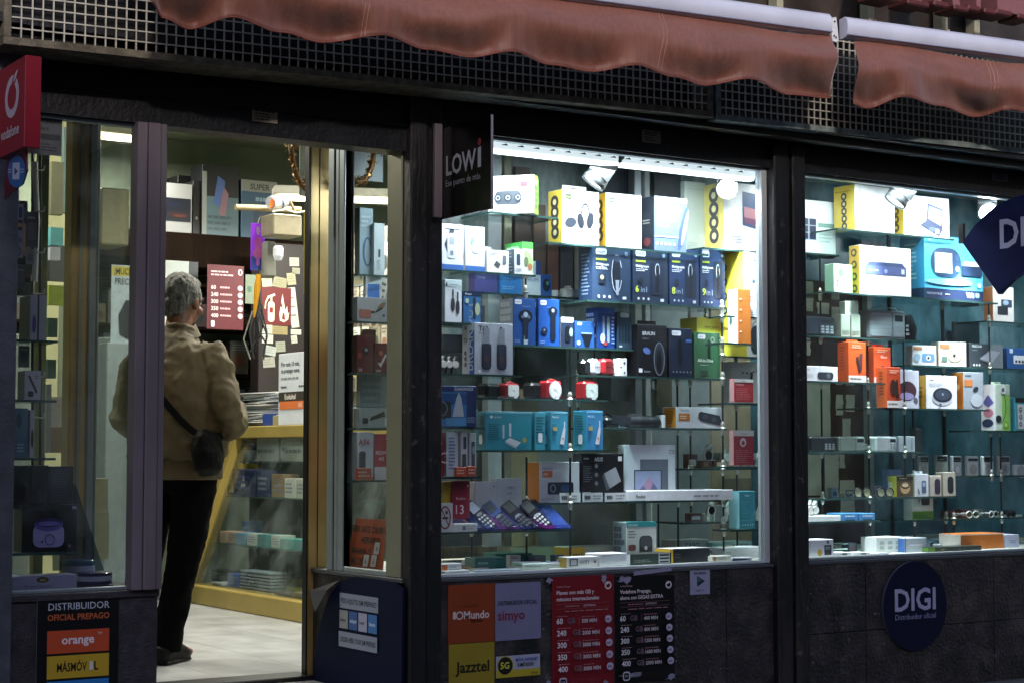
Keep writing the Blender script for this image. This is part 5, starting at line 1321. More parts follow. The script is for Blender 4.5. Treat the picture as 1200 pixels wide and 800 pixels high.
carton(SH['h2'], 1005, 1052, 219, .14, 'bright white box with a yellow end and five round icons', '#f2f5f2,#ecd25a', lambda F, L, Rr, T: (icons(L, .5, .12, .76, 5, .13, '#4a4c50', '#e9d98a'), L.ln(.1, .84, .9, .9, 1, '#b49a3c'), F.o(.12, .85, .03, '#c4ccc8'), F.ln(.5, .3, .8, .5, 4, '#d0dcd8')), group=W2)
def player(F, L, Rr, T):
    icons(L, .5, .2, .8, 4, .2, '#5a5c54', '#e9d98a')
    F.poly([(.52, .84), (.86, .72), (.84, .20), (.48, .40)], '#2c3c62'); F.poly([(.55, .78), (.83, .69), (.81, .30), (.52, .46)], '#7f9cd4'); F.poly([(.55, .62), (.83, .50), (.81, .30), (.52, .46)], '#c9a4b8')
    F.poly([(.48, .40), (.84, .20), (.76, .04), (.34, .28)], '#34425e'); F.e(.62, .2, .09, .06, '#5a6884'); F.r(.68, .1, .76, .22, '#dfe6f0'); F.r(.8, .06, .9, .12, '#b4c0d4')
carton(SH['h2'], 1063, 1116, 231, .10, 'white box with an opened portable video player pictured on it', '#eff3f3,#e6cf5a', player, group=W2)
def deco(F, L, Rr, T):
    icons(L, .5, .12, .85, 4, .28, '#5a523c', '#d9b84a')
    F.rr(.44, .82, .62, .89, '#eef0f4', .3); F.t('trevi', .47, .835, .04, '#4a4f5a', mw=.12)
    F.poly([(.1, .58), (.18, .68), (.82, .68), (.9, .58)], '#39466a'); F.rr(.1, .42, .9, .60, '#4a5784', .06); F.o(.5, .5, .03, '#8fa0d0'); F.ln(.16, .47, .4, .54, 1, '#8b9ac4'); F.r(.8, .46, .86, .56, '#c4cce0')
carton(SH['h3'], 1010, 1070, 290, .07, 'white box with a yellow end and a slim decoder pictured on it', '#eceff0,#d9b24a', deco, group=W2)
carton(SH['h3'], 979, 1001, 310, .06, 'white and green box with small symbols, beside the decoder box', '#dfeae2,#88b8a0,#dfeae2,#8fd07a', lambda F, L, Rr, T: (F.r(.8, 0, 1, 1, '#8fd47c'), F.o(.4, .7, .14, '#a4d8a4'), [F.o(.2+.25*i, .25+.15*j, .05, '#c4a8a8') for i in range(3) for j in range(2)]), group=W2)
def wii(F, L, Rr, T):
    F.r(0, 0, 1, .17, '#23304e'); L.r(0, 0, 1, .17, '#1c3a5c'); L.ln(.2, .3, .7, .9, 9, '#9ad4ee')
    F.t('Wii', .70, .055, .085, '#e8f0f6', mw=.14, b=True); F.rr(.86, .06, .93, .14, '#58b8dc', .3); F.t('U', .875, .07, .055, '#f0f8fc', b=True)
    F.t('PREMIUM PACK', .03, .07, .035, '#c4d0e0', mw=.26); F.ln(.34, .07, .44, .1, 1, '#c4d0e0')
    F.rr(.10, .36, .62, .82, '#2f4a68', .5); F.r(.17, .42, .46, .74, '#e8eef2'); F.o(.55, .68, .04, '#3c5878'); F.o(.55, .5, .03, '#dfe8f0'); F.rr(.62, .40, .98, .58, '#1f3450', .2); F.poly([(.64, .56), (.96, .56), (.9, .63), (.68, .63)], '#dfeaf2'); F.o(.92, .26, .03, '#cfe8f4'); F.e(.4, .28, .4, .05, '#8fd0e8'); F.t('Wii', .05, .90, .05, '#dff4fa')
carton(SH['h3'], 1086, 1155, 279, .16, 'large light blue box with a white handheld console pictured on it', '#58bce0,#2f98d0,#7cd0ea', wii, group=W2)
carton(SH['h5'], 1166, 1191, 337, .06, 'small white box with an orange edge and two dark screens, under the hanging sign', '#e4e2dc,#c87c44', lambda F, L, Rr, T: (F.r(.12, .8, .5, .88, '#d8b494'), F.r(.38, .42, .9, .64, '#3a4a60'), F.r(.2, .2, .7, .44, '#2c3238'), F.e(.6, .55, .14, .07, '#a4bcd4')), group=W2)
# radios
def radio(sh, x0, x1, yt, label, body, face, fx0=.5, group=None, handle=False, d=.06):
    loc, w, h = spot(sh, x0, x1, yt, .03)
    e = empty('pocket_radio', loc, label, 'radio', group, R(random.uniform(-4, 4)))
    mb = MB(); mb.box((-w/2, 0, 0), (w/2, d, h), plastic(body), .008); mb.build('body', e)
    mb = MB(); P = Pen(mb, (-w/2, -.001, 0), (w, 0, 0), (0, 0, h), (0, -1, 0)); P.rr(.05, .1, fx0-.04, .9, face, .15)
    for i in range(8):
        for j in range(5): P.o(.09+(fx0-.16)*i/7, .2+.6*j/4, .008, '#17181a'); P.k -= 1
    P.k += 1
    mb.build('speaker_grille', e)
    mb = MB(); P = Pen(mb, (-w/2, -.001, 0), (w, 0, 0), (0, 0, h), (0, -1, 0)); P.rr(fx0, .1, .95, .9, face, .1); P.r(fx0+.04, .62, .91, .84, '#22282c')
    for i in range(3):
        for j in range(3): P.rr(fx0+.05+.14*i, .16+.14*j, fx0+.14+.14*i, .25+.14*j, '#8f979c', .3); P.k -= 1
    mb.build('dial_panel', e)
    if handle:
        mb = MB(); mb.tube([(-w*.35, .02, h), (-w*.3, .02, h+.012), (w*.3, .02, h+.012), (w*.35, .02, h)], .003, M_CHROME, 6); mb.build('handle', e)
    return e
RGp = 'radios on glass shelves in the second window'
radio(SH['h4'], 940, 981, 371, 'black shelf radio beside the second pillar, under its white box', '#262c36', '#313a46', .52, RGp)
for i, (a, b) in enumerate(((987, 998), (999, 1010))):
    carton(SH['h4'], a, b, 369, .05, ['small grey green speaker block, first of the pair by the decoder shelf', 'small grey green speaker block, second of the pair by the decoder shelf'][i], '#8f988c', lambda F, L, Rr, T: F.ln(.1, .1, .9, .3, 3, '#6a7468'), cat='speaker', name='speaker_block', group='small grey speaker blocks')
carton(SH['h4'], 992, 1008, 354, .04, 'small pale grey block lying on top of the speaker blocks', '#a9b4ac', None, lift=.083, back=.025, cat='box', name='small_block', yaw=0)
radio(SH['h4'], 1020, 1062, 364, 'silver grey portable radio with a chrome dial strip, largest of its shelf', '#6c757d', '#8a949b', .66, RGp, True, .09)
loc, w, h = spot(SH['h4'], 1062, 1080, 370)
mb = MB(); mb.tube([(0, .03, .0), (.0, .03, h*.5), (-w*.15, .03, h)], [w*.36, w*.42, w*.28], plastic('#1c1f24'), 14); mb.tube([(w*.3, .02, 0), (w*.35, .02, h*.6), (w*.1, .02, h*1.0)], .004, M_CHROME, 6)
setp(mb.build('shaver', loc=loc), 'black rounded shaver standing at the end of the radio shelf', 'shaver')
# i2
carton(SH['i2'], 942, 983, 429, .06, 'white box with a black pocket speaker pictured on it, by the second pillar', '#e4e8ec,#c9ced4,#dfe4e8,#b8a878', lambda F, L, Rr, T: (F.t('trevi', .08, .72, .12, '#5a5f6a', mw=.2), F.rr(.4, .14, .86, .62, '#2f3640', .4), F.o(.72, .38, .06, '#5a626c'), F.ln(.06, .3, .3, .5, 2, '#a4abb4')), group=W2)
def org(k):
    def f(F, L, Rr, T):
        F.r(0, 0, 1, .17, '#e2e0dc'); F.ln(.1, .05, .8, .13, 1, '#7a6a60')
        F.ln(.2, .84, .9, .94, 2, '#f4c4a8'); L.ln(.3, .3, .7, .9, 8, '#7a3418')
        if k == 0: F.poly([(.42, .62), (.54, .66), (.68, .3), (.58, .24)], '#3a2c34'); F.poly([(.62, .72), (.8, .72), (.74, .3), (.66, .3)], '#5a3a3c')
        elif k == 1: F.rr(.4, .24, .58, .5, '#4a3438', .3); F.rr(.68, .24, .82, .48, '#4a3438', .3); F.t('Blow', .4, .7, .08, '#fbe4d4', mw=.5)
        else: F.e(.45, .5, .24, .2, '#3c2420'); F.poly([(.6, .25), (.85, .25), (.78, .7), (.66, .7)], '#33201c')
    return f
OG = 'orange boxes in the second window'
carton(SH['i2'], 995, 1016, 401, .07, 'orange box with two dark sticks pictured on it, nearest to the pillar', '#e0622c,#c8501e', org(0), group=OG, tab=.012)
carton(SH['i2'], 1025, 1045, 407, .07, 'orange box standing behind a lower orange box', '#dc5a2a,#c44a1e', org(1), group=OG, tab=.015, back=.06)
carton(SH['i3'], 1040, 1056, 430, .07, 'foremost orange box with a dark shape pictured, lowest of the three', '#c84a28,#e2682e', org(2), group=OG, back=-.03)
DG = 'disc player boxes'
carton(SH['i3'], 1056, 1078, 434, .05, 'white box with a dark red disc player pictured, behind the foremost orange box', '#c9cedc', lambda F, L, Rr, T: (F.e(.35, .46, .5, .26, '#4a3038'), F.e(.3, .32, .4, .1, '#9a92c4'), F.e(.8, .22, .12, .07, '#5a5f70', rot=-40)), back=.04, group=DG, tab=.006)
def disc(F, L, Rr, T):
    L.r(0, 0, 1, 1, '#c49a34'); L.ln(.2, .3, .8, .7, 3, '#7a5c20')
    F.t('trevi', .12, .84, .06, '#4a4f58', mw=.14, b=True); F.ln(.1, .66, .6, .78, 3, '#a9aeb8')
    F.e(.52, .34, .33, .23, '#dfe2ea'); F.e(.52, .36, .31, .21, '#b9bdc8'); F.e(.52, .42, .31, .22, '#262c38'); F.e(.52, .42, .24, .16, '#3c4454'); F.o(.52, .44, .03, '#9aa4b0'); F.o(.44, .12, .04, '#5a606c')
carton(SH['i3'], 1086, 1122, 440, .07, 'white box with a yellow end and a round black disc player pictured on it', '#e4e6ee,#bf9a3a', disc, group=DG)
carton(SH['i3'], 1130, 1153, 436, .08, 'grey box with an orange end beside the disc player box', '#9aa3ac,#dc8a34', lambda F, L, Rr, T: (L.o(.5, .6, .2, '#f4d8a4'), L.ln(.2, .7, .8, .9, 4, '#a85c1c'), F.ln(.1, .86, .4, .95, 1, '#4a5058'), F.r(.05, .62, .45, .8, '#c47a44'), F.e(.6, .55, .14, .06, '#2c333a', rot=20), F.e(.65, .25, .3, .18, '#b4bcc4')), group=W2)
def energy(F, L, Rr, T):
    L.r(.0, 0, 1, 1, '#d8dee2'); L.poly([(.1, .6), (.5, .78), (.9, .6), (.5, .5)], '#5a5fa0'); L.e(.5, .38, .35, .1, '#b87a8c'); L.e(.45, .16, .4, .09, '#2c3450'); 
    F.r(.45, 0, 1, .78, '#8fc860'); F.ring(.3, .52, .42, .36, .004, '#2c4a44', -80, 80); F.e(.2, .25, .2, .08, '#24303a'); F.o(.68, .12, .15, '#4a8a30'); F.o(.68, .12, .12, '#b8e070'); F.o(.55, .88, .2, '#e8ecee'); F.o(.5, .88, .1, '#5a6870')
carton(SH['i4'], 1167, 1184, 450, .09, 'white and green box with a looped earphone pictured on it', '#c9dcc8,#d8dee2', energy, group=W2, tab=.012)
carton(SH['i4'], 1190, 1216, 466, .07, 'teal box with a white panel beside the white and green box', '#5ab0bc,#3f98a8', lambda F, L, Rr, T: (F.r(0, .86, 1, 1, '#1f262a'), F.r(.1, .05, .9, .8, '#dfe4e6'), icons(F, .22, .2, .65, 3, .07, '#6a7478', '#dfe4e6'), F.rr(.5, .2, .8, .7, '#2c3034')), group=W2)
# i1
TGp = 'small boxes above the disc players'
carton(SH['i1'], 1073, 1096, 405, .06, 'white box with an orange edge and a blue camera pictured on it', '#dfe2e4,#c9ccd0,#dfe2e4,#b86a34', lambda F, L, Rr, T: (F.r(.05, .78, .4, .92, '#c98a5c'), F.rr(.4, .2, .92, .6, '#6a98c4', .2), F.o(.66, .38, .1, '#e4ecf4'), F.o(.66, .38, .05, '#22303c'), F.e(.18, .4, .14, .2, '#9ab4c8'), F.ln(.1, .05, .6, .12, 1, '#8b929a')), yaw=-14, group=TGp)
carton(SH['i1'], 1104, 1131, 401, .06, 'white box with an orange edge and a round tape reel pictured on it', '#e8e6dc,#d0cec4,#e8e6dc,#a85c30', lambda F, L, Rr, T: (F.r(.05, .72, .4, .9, '#c98a5c'), F.e(.58, .45, .26, .28, '#d8d8a8'), F.ring(.58, .45, .26, .28, .003, '#a4a484'), F.o(.56, .45, .05, '#2a2a2c'), F.r(.1, .2, .3, .4, '#6a8478')), yaw=-12, group=TGp)
carton(SH['i1'], 1138, 1176, 403, .05, 'slate box with a silver portable drive pictured on it', '#3f464e,#2c3238', lambda F, L, Rr, T: (F.t('FREECOM', .08, .84, .09, '#dfe4e8', mw=.4, b=True), F.ln(.08, .7, .3, .74, 1, '#aab2ba'), F.r(.62, 0, 1, 1, '#7c868c'), F.poly([(.3, .38), (.62, .75), (.92, .68), (.66, .22)], '#a4a8b4'), F.poly([(.3, .38), (.66, .22), (.66, .16), (.3, .32)], '#6a6e78'), row(F, .12, .28, .1, 3, .025, '#e4e8ec')), group=TGp)
carton(SH['i1'], 1182, 1212, 408, .05, 'blue box with a white network switch pictured on it', '#2f5c9e,#24487c', lambda F, L, Rr, T: (F.r(.1, .75, .22, .95, '#dfe8f4'), F.rr(.24, .25, .95, .65, '#e8ecf2', .1), [F.r(.3+.12*k, .3, .38+.12*k, .42, '#3a4250') for k in range(5)]), group=TGp)
# j1
radio(SH['j1'], 948, 981, 511, 'black pocket radio, first on the radio row by the second pillar', '#181b20', '#22262c', .5, RGp)
radio(SH['j1'], 984, 1014, 511, 'grey green pocket radio, second on the radio row', '#6f7872', '#848d86', .62, RGp)
radio(SH['j1'], 1026, 1052, 511, 'white pocket radio with a dark display, third on the radio row', '#dfe5e8', '#eef2f4', .6, RGp)
carton(SH['j1'], 1053, 1072, 511, .05, 'pale grey box standing against the white pocket radio', '#b8c0c8', lambda F, L, Rr, T: F.ln(.75, .1, .85, .9, 8, '#6a7280'), group=W2)
carton(SH['j1'], 1073, 1080, 502, .04, 'narrow dark box at the end of the radio row', '#24282a', None, group=W2)
# j2
NG = 'small upright radios in a row'
for i, (a, b, yt, lb) in enumerate(((1077, 1088, 534, 'small upright grey radio, first of the row and half hidden behind boxes'), (1097, 1110, 533, 'small upright grey radio with a wide dark display, second of the row'), (1115, 1127, 534, 'small upright white radio with a domed round dial'), (1133, 1146, 534, 'small upright white radio with a narrow display band, fourth of the row'), (1151, 1164, 534, 'small upright white radio with a square display, fifth of the row'), (1170, 1183, 534, 'small upright white radio with a ringed round speaker'), (1188, 1204, 544, 'low white radio at the end of the row'))):
    loc, w, h = spot(SH['j2'], a, b, yt)
    e = empty('small_radio', loc, lb, 'radio', NG, R(random.uniform(-6, 6)))
    body = ['#8b9290', '#7d8482', '#d8dde2', '#cfd5da', '#d4d9de', '#c4cace', '#dfe3e6'][i]
    mb = MB(); mb.box((-w/2, 0, 0), (w/2, .02, h), plastic(body), .004); mb.build('body', e)
    mb = MB(); P = Pen(mb, (-w/2, 0, 0), (w, 0, 0), (0, 0, h), (0, -1, 0))
    if i < 6:
        P.rr(.1, .70 if i != 3 else .74, .9, .95 if i != 3 else .88, '#1a2024', .15); P.ln(.2, .76, .8, .84, 1, '#6a8a8c')
        mb.build('display', e); mb = MB(); P = Pen(mb, (-w/2, -.001, 0), (w, 0, 0), (0, 0, h), (0, -1, 0))
    P.o(.5, .32, .32, '#aab0b4' if i > 1 else '#747a78')
    if i == 5: P.ring(.5, .32, .34, .19, .0015, '#5a6064'); P.o(.5, .32, .16, '#8b9195')
    if i == 2: P.o(.5, .32, .26, '#e8ecf0')
    mb.build('speaker', e)
# j3
KG = 'small boxes on the capsule shelf'
carton(SH['j3'], 1050, 1069, 557, .06, 'yellow ended box with a coffee cup pictured on it', '#5a4a34,#c9cc4a', lambda F, L, Rr, T: (F.r(0, .78, 1, .98, '#2a241e'), F.ln(.15, .84, .7, .9, 1, '#d8c890'), F.e(.5, .42, .3, .28, '#c8a878'), F.e(.5, .52, .26, .14, '#3c2414'), F.e(.5, .55, .2, .09, '#e0cca0'), L.r(.1, .1, .5, .7, '#dfe4d8')), group=KG)
carton(SH['j3'], 1038, 1056, 550, .03, 'small blue lidded box behind the coffee box', '#6a8ab0', None, back=.12, group=KG)
carton(SH['j3'], 1071, 1087, 555, .05, 'white box with a thin grey phone pictured on it, beside the coffee box', '#dfe4ec,#c4cad4', lambda F, L, Rr, T: (F.rr(.5, .15, .82, .7, '#5a6a88', .2), F.r(.56, .45, .76, .62, '#a9c0dc'), F.poly([(.2, .4), (.3, .3), (.36, .1), (.28, .1)], '#3a4048'), icons(L, .5, .5, .9, 3, .15, '#4a5058', '#dfe4ec')), group=KG, tab=.012)
carton(SH['j3'], 1089, 1102, 557, .05, 'beige box with a plum coloured phone pictured on it', '#c4bdb0,#b4ada0', lambda F, L, Rr, T: F.rr(.4, .1, .9, .85, '#3c3448', .4), group=KG)
carton(SH['j3'], 1104, 1119, 553, .05, 'beige box with a black phone pictured on it, last of its shelf', '#bcb8a8,#aca898', lambda F, L, Rr, T: F.rr(.35, .12, .82, .82, '#24282c', .4), group=KG)
def specs(sh, x0, x1, yt, label, mt, lens, grp):
    loc, w, h = spot(sh, x0, x1, yt, .02)
    e = empty('spectacles', loc, label, 'spectacles', grp, R(random.uniform(-25, 25)))
    r = min(w*.22, h*.5+.004)
    mb = MB()
    for s in (-1, 1):
        cx = s*w*.25
        mb.tube([(cx+w*.22*math.cos(a), 0, r+r*.9*math.sin(a)) for a in [math.pi*2*k/16 for k in range(16)]], .0028, mt, 6, closed=True)
        mb.tube([(s*w*.48, 0, r*1.4), (s*w*.46, .06, r*1.3), (s*w*.1, .10, r*.5)], .0025, mt, 6)
    mb.tube([(-w*.04, 0, r*1.2), (w*.04, 0, r*1.2)], .0025, mt, 6)
    mb.build('frame', e)
    mb = MB()
    for s in (-1, 1): mb.lathe([(.0001, 0), (1, 0)], lens, n=2)
    mb = MB()
    for s in (-1, 1):
        cx = s*w*.25; mb.add([(cx+w*.21*math.cos(a), .001, r+r*.85*math.sin(a)) for a in [math.pi*2*k/16 for k in range(16)]], [tuple(range(16))], lens)
    mb.build('lens', e)
LN = plastic('#c9cfa4', .1); LD = plastic('#1a2224', .1)
EG = 'spectacles on glass shelves'
specs(SH['j3'], 1000, 1020, 571, 'thin spectacles with pale lenses below the radio row, on the capsule shelf', M_BLACK, LN, EG)
specs(SH['j3'], 1025, 1048, 573, 'thin spectacles with pale lenses touching the coffee box', M_BLACK, LN, EG)
specs(SH['k2'], 1126, 1150, 600, 'white rimmed spectacles with green lenses on the lowest shelf', mat('#dfe4e2', .3), plastic('#4a5a3c', .1), EG)
specs(SH['k2'], 1153, 1172, 600, 'white rimmed spectacles with dark lenses on the lowest shelf', mat('#dfe4e2', .3), LD, EG)
specs(SH['k2'], 1174, 1192, 601, 'black rimmed spectacles lying on a white case', M_BLACK, LD, EG)
carton(SH['k2'], 1174, 1196, 604, .05, 'flat white spectacle case at the end of the lowest shelf', '#dfe4e4', None, back=.08, group=W2)
# k1
coils(SH['k1'], 943, 966, 586, 'two coiled white cables standing by the second pillar', 2, mat('#d8dad0', .4), 'coiled_cable', 'cable')
carton(SH['k1'], 942, 984, 604, .12, 'flat white tray under the coiled cables', '#dfe6e4', None, back=.0, group=W2, yaw=0)
for i, (a, b) in enumerate(((985, 1004), (1006, 1024))):
    carton(SH['k1'], a, b, 601, .10, ['flat light blue box beside the white tray', 'flat light blue box at the free end of its shelf'][i], '#4a90cc,#3a78b0', lambda F, L, Rr, T: (F.ln(.2, .4, .9, .8, 1, '#dff0fa'), F.r(.2, 0, .8, .15, '#1c2c3c')), back=.0, group='flat light blue boxes', yaw=0)
carton(SH['k2'], 1068, 1092, 583, .06, 'white box with a green base and a black gadget pictured on it', '#c4d0c8', lambda F, L, Rr, T: (F.r(0, 0, 1, .38, '#5a8a34'), F.ln(.1, .05, .9, .3, 3, '#3c6424'), F.rr(.42, .66, .82, 1, '#262c30'), F.poly([(.28, .9), (.36, .95), (.3, .7)], '#30363a')), group=W2)
# deck 2
D2 = 'boxes lying on the floor of the second window'
def dk2(x0, x1, yt, Y, d, label, cols, art=None, yaw=0): return dk(x0, x1, yt, Y, d, label, cols, art, yaw, D2)
dk2(943, 975, 632, .15, .10, 'white box with a yellow dot and a dark badge, by the second pillar', '#d8dce6', lambda F, L, Rr, T: (F.o(.5, .25, .09, '#c4a43a'), F.r(.66, .1, .92, .68, '#2a3040'), F.ln(.7, .4, .88, .6, 2, '#b4bcc8'), F.o(.79, .85, .05, '#5a6070')))
dk2(976, 996, 647, .15, .08, 'thin white box with a grey chip, first of the three low ones', '#cfd6dc', lambda F, L, Rr, T: (F.r(.45, .2, .75, .8, '#5a6268'),))
dk2(998, 1018, 647, .15, .08, 'thin white box with a grey chip, second of the three low ones', '#cfd6dc', lambda F, L, Rr, T: (F.r(.45, .2, .75, .8, '#5a6268'),))
dk2(1020, 1040, 648, .15, .08, 'thin white box without a chip, third of the three low ones', '#c9d0d8', lambda F, L, Rr, T: (F.ln(.1, .3, .9, .7, 1, '#6a7078')))
dk2(1025, 1056, 629, .24, .10, 'white box printed with rows of pale grey pictures on the window floor', '#dfe6e4', lambda F, L, Rr, T: [F.rr(.12+.3*i, .2+.32*j, .3+.3*i, .42+.32*j, '#aab8b4') for i in range(3) for j in range(2)])
dk2(1058, 1084, 630, .20, .12, 'pale blue edged box beside the box with rows of pictures', '#b4bfc8,#3a6ab0', lambda F, L, Rr, T: (F.r(0, 0, .06, 1, '#3a6ab0'), F.rr(.2, .45, .8, .55, '#dfe6ec')))
dk2(1085, 1122, 632, .40, .10, 'light blue box with two dark earpieces pictured on it', '#8fb0bc', lambda F, L, Rr, T: (F.e(.15, .4, .08, .28, '#1f2a34', rot=-10), F.e(.35, .4, .08, .28, '#1f2a34', rot=-10), F.ln(.5, .4, .9, .6, 1, '#5a7a88')))
dk2(1086, 1148, 640, .16, .08, 'long low dark green box at the front of the window floor', '#24302a,#5a8a34', lambda F, L, Rr, T: (F.r(0, 0, .12, 1, '#5a8a30'), F.t('ENERGY', .22, .3, .35, '#b8a868', mw=.15), F.r(.66, .05, .68, .95, '#4a5a52'), F.t('hub', .56, .35, .3, '#a8b4ac', mw=.1)))
dk2(1124, 1174, 625, .22, .14, 'long orange box with a pale end on the floor of the second window', '#c8742e,#e4e0d8', lambda F, L, Rr, T: (F.r(0, .93, 1, 1, '#e8d8c4'), [F.r(.03+.06*k, .1, .034+.06*k, .8, '#b0601f') for k in range(16)]))
dk2(1176, 1192, 626, .22, .13, 'pale lilac box touching the long orange box', '#b8bcd4', lambda F, L, Rr, T: F.ln(.3, .3, .8, .6, 2, '#8a90b4'))
dk2(1060, 1120, 627, .62, .10, 'beige low box far back behind the light blue box', '#9aa094', None)
# glossy leaflets
for i in range(8):
    px = random.uniform(950, 1090); Y = random.uniform(.25, .6); X = XY(px, Y); mb = MB(); w = random.uniform(.07, .13); d = random.uniform(.05, .09)
    mb.box((-w/2, 0, 0), (w/2, d, .005), mat(random.choice(['#dfe6e6', '#9fc4b8', '#a9bcd4', '#d8dcc8']), .4), .0005)
    P = Pen(mb, (-w/2, 0, .0052), (w, 0, 0), (0, d, 0), (0, 0, 1)); P.ln(.1, .15, .9, .85, 4, '#4a5a6a')
    setp(mb.build('leaflet', loc=(X, Y, ZS+.0015+i*.0054), rotz=R(random.uniform(-25, 25))), 'glossy leaflet lying flat behind the low boxes on the floor of the second window', 'leaflet', 'leaflets on the floor of the second window')
ROD2 = [(963, 300, 600, .34, 'thin dark rod by the second pillar, in front of the brown board'), (1018, 395, 640, .30, 'thin rod beside the grey post of the brown board'), (1060, 400, 560, .26, 'thin rod in front of the teal panel, beside the orange boxes'),
        (1107, 350, 640, .40, 'thin dark rod behind the disc player box'), (1161, 356, 560, .28, 'thin dark rod beside the white and green box'), (1070, 480, 640, .32, 'thin dark rod behind the small radios'), (1116, 600, 640, .3, 'short thin rod beside the spectacles'), (1172, 500, 640, .3, 'short thin rod behind the ringed radio')]
for r_ in ROD2: rod(*r_, 'rods that carry the shelves of the second window')

# ================================================================ GOODS BEHIND THE ENTRANCE RETURN PANE
for q in (('r1', 415, 458, 435, 377, .42, .16, 'glass shelf with the boxed headset behind the return pane'), ('r2', 415, 458, 435, 437, .42, .16, 'glass shelf with the dark red boxes behind the return pane'),
          ('r3', 415, 458, 435, 501, .42, .16, 'glass shelf with the torch box behind the return pane'), ('r4', 415, 458, 435, 562, .42, .16, 'glass shelf with the phone boxes behind the return pane'), ('r0', 418, 458, 435, 322, .46, .14, 'glass shelf with the hanging packs behind the return pane')):
    S(q[0], *q[1:], grp='glass shelves behind the return pane')
V = 'goods behind the return pane'
carton(SH['r1'], 418, 454, 349, .06, 'light grey box with a bronze and black headset pictured on it, behind the return pane', '#a9aeb0', lambda F, L, Rr, T: (F.e(.78, .66, .16, .1, '#8a6a50', rot=40), F.e(.7, .5, .16, .05, '#24262a', rot=30), F.e(.5, .4, .06, .06, '#24262a'), F.r(.08, .15, .44, .5, '#a4685c'), F.o(.85, .28, .04, '#4a5058')), group=V)
carton(SH['r1'], 428, 446, 325, .03, 'white card with a bright blue picture behind the grey headset box', '#dfe4ea', lambda F, L, Rr, T: F.r(.15, .15, .85, .85, '#4a80d0'), back=.08, group=V, yaw=-12)
carton(SH['r2'], 418, 437, 393, .07, 'dark red box with a black watch pictured on it, behind the return pane', '#5a1c20', lambda F, L, Rr, T: (F.e(.55, .6, .2, .12, '#141416'), F.o(.55, .62, .1, '#8a8a90'), F.t('$$', .1, .06, .07, '#d8d0d0'), F.r(.05, .4, .25, .55, '#a04048')), group=V)
carton(SH['r2'], 439, 454, 402, .07, 'dark red box with a pale folded tool pictured on it, behind the return pane', '#601e22', lambda F, L, Rr, T: (F.poly([(.2, .35), (.45, .2), (.9, .6), (.8, .65), (.45, .35)], '#cfcac4'), F.t('999', .1, .05, .08, '#d8d0d0'), F.rr(.3, .6, .6, .75, '#a85a48')), group=V)
carton(SH['r2'], 427, 440, 386, .03, 'small bright red box behind the dark red ones', '#a03030', None, back=.09, group=V, lift=.0)
carton(SH['r3'], 420, 455, 439, .02, 'crumpled clear grey package above the torch box', '#6a7876', lambda F, L, Rr, T: F.ln(.1, .1, .9, .9, 6, '#7f8d8b'), back=.06, group=V)
carton(SH['r3'], 421, 455, 478, .05, 'pale box with a black torch pictured on it, behind the return pane', '#8f9a98', lambda F, L, Rr, T: (F.poly([(.35, .35), (.4, .55), (.85, .85), (.9, .6)], '#1c1f22'), F.rr(.1, .2, .3, .5, '#22262a'), F.r(.88, .1, .96, .5, '#c9cfd0')), group=V)
carton(SH['r4'], 419, 438, 506, .05, 'white phone box marked A56 in red, behind the return pane', '#b9bcc8,#a4a8b4', lambda F, L, Rr, T: (F.t('A56', .06, .74, .11, '#a0303c', mw=.85, b=True), F.rr(.1, .15, .5, .6, '#2a343c', .3), F.r(0, 0, 1, .06, '#b4542c')), group=V)
carton(SH['r4'], 439, 455, 508, .05, 'crimson phone box with a white base, behind the return pane', '#a02a44,#8a2038', lambda F, L, Rr, T: (F.t('REDMI', .1, .55, .08, '#f0d8de', mw=.8), F.t('A5', .3, .42, .08, '#f0d8de'), F.r(0, 0, 1, .28, '#c4bfc4'), F.o(.85, .9, .05, '#f0d8de')), group=V)
carton(At(430, 562, .40), 418, 436, 548, .012, 'small orange card under the phone box marked A56', '#a8482c', lambda F, L, Rr, T: F.ln(.1, .2, .9, .8, 2, '#d8a090'), back=0, group=V)
carton(SH['r0'], 420, 436, 244, .04, 'pale blue blister pack with a blue ring, hung behind the return pane', '#7f9aa4', lambda F, L, Rr, T: (F.ring(.6, .35, .36, .22, .008, '#23507a'), F.ln(.1, .7, .9, .9, 3, '#a9bcc4')), group=V, back=.04)
carton(SH['r0'], 437, 450, 262, .04, 'tall white box standing beside the pale blue blister pack', '#b9c8cc', lambda F, L, Rr, T: (F.rr(.4, .35, .6, .5, '#3a4450'), F.ln(.3, .1, .7, .3, 5, '#8fa0a8')), group=V)
# leaning magazines
for i in range(5):
    a = 421+i*7; loc, w, h = spot(SH['r1'], a, a+9, 322+(i % 2)*6, .09)
    mb = MB(); mb.box((-w/2, 0, 0), (w/2, .006, h), mat(['#c9b8a8', '#8b7f74', '#d4d0c4', '#a8a49c', '#b89a80'][i], .5), .0005)
    P = Pen(mb, (-w/2, 0, 0), (w, 0, 0), (0, 0, h), (0, -1, 0)); P.ln(.1, .5, .9, .9, 3, '#5a5048'); P.r(.1, .1, .9, .45, ['#8b6a58', '#5a6470', '#a49484', '#6a6a60', '#9a7a68'][i])
    o = mb.build('booklet', loc=loc); o.rotation_euler = (0, R(8+3*i), 0)
    setp(o, 'thin booklet leaning in the bunch behind the grey headset box', 'booklet', 'thin booklets leaning in a bunch')
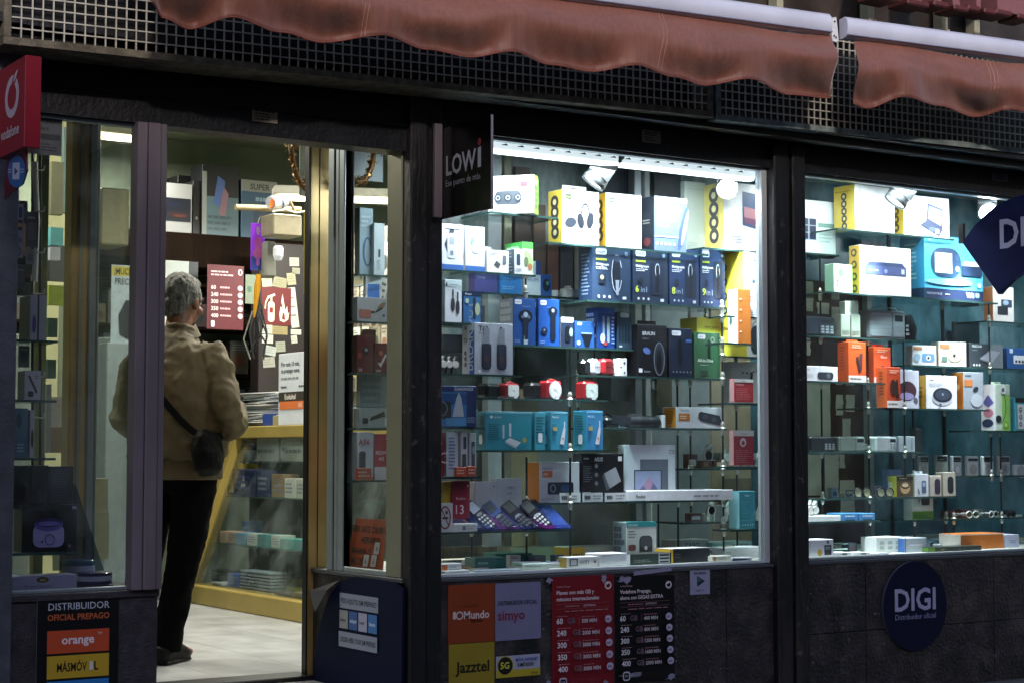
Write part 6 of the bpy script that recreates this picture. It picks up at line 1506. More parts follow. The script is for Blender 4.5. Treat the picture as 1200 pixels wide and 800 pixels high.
# orange handwritten card
p = PX(424, 664, XC+.03)
mb = MB(); y0, y1_ = PX(401, 664, XC+.02).y, PX(446, 664, XC+.02).y
hh = PX(430, 610, XC+.02).z-PX(430, 668, XC+.02).z
mb.extr([(0, 0, 0), (0, y1_-y0, 0), (0.0, y1_-y0-.03, hh), (0.0, -.10, hh)], (.003, 0, 0), mat('#b8481c', .6))
P = Pen(mb, (0, 0, 0), (0, y1_-y0, 0), (0, -.06, hh), (-1, 0, 0))
P.t('PERF. ARTE. CADENTA', .08, .72, .13, '#2a1410', mw=.95, b=True); P.t('HERVIRO', .35, .5, .13, '#2a1410', mw=.5, b=True); P.t('MAHANA 12', .15, .27, .13, '#2a1410', mw=.5, b=True); P.t('TACOS', .1, .06, .13, '#2a1410', mw=.4, b=True)
for q in ((.72, .3), (.5, .03), (.7, .04)): P.r(q[0], q[1], q[0]+.13, q[1]+.24, '#d8d4cc'); P.t('4' if q[0] > .71 else '6', q[0]+.04, q[1]+.05, .12, '#2a2a2a')
setp(mb.build('handwritten_card', loc=(XC+.028, y0, ZS+.02)), 'orange handwritten card with white price patches leaning inside the return pane', 'card')
mb = MB(); c = PX(420, 262, XC+.2); pts = []
def garland(e_loc, label, R0, drop, n=46, sc=1.0, rot=0):
    mb = MB(); random.seed(int(R0*1000)+n)
    for k in range(n*4):
        t = k/(n*4-1); a = math.pi*t
        x = -R0*math.cos(a); z = -drop*math.sin(a)
        d = Vector((random.gauss(0, .012), random.gauss(0, .012), random.gauss(0, .012)))*sc
        q = Vector((x, 0, z))+d; r = .007*sc
        mb.add([q+Vector((random.uniform(-r, r), random.uniform(-r, r), random.uniform(-r, r)))*2 for _ in range(3)], [(0, 1, 2)], mat(['#a87c4a', '#c89a58', '#7a5430', '#e0c48a'][k % 4], .25, .7, var=0))
    mb.tube([(-R0*math.cos(math.pi*k/20), 0, -drop*math.sin(math.pi*k/20)) for k in range(21)], .012*sc, mat('#8a6238', .4, .5), 6)
    setp(mb.build('tinsel_garland', loc=e_loc, rotz=R(rot)), label, 'garland', 'gold tinsel garlands')
garland(PY(421, 176, .62), 'gold tinsel garland hanging behind the return pane', .06, .13, rot=-10)
garland(PY(365, 160, 1.15), 'gold tinsel garland hanging beside the door post over the counter', .09, .24, rot=-20)

# ================================================================ SIGNS AND POSTERS OUTSIDE
def poster(name, label, cat, x0, x1, y0, y1, bg, art, Y=-.004, t=.003, group=None):
    xm = (x0+x1)/2
    a, b = XY(x0, 0), XY(x1, 0); z1, z0 = ZY(xm, y0, 0), ZY(xm, y1, 0)
    w, h = b-a, z1-z0
    mb = MB(); mb.box((-w/2, 0, 0), (w/2, t, h), mat(bg, .4, var=.05, scale=9), .0005)
    art(Pen(mb, (-w/2, 0, 0), (w, 0, 0), (0, 0, h), (0, -1, 0)))
    return setp(mb.build(name, loc=((a+b)/2, Y, z0)), label, cat, group)
def a_dist(P):
    P.r(0, 0, .01, 1, '#5a5a60')
    P.t('DISTRIBUIDOR', .14, .88, .062, '#c4c8d8', mw=.74); P.t('OFICIAL PREPAGO', .13, .79, .052, '#b8623c', mw=.75, b=True)
    P.r(.13, .50, .88, .70, '#c4502e'); P.t('orange', .5, .58, .075, '#e8e4e8', al='c', b=True); P.t('TM', .74, .65, .02, '#e8e4e8')
    P.r(.13, .28, .88, .48, '#c4a42e'); P.t('MÁSMÓV', .25, .34, .075, '#1a1a1c', mw=.36, b=True); P.poly([(.64, .34), (.69, .34), (.68, .415), (.645, .42)], '#d8d8d4'); P.t('L', .70, .34, .075, '#1a1a1c', mw=.05, b=True)
    P.r(.13, .08, .88, .26, '#2c80c4')
poster('poster', 'black poster with orange, yellow and blue fields on the low wall beside the entrance', 'poster', 46, 142, 697, 830, '#08080a', a_dist)
CGr = 'square brand signs on the low wall'
poster('brand_sign', 'rust orange square sign with white lettering on the low wall', 'sign', 525, 579, 684, 753, '#8a3c1c', lambda P: (P.t('LA COMPAÑIA MÓVIL', .22, .62, .028, '#3a1c10', mw=.6), P.rr(.10, .42, .16, .55, '#d8c8c4', .4), P.ring(.24, .48, .08, .07, .005, '#d8c8c4'), P.t('Mundo', .33, .42, .13, '#d8c8c4', mw=.55, b=True), P.t('San Juan', .48, .36, .05, '#1a100c', mw=.42, b=True)), group=CGr)
poster('brand_sign', 'lilac grey square sign with dark pink lettering on the low wall', 'sign', 580, 633, 682, 749, '#7d7c9c', lambda P: (P.t('DISTRIBUIDOR OFICIAL', .06, .62, .07, '#23263a', mw=.86, b=True), P.t('simyo', .05, .36, .17, '#7a2c44', mw=.9, b=True)), group=CGr)
poster('brand_sign', 'mustard yellow square sign with black lettering on the low wall', 'sign', 526, 579, 752, 816, '#958426', lambda P: (P.t('Jazztel', .14, .46, .20, '#121210', mw=.74, b=True)), group=CGr)
poster('sticker', 'long white and yellow sticker with a black 5G disc on the low wall', 'sticker', 581, 632, 767, 792, '#a9aec4', lambda P: (P.r(0, 0, 1, .34, '#b4a430'), P.o(.2, .55, .185, '#b4a430'), P.o(.2, .55, .165, '#101214'), P.t('5G', .09, .42, .3, '#d0c83c', mw=.22, b=True), P.t('MÓVIL INTERNET', .44, .72, .14, '#3a4f9c', mw=.5, b=True), P.t('ILIMITADOS', .48, .48, .16, '#101214', mw=.36, b=True), P.t('prepago', .78, .1, .12, '#3a3410', mw=.16)))
def tariff(bg, l1, l2, mins):
    def f(P):
        red = bg
        P.t('Vodafone Prepago', .07, .905, .014, '#d8b4b8', mw=.34)
        P.t(l1, .07, .842, .034, '#dccfd4', mw=.72, b=True); P.t(l2, .07, .785, .034, '#dccfd4', mw=.86, b=True)
        P.ring(.9, .905, .055, .036, .006, '#dccfd4'); P.e(.885, .925, .018, .012, '#dccfd4', rot=40)
        P.r(.06, .755, .92, .757, '#a87078'); P.t('ILIMITADAS', .5, .728, .018, '#dccfd4', mw=.24); P.ln(.2, .728, .48, .745, 1, '#b48088'); P.r(.06, .715, .92, .717, '#a87078'); P.ln(.2, .685, .92, .70, 1, '#b48088')
        for i, (g, m, pr) in enumerate(zip(('60', '240', '300', '350', '400'), mins, ('10€', '15€', '20€', '30€', '40€'))):
            v = .585-.105*i
            P.ln(.07, v+.062, .3, v+.07, 1, '#c49aa0')
            P.t(g, .06, v, .048, '#e0dce4', mw=.2, b=True); P.t('GB', .06+.085*len(g), v, .048, '#6f5a66', mw=.16, b=True)
            P.r(.415, v-.01, .42, v+.055, '#a87078'); P.ln(.46, v+.045, .72, v+.06, 1, '#a87078')
            P.t(m+' MIN', .46, v, .033, '#cfc6ce', mw=.3, b=True)
            P.e(.89, v+.02, .055, .034, '#b8b4d0'); P.t(pr, .85, v+.008, .02, '#7a2434', mw=.08, b=True)
        P.rr(.07, .03, .19, .115, '#c9c4d4', .3); P.rr(.085, .042, .175, .103, '#101016', .3); P.t('SIM', .10, .065, .02, '#c9c4d4', mw=.06)
        P.ln(.25, .04, .9, .10, 3, '#8a3c48' if bg != '#060607' else '#3c1c22', fill=.2)
    return f
TP = 'tariff posters on the low wall'
poster('tariff_poster', 'dark red tariff poster with a list of GB and minutes on the low wall', 'poster', 646, 718, 674, 806, '#7a1420', tariff('#7a1420', 'Planes con más GB y', 'minutos internacionales', ('500', '2000', '3000', '3000', '3000')), group=TP)
poster('tariff_poster', 'black tariff poster with a list of GB and minutes beside the dark red one', 'poster', 720, 788, 674, 798, '#060607', tariff('#060607', 'Vodafone Prepago,', 'ahora con GIGAS EXTRA', ('400', '800', '1200', '1600', '2000')), group=TP, Y=-.0045)
poster('sticker', 'small pale sticker with a dark triangle beside the black tariff poster', 'sticker', 807, 830, 667, 696, '#9c9cb8', lambda P: (P.t('RECARGA', .18, .82, .1, '#3a2c44', mw=.66, b=True), P.poly([(.34, .32), (.34, .76), (.74, .54)], '#1c2c3a'), P.poly([(.36, .5), (.36, .74), (.56, .58)], '#3c6a70'), P.t('aquí tu', .3, .14, .1, '#3a2c44', mw=.5)))
# torn paper and tape scraps, paint specks
SCR = [(640, 648, 676, 683), (704, 711, 672, 683), (722, 740, 674, 684), (742, 786, 668, 674), (724, 757, 789, 795), (778, 792, 790, 797), (640, 645, 796, 802), (705, 712, 797, 801)]
for i, (a, b, c, d) in enumerate(SCR):
    Y = -.0062; z1 = ZY(a, c, Y); z0 = ZY(a, d, Y); xa, xb = XY(a, Y), XY(b, Y); n = 15
    pts = []
    for k in range(n):
        t = 2*math.pi*k/n; pts.append(((xa+xb)/2+(xb-xa)/2*math.cos(t)*random.uniform(.45, 1.25), Y, (z0+z1)/2+(z1-z0)/2*math.sin(t)*random.uniform(.35, 1.3)))
    if i == 3: pts = [(xa, Y, z0), (xb, Y, z0+.012), (xb, Y, z1+.008), (xa, Y, z1-.004)]
    mb = MB(); mb.extr(pts, (0, .001, 0), mat('#8f8da6', .6))
    setp(mb.build('tape_scrap'), ['pale tape scrap at the top corner of the dark red tariff poster, by the wall', 'pale tape scrap between the tops of the tariff posters', 'ragged tape scrap on the top corner of the black tariff poster', 'long tape strip along the top of the black tariff poster', 'ragged tape strip along the foot of the black tariff poster', 'tape scrap at the outer foot of the black tariff poster', 'tape scrap at the foot of the dark red tariff poster, wall side', 'tape scrap at the foot of the dark red tariff poster, inner side'][i], 'tape', 'tape scraps on the posters')
mb = MB()
random.seed(11)
def speck(x, z, r, Y):
    n = 6; mb.add([(x+r*math.cos(2*math.pi*k/n)*random.uniform(.5, 1.2), Y, z+r*1.3*math.sin(2*math.pi*k/n)*random.uniform(.5, 1.2)) for k in range(n)], [tuple(range(n))[::-1]], M_SPK)
M_SPK = mat('#7d7b88', .7)
for i in range(110):
    px = random.choice([random.uniform(792, 850), random.uniform(640, 900), random.uniform(945, 1195)]); py = random.uniform(668, 798)
    if 806 < px < 832 and py < 698: continue
    if 1030 < px < 1114 and 655 < py < 765: continue
    if px < 792: continue
    if 902 < px < 945: continue
    p = PY(px, py, -.0032); speck(p.x, p.z, random.choice([.0012, .0016, .002, .003]), -.0032)
for i in range(9):
    for px in (793, 831): 
        p = PY(px+random.uniform(-1, 1), 676+i*14, -.0032)
        if px == 831 and i < 2: continue
        speck(p.x, p.z, .0028, -.0032)
part(mb, 'paint_specks', kind='stuff')
# round sign
def disc_sign(px, py, rpx, label):
    c = PY(px, py, 0); r = (ZY(px, py-rpx, 0)-c.z)
    mb = MB(); n = 56
    pts = [(c.x+r*math.cos(2*math.pi*k/n), -.012, c.z+r*math.sin(2*math.pi*k/n)) for k in range(n)]
    mb.extr(pts, (0, .0115, 0), mat('#070b2e', .3, var=.04), mat('#4a5068', .4))
    P = Pen(mb, (c.x-r, -.012, c.z-r), (2*r, 0, 0), (0, 0, 2*r), (0, -1, 0))
    P.t('DIGI', .5, .455, .24, '#a9a8c8', al='c', mw=.72, b=True); P.t('Distribuidor oficial', .5, .355, .06, '#8f8fb4', al='c', mw=.72)
    setp(mb.build('round_sign'), label, 'sign')
disc_sign(1070.5, 709, 52.5, 'round dark blue sign with pale lettering on the low wall under the second window')
# hanging sign, lettered
XS = 6.09
pxs = [(1128, 285), (1133, 277), (1141, 266), (1152, 254), (1165, 243), (1182, 234), (1200, 228), (1222, 224), (1246, 224), (1262, 232), (1270, 262), (1262, 300), (1240, 306), (1218, 311), (1200, 318), (1186, 328), (1176, 338), (1170, 345)]
mb = MB(); pts = [PX(a, b, XS) for a, b in pxs]; mb.extr(pts, (.03, 0, 0), mat('#0b1340', .6, var=.04, spec=.08), mat('#2c3a78', .4))
O = PX(1172, 291, XS); Ur = PX(1232, 291, XS); 
P = Pen(mb, O, Vector((0, Ur.y-O.y, 0)), Vector((0, 0, PX(1172, 258, XS).z-O.z)), (-1, 0, 0))
P.t('DIGI', .0, 0, 1, '#9c9cc0', mw=1.05, b=True)
mb.box((XS+.008, -.06, PX(1128, 262, XS).z), (XS+.022, -.03, PX(1128, 285, XS).z), M_BLACK)
setp(mb.build('hanging_sign'), 'dark blue arched sign with pale letters projecting in front of the second window', 'sign', 'signs projecting from the shop front')
# black projecting sign
XL = PY(515, 200, -.03).x
ya, yb = PX(516, 250, XL).y, PX(575, 245, XL).y
zt, zb = PX(575, 134, XL).z, PX(575, 245, XL).z
mb = MB(); mb.box((XL, yb, zb), (XL+.012, ya, zt), mat('#060607', .18, var=0), .001, {'F': mat('#8a8794', .4)})
P = Pen(mb, (XL, ya, zb), (0, yb-ya, 0), (0, 0, zt-zb), (-1, 0, 0))
P.t('LOW', .12, .47, .21, '#a9a8b0', mw=.60, b=True); P.poly([(.755, .47), (.82, .47), (.82, .69), (.755, .68)], '#a9a8b0'); P.e(.79, .74, .035, .04, '#7a2c34')
P.t('Ese punto de más', .12, .345, .07, '#9a99a4', mw=.74)
setp(mb.build('projecting_sign'), 'glossy black projecting sign with grey letters beside the first window', 'sign', 'signs projecting from the shop front')
mb = MB(); x5 = XY(505, -.03); mb.box((x5, -.055, ZY(510, 256, -.03)), (XL-.001, -.036, ZY(510, 146, -.03)), M_MAUVE, .002)
setp(mb.build('mounting_strip'), 'mauve metal strip beside the glossy black projecting sign', 'bracket')
# red projecting sign
XV = PY(29, 120, -.45).x
ya, yb = PX(-2, 120, XV).y, -.45
zt, zb = PX(29, 65, XV).z, PX(29, 172, XV).z
mb = MB(); mb.box((XV, yb, zb), (XV+.05, ya, zt), mat('#8c0f24', .35, var=.05, scale=3), .002)
P = Pen(mb, (XV, ya, zb), (0, yb-ya, 0), (0, 0, zt-zb), (-1, 0, 0))
P.ring(.53, .62, .26, .235, .026, '#b9a9b8'); P.e(.62, .80, .10, .05, '#8c0f24', rot=30); P.e(.66, .83, .09, .028, '#b9a9b8', rot=38)
P.t('vodafone', .15, .18, .12, '#c4b4bc', mw=.76, b=True)
mb.box((XV+.015, ya, zb+.05), (XV+.035, -.06, zb+.08), M_BLACK); mb.box((XV+.015, ya, zt-.08), (XV+.035, -.06, zt-.05), M_BLACK)
setp(mb.build('projecting_sign'), 'dark red projecting sign with a pale ring emblem beside the side pillar', 'sign', 'signs projecting from the shop front')
# little blue round ticket sign on a dark red plate
c = PX(19, 202, XV+.01)
mb = MB(); pts = [PX(a, b, XV+.02) for a, b in ((8, 190), (30, 176), (31, 200), (26, 216), (12, 226), (5, 234), (5, 212))]
mb.extr(pts, (.006, 0, 0), mat('#5a0f22', .4))
P = Pen(mb, PX(8, 222, XV+.019), PX(31, 222, XV+.019)-PX(8, 222, XV+.019), Vector((0, 0, PX(8, 182, XV+.019).z-PX(8, 222, XV+.019).z)), (-1, 0, 0))
P.e(.5, .5, .46, .46, '#2f64a4'); P.r(.3, .28, .66, .76, '#b4bcd8'); P.poly([(.4, .4), (.4, .62), (.58, .51)], '#3a4a6a'); P.ln(.08, .45, .28, .6, 2, '#b4bcd8'); P.ln(.7, .45, .92, .6, 2, '#b4bcd8')
setp(mb.build('small_plate'), 'small round blue emblem on a dark red plate under the red projecting sign', 'sign')
# blue curved board on the entrance return
mb = MB(); XB2 = XC-.018
pts = [PX(a, b, XB2) for a, b in ((470, 830), (472, 690), (462, 682), (440, 678), (415, 675), (400, 680), (386, 697), (375, 730), (368, 775), (366, 830))]
mb.extr(pts, (.012, 0, 0), mat('#0a1232', .6, var=.08, scale=4, spec=.12))
def onb(x0, x1, y0, y1):
    a = PX(x0, y1, XB2); b = PX(x1, y1, XB2); c = PX(x0, y0, XB2)
    return Pen(mb, a, Vector((0, b.y-a.y, 0)), Vector((0, 0, c.z-a.z)), (-1, 0, 0))
P = onb(398, 443, 697, 756)
P.r(0, .76, 1, 1.06, '#8f97ac'); P.t('PIDE AQUÍ TU SIM PREPAGO', .04, .86, .10, '#1c2030', mw=.92, b=True)
for k, (c, s_) in enumerate((('#9a9c9c', 'simyo'), ('#2c5a9c', 'airbytel'), ('#a9a9c4', 'Lowi'), ('#2c74b8', 'lebara'))):
    P.r(.0+.255*k, .36, .225+.255*k, .72, c); P.t(s_, .03+.255*k, .50, .07, '#1c2030' if k % 2 == 0 else '#cfe0f4', mw=.17, b=True)
P.r(0, .0, 1, .30, '#8f97ac'); P.t('ORDER HERE YOUR SIM PREPAID', .04, .10, .10, '#1c2030', mw=.92, b=True)
setp(mb.build('notice_board'), 'dark blue round cornered board with white notices on the entrance return', 'notice board')
mb = MB(); a = [PX(*q, XC-.03) for q in ((362, 697), (400, 678), (396, 676), (370, 672), (362, 690))]
a = [PX(362, 692, XC-.02), PX(398, 679, XC-.02), PX(384, 690, XC-.05), PX(369, 716, XC-.07)]
mb.extr(a, (.002, 0, .0), mat('#4a4a50', .5))
setp(mb.build('torn_flap'), 'grey peeling flap curling off the top of the dark blue board', 'flap')

# ================================================================ LEFT DISPLAY
for q in (('l1', 12, 66, 34, 398, .16, .2, 'glass shelf of the small window with the striped box'), ('l2', 12, 66, 34, 468, .16, .2, 'glass shelf of the small window with the hair tool box'), ('l3', 12, 66, 34, 536, .16, .2, 'glass shelf of the small window with the blue box'),
          ('l4', 12, 86, 34, 593, .20, .2, 'glass shelf of the small window with the two dark boxes'), ('l5', 12, 98, 50, 647, .14, .2, 'lowest glass shelf of the small window, under the wax heater box')):
    S(q[0], *q[1:], grp='glass shelves of the small window')
LG = 'boxed goods in the small window'
carton(SH['l1'], 33, 52, 346, .12, 'white box with a dark end and a black stripe in the small window', '#9a9cac,#241f2c', lambda F, L, Rr, T: (F.r(.45, 0, .55, 1, '#1a1a20'), F.e(.25, .35, .12, .2, '#4a4a80'), F.e(.8, .5, .12, .3, '#8fa49c')), group=LG)
carton(SH['l2'], 28, 47, 434, .08, 'pale box with a black hair tool pictured on it in the small window', '#a9aab8,#2c2838', lambda F, L, Rr, T: (F.poly([(.2, .8), (.3, .85), (.8, .3), (.7, .2)], '#1a1a1c'), F.rr(.2, .1, .55, .3, '#1a1a1c'), F.ln(.6, .7, .9, .85, 2, '#6a6a78')), group=LG)
carton(SH['l3'], 17, 33, 478, .08, 'steel blue box with a dark figure pictured on it in the small window', '#4a6a80,#2c4050', lambda F, L, Rr, T: (F.e(.3, .75, .2, .15, '#24384a'), F.ln(.2, .1, .8, .3, 3, '#8fa8b8')), group=LG)
carton(SH['l3'], 35, 40, 480, .08, 'narrow white box behind the steel blue one', '#a4a8b8', lambda F, L, Rr, T: F.e(.6, .4, .3, .2, '#22242c'), group=LG)
carton(SH['l4'], 12, 36, 545, .06, 'black box with a round dark emblem, first of the two dark boxes', '#131318', lambda F, L, Rr, T: F.e(.5, .4, .35, .25, '#050507'), group='dark boxes in the small window')
carton(SH['l4'], 38, 58, 545, .06, 'black box with a heart shaped dark emblem, second of the two dark boxes', '#15151b', lambda F, L, Rr, T: F.e(.5, .4, .35, .25, '#050507'), group='dark boxes in the small window')
carton(SH['l4'], 59, 87, 546, .05, 'black box covered in rows of tiny grey print', '#101014', lambda F, L, Rr, T: F.ln(.15, .1, .85, .92, 12, '#3a3a48', fill=.3), group=LG, back=.0)
carton(SH['l5'], 28, 92, 591, .10, 'black box in the small window with a pictured white wax heater, lilac outside light put into its colour', '#08080c', lambda F, L, Rr, T: (F.rr(.2, .1, .76, .58, '#8c8cc0', .3), F.e(.48, .58, .26, .14, '#5a50a0'), F.e(.48, .62, .23, .10, '#2a2860'), F.e(.48, .60, .20, .05, '#6a64b0'), F.ring(.5, .26, .09, .12, .003, '#3a3a6a'), F.o(.36, .22, .02, '#1a1a2a'), F.t('WAX HEATER', .08, .88, .05, '#4a4a6a', mw=.3), F.r(.9, .9, .98, .97, '#8f8fa8'), F.o(.86, .12, .03, '#5a5a7a')), group=LG)  # lilac of the outside light is painted into the white appliance
S_l = Deck(ZS+.009, .08)
carton(S_l, 12, 93, 674, .10, 'long pale box lying on the floor of the small window', '#8c8ca8', lambda F, L, Rr, T: (F.e(.5, .72, .09, .2, '#3a3420'), F.t('trevi', .46, .64, .18, '#b4a460', mw=.08, b=True), F.t('fly xm traveller', .24, .2, .22, '#5a5a7a', mw=.5)), back=0, group=LG, yaw=0)
def spindle(x0, x1, yt, Y, label, col):
    loc, w, h = spot(Deck(ZS+.009, Y), x0, x1, yt, 0)
    e = empty('disc_spindle', loc, label, 'disc spindle', 'tubs of blank discs in the small window')
    r = w/2; mb = MB(); mb.lathe([(.0001, 0), (r, 0), (r, h*.12), (r*.95, h*.15)], plastic('#14141a'), c=(0, r, 0), n=28); mb.build('base', e)
    mb = MB(); mb.lathe([(r*.93, h*.15), (r*.93, h*.95), (r*.88, h), (.0001, h)], mat(col, .2, 0, var=.1, scale=30), c=(0, r, 0), n=28); mb.lathe([(r*.94, h*.4), (r*.94, h*.75)], mat('#8f96b0', .4), c=(0, r, 0), n=28); mb.build('lid', e)
spindle(81, 121, 656, .30, 'steel blue tub of blank discs, further back in the small window', '#2c4a64')
spindle(99, 142, 671, .12, 'dark violet tub of blank discs with an orange base, against the small window', '#2c2450')
# paper notices on glass
def glasspaper(x0, x1, y0, y1, Y, label, bg, art, name='paper_notice', cat='notice', group=None):
    a, b = XY(x0, Y), XY(x1, Y); xm = (x0+x1)/2; z1, z0 = ZY(xm, y0, Y), ZY(xm, y1, Y)
    mb = MB(); mb.box((-(b-a)/2, 0, 0), ((b-a)/2, .0015, z1-z0), mat(bg, .6), 0)
    art(Pen(mb, (-(b-a)/2, 0, 0), (b-a, 0, 0), (0, 0, z1-z0), (0, -1, 0)))
    return setp(mb.build(name, loc=((a+b)/2, Y, z0)), label, cat, group)
glasspaper(26, 67, 134, 181, .046, 'grey paper notice with a black band at the top of the small window', '#5f5a64', lambda P: (P.t('Albums, grabados', .12, .80, .09, '#16161a', mw=.8, b=True), P.t('Telefonia de', .12, .62, .08, '#16161a', mw=.5, b=True), P.r(.05, .38, .95, .52, '#0c0c10'), P.ln(.1, .08, .9, .3, 3, '#2a2a30')))
glasspaper(12, 23, 240, 302, .046, 'strip of payment card stickers inside the small window', '#8a8a9c', lambda P: (P.r(.1, .76, .9, .96, '#2c3c70'), P.r(.1, .52, .9, .72, '#1a1a20'), P.o(.4, .62, .22, '#b0442c'), P.o(.62, .62, .22, '#c08a34'), P.t('VISA', .06, .3, .1, '#22264a', mw=.86, b=True), P.ring(.5, .12, .3, .08, .004, '#3a3a4a')), 'card_stickers', 'sticker')
# racks behind the small window
mb = MB()
for px, Y in ((38, .3), (47, .34)):
    mb.tube([PY(px, 180, Y), PY(px, 640, Y)], .005, M_BLACK, 8)
mb.tube([PY(40, 190, .3), PY(43, 260, .3), PY(40, 330, .3)], .012, M_CHROME, 8)
for k in range(9):
    a = PY(38, 200+k*48, .3); mb.tube([a, a+Vector((.02, -.06, -.005)), a+Vector((.02, -.07, .01))], .0025, M_CHROME, 6)
setp(mb.build('hook_rack'), 'thin black hook rack standing in the small window', 'rack')
RK = 'small packs hung on the hook rack'
for i, (a, b, c, d) in enumerate(((13, 28, 235, 262), (26, 41, 248, 290), (27, 36, 292, 310), (14, 26, 312, 338), (20, 33, 405, 430))):
    glasspaper(a, b, c, d, .27+.01*i, ['dark pack under the dark red plate on the hook rack', 'smoky rounded pack in the middle of the hook rack', 'small pale pack below the smoky one', 'grey pack above the striped box', 'green grey pack below the striped box'][i], ['#2a2a30', '#3c3c42', '#77787e', '#4a4c52', '#5c6a60'][i], lambda P: (P.rr(.15, .2, .85, .7, '#4f5056'), P.ln(.1, .75, .9, .9, 1, '#8b8b92')), 'hanging_pack', 'pack', RK)
mb = MB(); mb.extr([PY(60, 552, .4), PY(82, 640, .4), PY(122, 668, .4), PY(90, 560, .4)][:1]+[PY(89, 568, .4), PY(122, 668, .4), PY(62, 668, .4)], (0, .004, 0), glass_mat('grey_acrylic', (.45, .5, .55), 1.5, .02, .3, '#6a7484'))
setp(mb.build('acrylic_panel'), 'slanting smoky acrylic panel behind the wax heater box', 'panel')

# ================================================================ INSIDE THE SHOP
XCt = 4.18; YN, YFr = 1.75, 4.45
M_GOLD = mat('#b09a52', .42, .35, var=.06, scale=5)
ct = empty('glass_counter', (XCt, (YN+YFr)/2, 0), 'long glass showcase counter in a gold frame with a leaning front', 'counter')
CO = Vector((XCt, (YN+YFr)/2, 0))
def cpart(mb, name):
    o = mb.build(name, ct); o.location = -CO; return o
ZC = 1.06; LEAN = .34
mb = MB(); mb.box((XCt, YN, .0), (XCt+.95, YFr, .11), M_GOLD, .006); cpart(mb, 'plinth')
mb = MB(); mb.box((XCt+LEAN-.03, YN, ZC-.07), (XCt+LEAN+.75, YFr, ZC), M_GOLD, .004); cpart(mb, 'worktop')
for y in (YN, YFr-.07): 
    mb = MB(); mb.extr([(XCt, y, .11), (XCt+.06, y, .11), (XCt+LEAN+.03, y, ZC-.07), (XCt+LEAN-.03, y, ZC-.07)], (0, .07, 0), M_GOLD)
    cpart(mb, 'end_frame')
mb = MB(); mb.extr([(XCt+.05, YN+.1, .11), (XCt+LEAN+.02, YN+.1, ZC-.07), (XCt+LEAN+.02, YFr-.07, ZC-.07), (XCt+.05, YFr-.07, .11)], (.004, 0, .0), G_WIN); cpart(mb, 'front_pane')
mb = MB(); mb.box((XCt+.9, YN, .11), (XCt+.92, YFr, ZC-.07), rich('counter_back', ['#4a3c28', '#6a5c40', '#8a7c5c'], 3, .5, .1, stretch=(1, 6, .4))); cpart(mb, 'back_panel')
SZ = [.115, .36, .64, .85]
for k, z in enumerate(SZ[1:]):
    mb = MB(); off = LEAN*(z-.11)/(ZC-.18)+.05
    mb.box((XCt+off, YN+.08, z-.008), (XCt+.88, YFr-.08, z), G_SHELF, fm={'L': G_EDGE}); cpart(mb, 'glass_shelf')
random.seed(5)
CI = 'boxes and packs in the glass counter'
def cgood(px0, px1, ytop, k, label, cols, art=None, back=.03, d=.1, name='product_box', cat='box', group=CI, z=None, X=None):
    z = SZ[k] if z is None else z
    X = XCt+LEAN*(z-.11)/(ZC-.18)+.06+back if X is None else X
    a = PX(px0, 600, X).y; b = PX(px1, 600, X).y; w = abs(a-b); xm = (px0+px1)/2
    h = max(.012, PX(xm, ytop, X).z-z)
    c = cols.split(','); mb = MB(); f = mat(c[0], .45, var=.04, scale=12); sd = mat(c[-1], .45, var=.04, scale=12)
    mb.box((-w/2, 0, 0), (w/2, d, h), f, .0015, {'L': sd, 'R': sd})
    if art: P = pens(mb, w, d, h); art(P['F'])
    o = mb.build(name, loc=(X, (a+b)/2, z+.0006), rotz=R(-90+random.uniform(-2, 2)))
    return setp(o, label, cat, group)
L1 = lambda P: P.ln(.1, .2, .9, .8, 3, '#7a8290')
cgood(258, 268, 622, 1, 'peach box on the third counter shelf, furthest from the door post', '#c4a084,#a88468', L1)
cgood(269, 276, 623, 1, 'second peach box on the third counter shelf', '#b89878,#a88468', L1)
cgood(277, 288, 624, 1, 'light blue low box on the third counter shelf', '#5a9ac0', L1)
cgood(290, 301, 625, 1, 'white box beside the light blue low box in the counter', '#c9cfc4', L1)
cgood(302, 317, 626, 1, 'teal box between two white ones in the counter', '#2f8a8c', L1)
cgood(318, 328, 627, 1, 'white box beside the teal box in the counter', '#c9d2c8', L1)
cgood(329, 343, 631, 1, 'mint box lying low in the counter', '#5ab0a0', L1)
cgood(345, 357, 632, 1, 'teal box in the counter closest to the door post', '#4aa0a0', L1)
cgood(284, 291, 610, 1, 'small blue box standing behind the light blue low one', '#4a6a9c', L1, back=.15)
cgood(268, 281, 672, 0, 'bright blue carton on the counter floor', '#3a5aa8', L1, back=.06, d=.16)
for j in range(6):
    cgood(282, 293, 702-5*j, 0, 'thin grey case in the stack beside the bright blue carton', '#7c8a98', lambda P: P.ln(.05, .3, .9, .7, 1, '#c9d0d8'), back=.06, z=SZ[0]+.0185*j, group='stacked grey cases in the counter', X=XCt+.12)
    cgood(295, 318, 704-5*j, 0, 'thin grey case in the wide stack on the counter floor', '#8a96a0', lambda P: P.ln(.05, .3, .9, .7, 1, '#5a6470'), back=.06, z=SZ[0]+.0185*j, group='stacked wide grey cases in the counter', X=XCt+.13)
cgood(247, 262, 690, 0, 'low white carton on the counter floor by the end frame', '#a9aeb0', L1)
cgood(248, 266, 668, 0, 'dark pack with pale print on the counter floor by the end frame', '#2c3038', L1, back=.16)
cgood(322, 340, 698, 0, 'low brown pack on the counter floor', '#5c5040', L1)
cgood(342, 356, 694, 0, 'crumpled beige bag on the counter floor', '#8a8468', None, name='paper_bag', cat='bag')
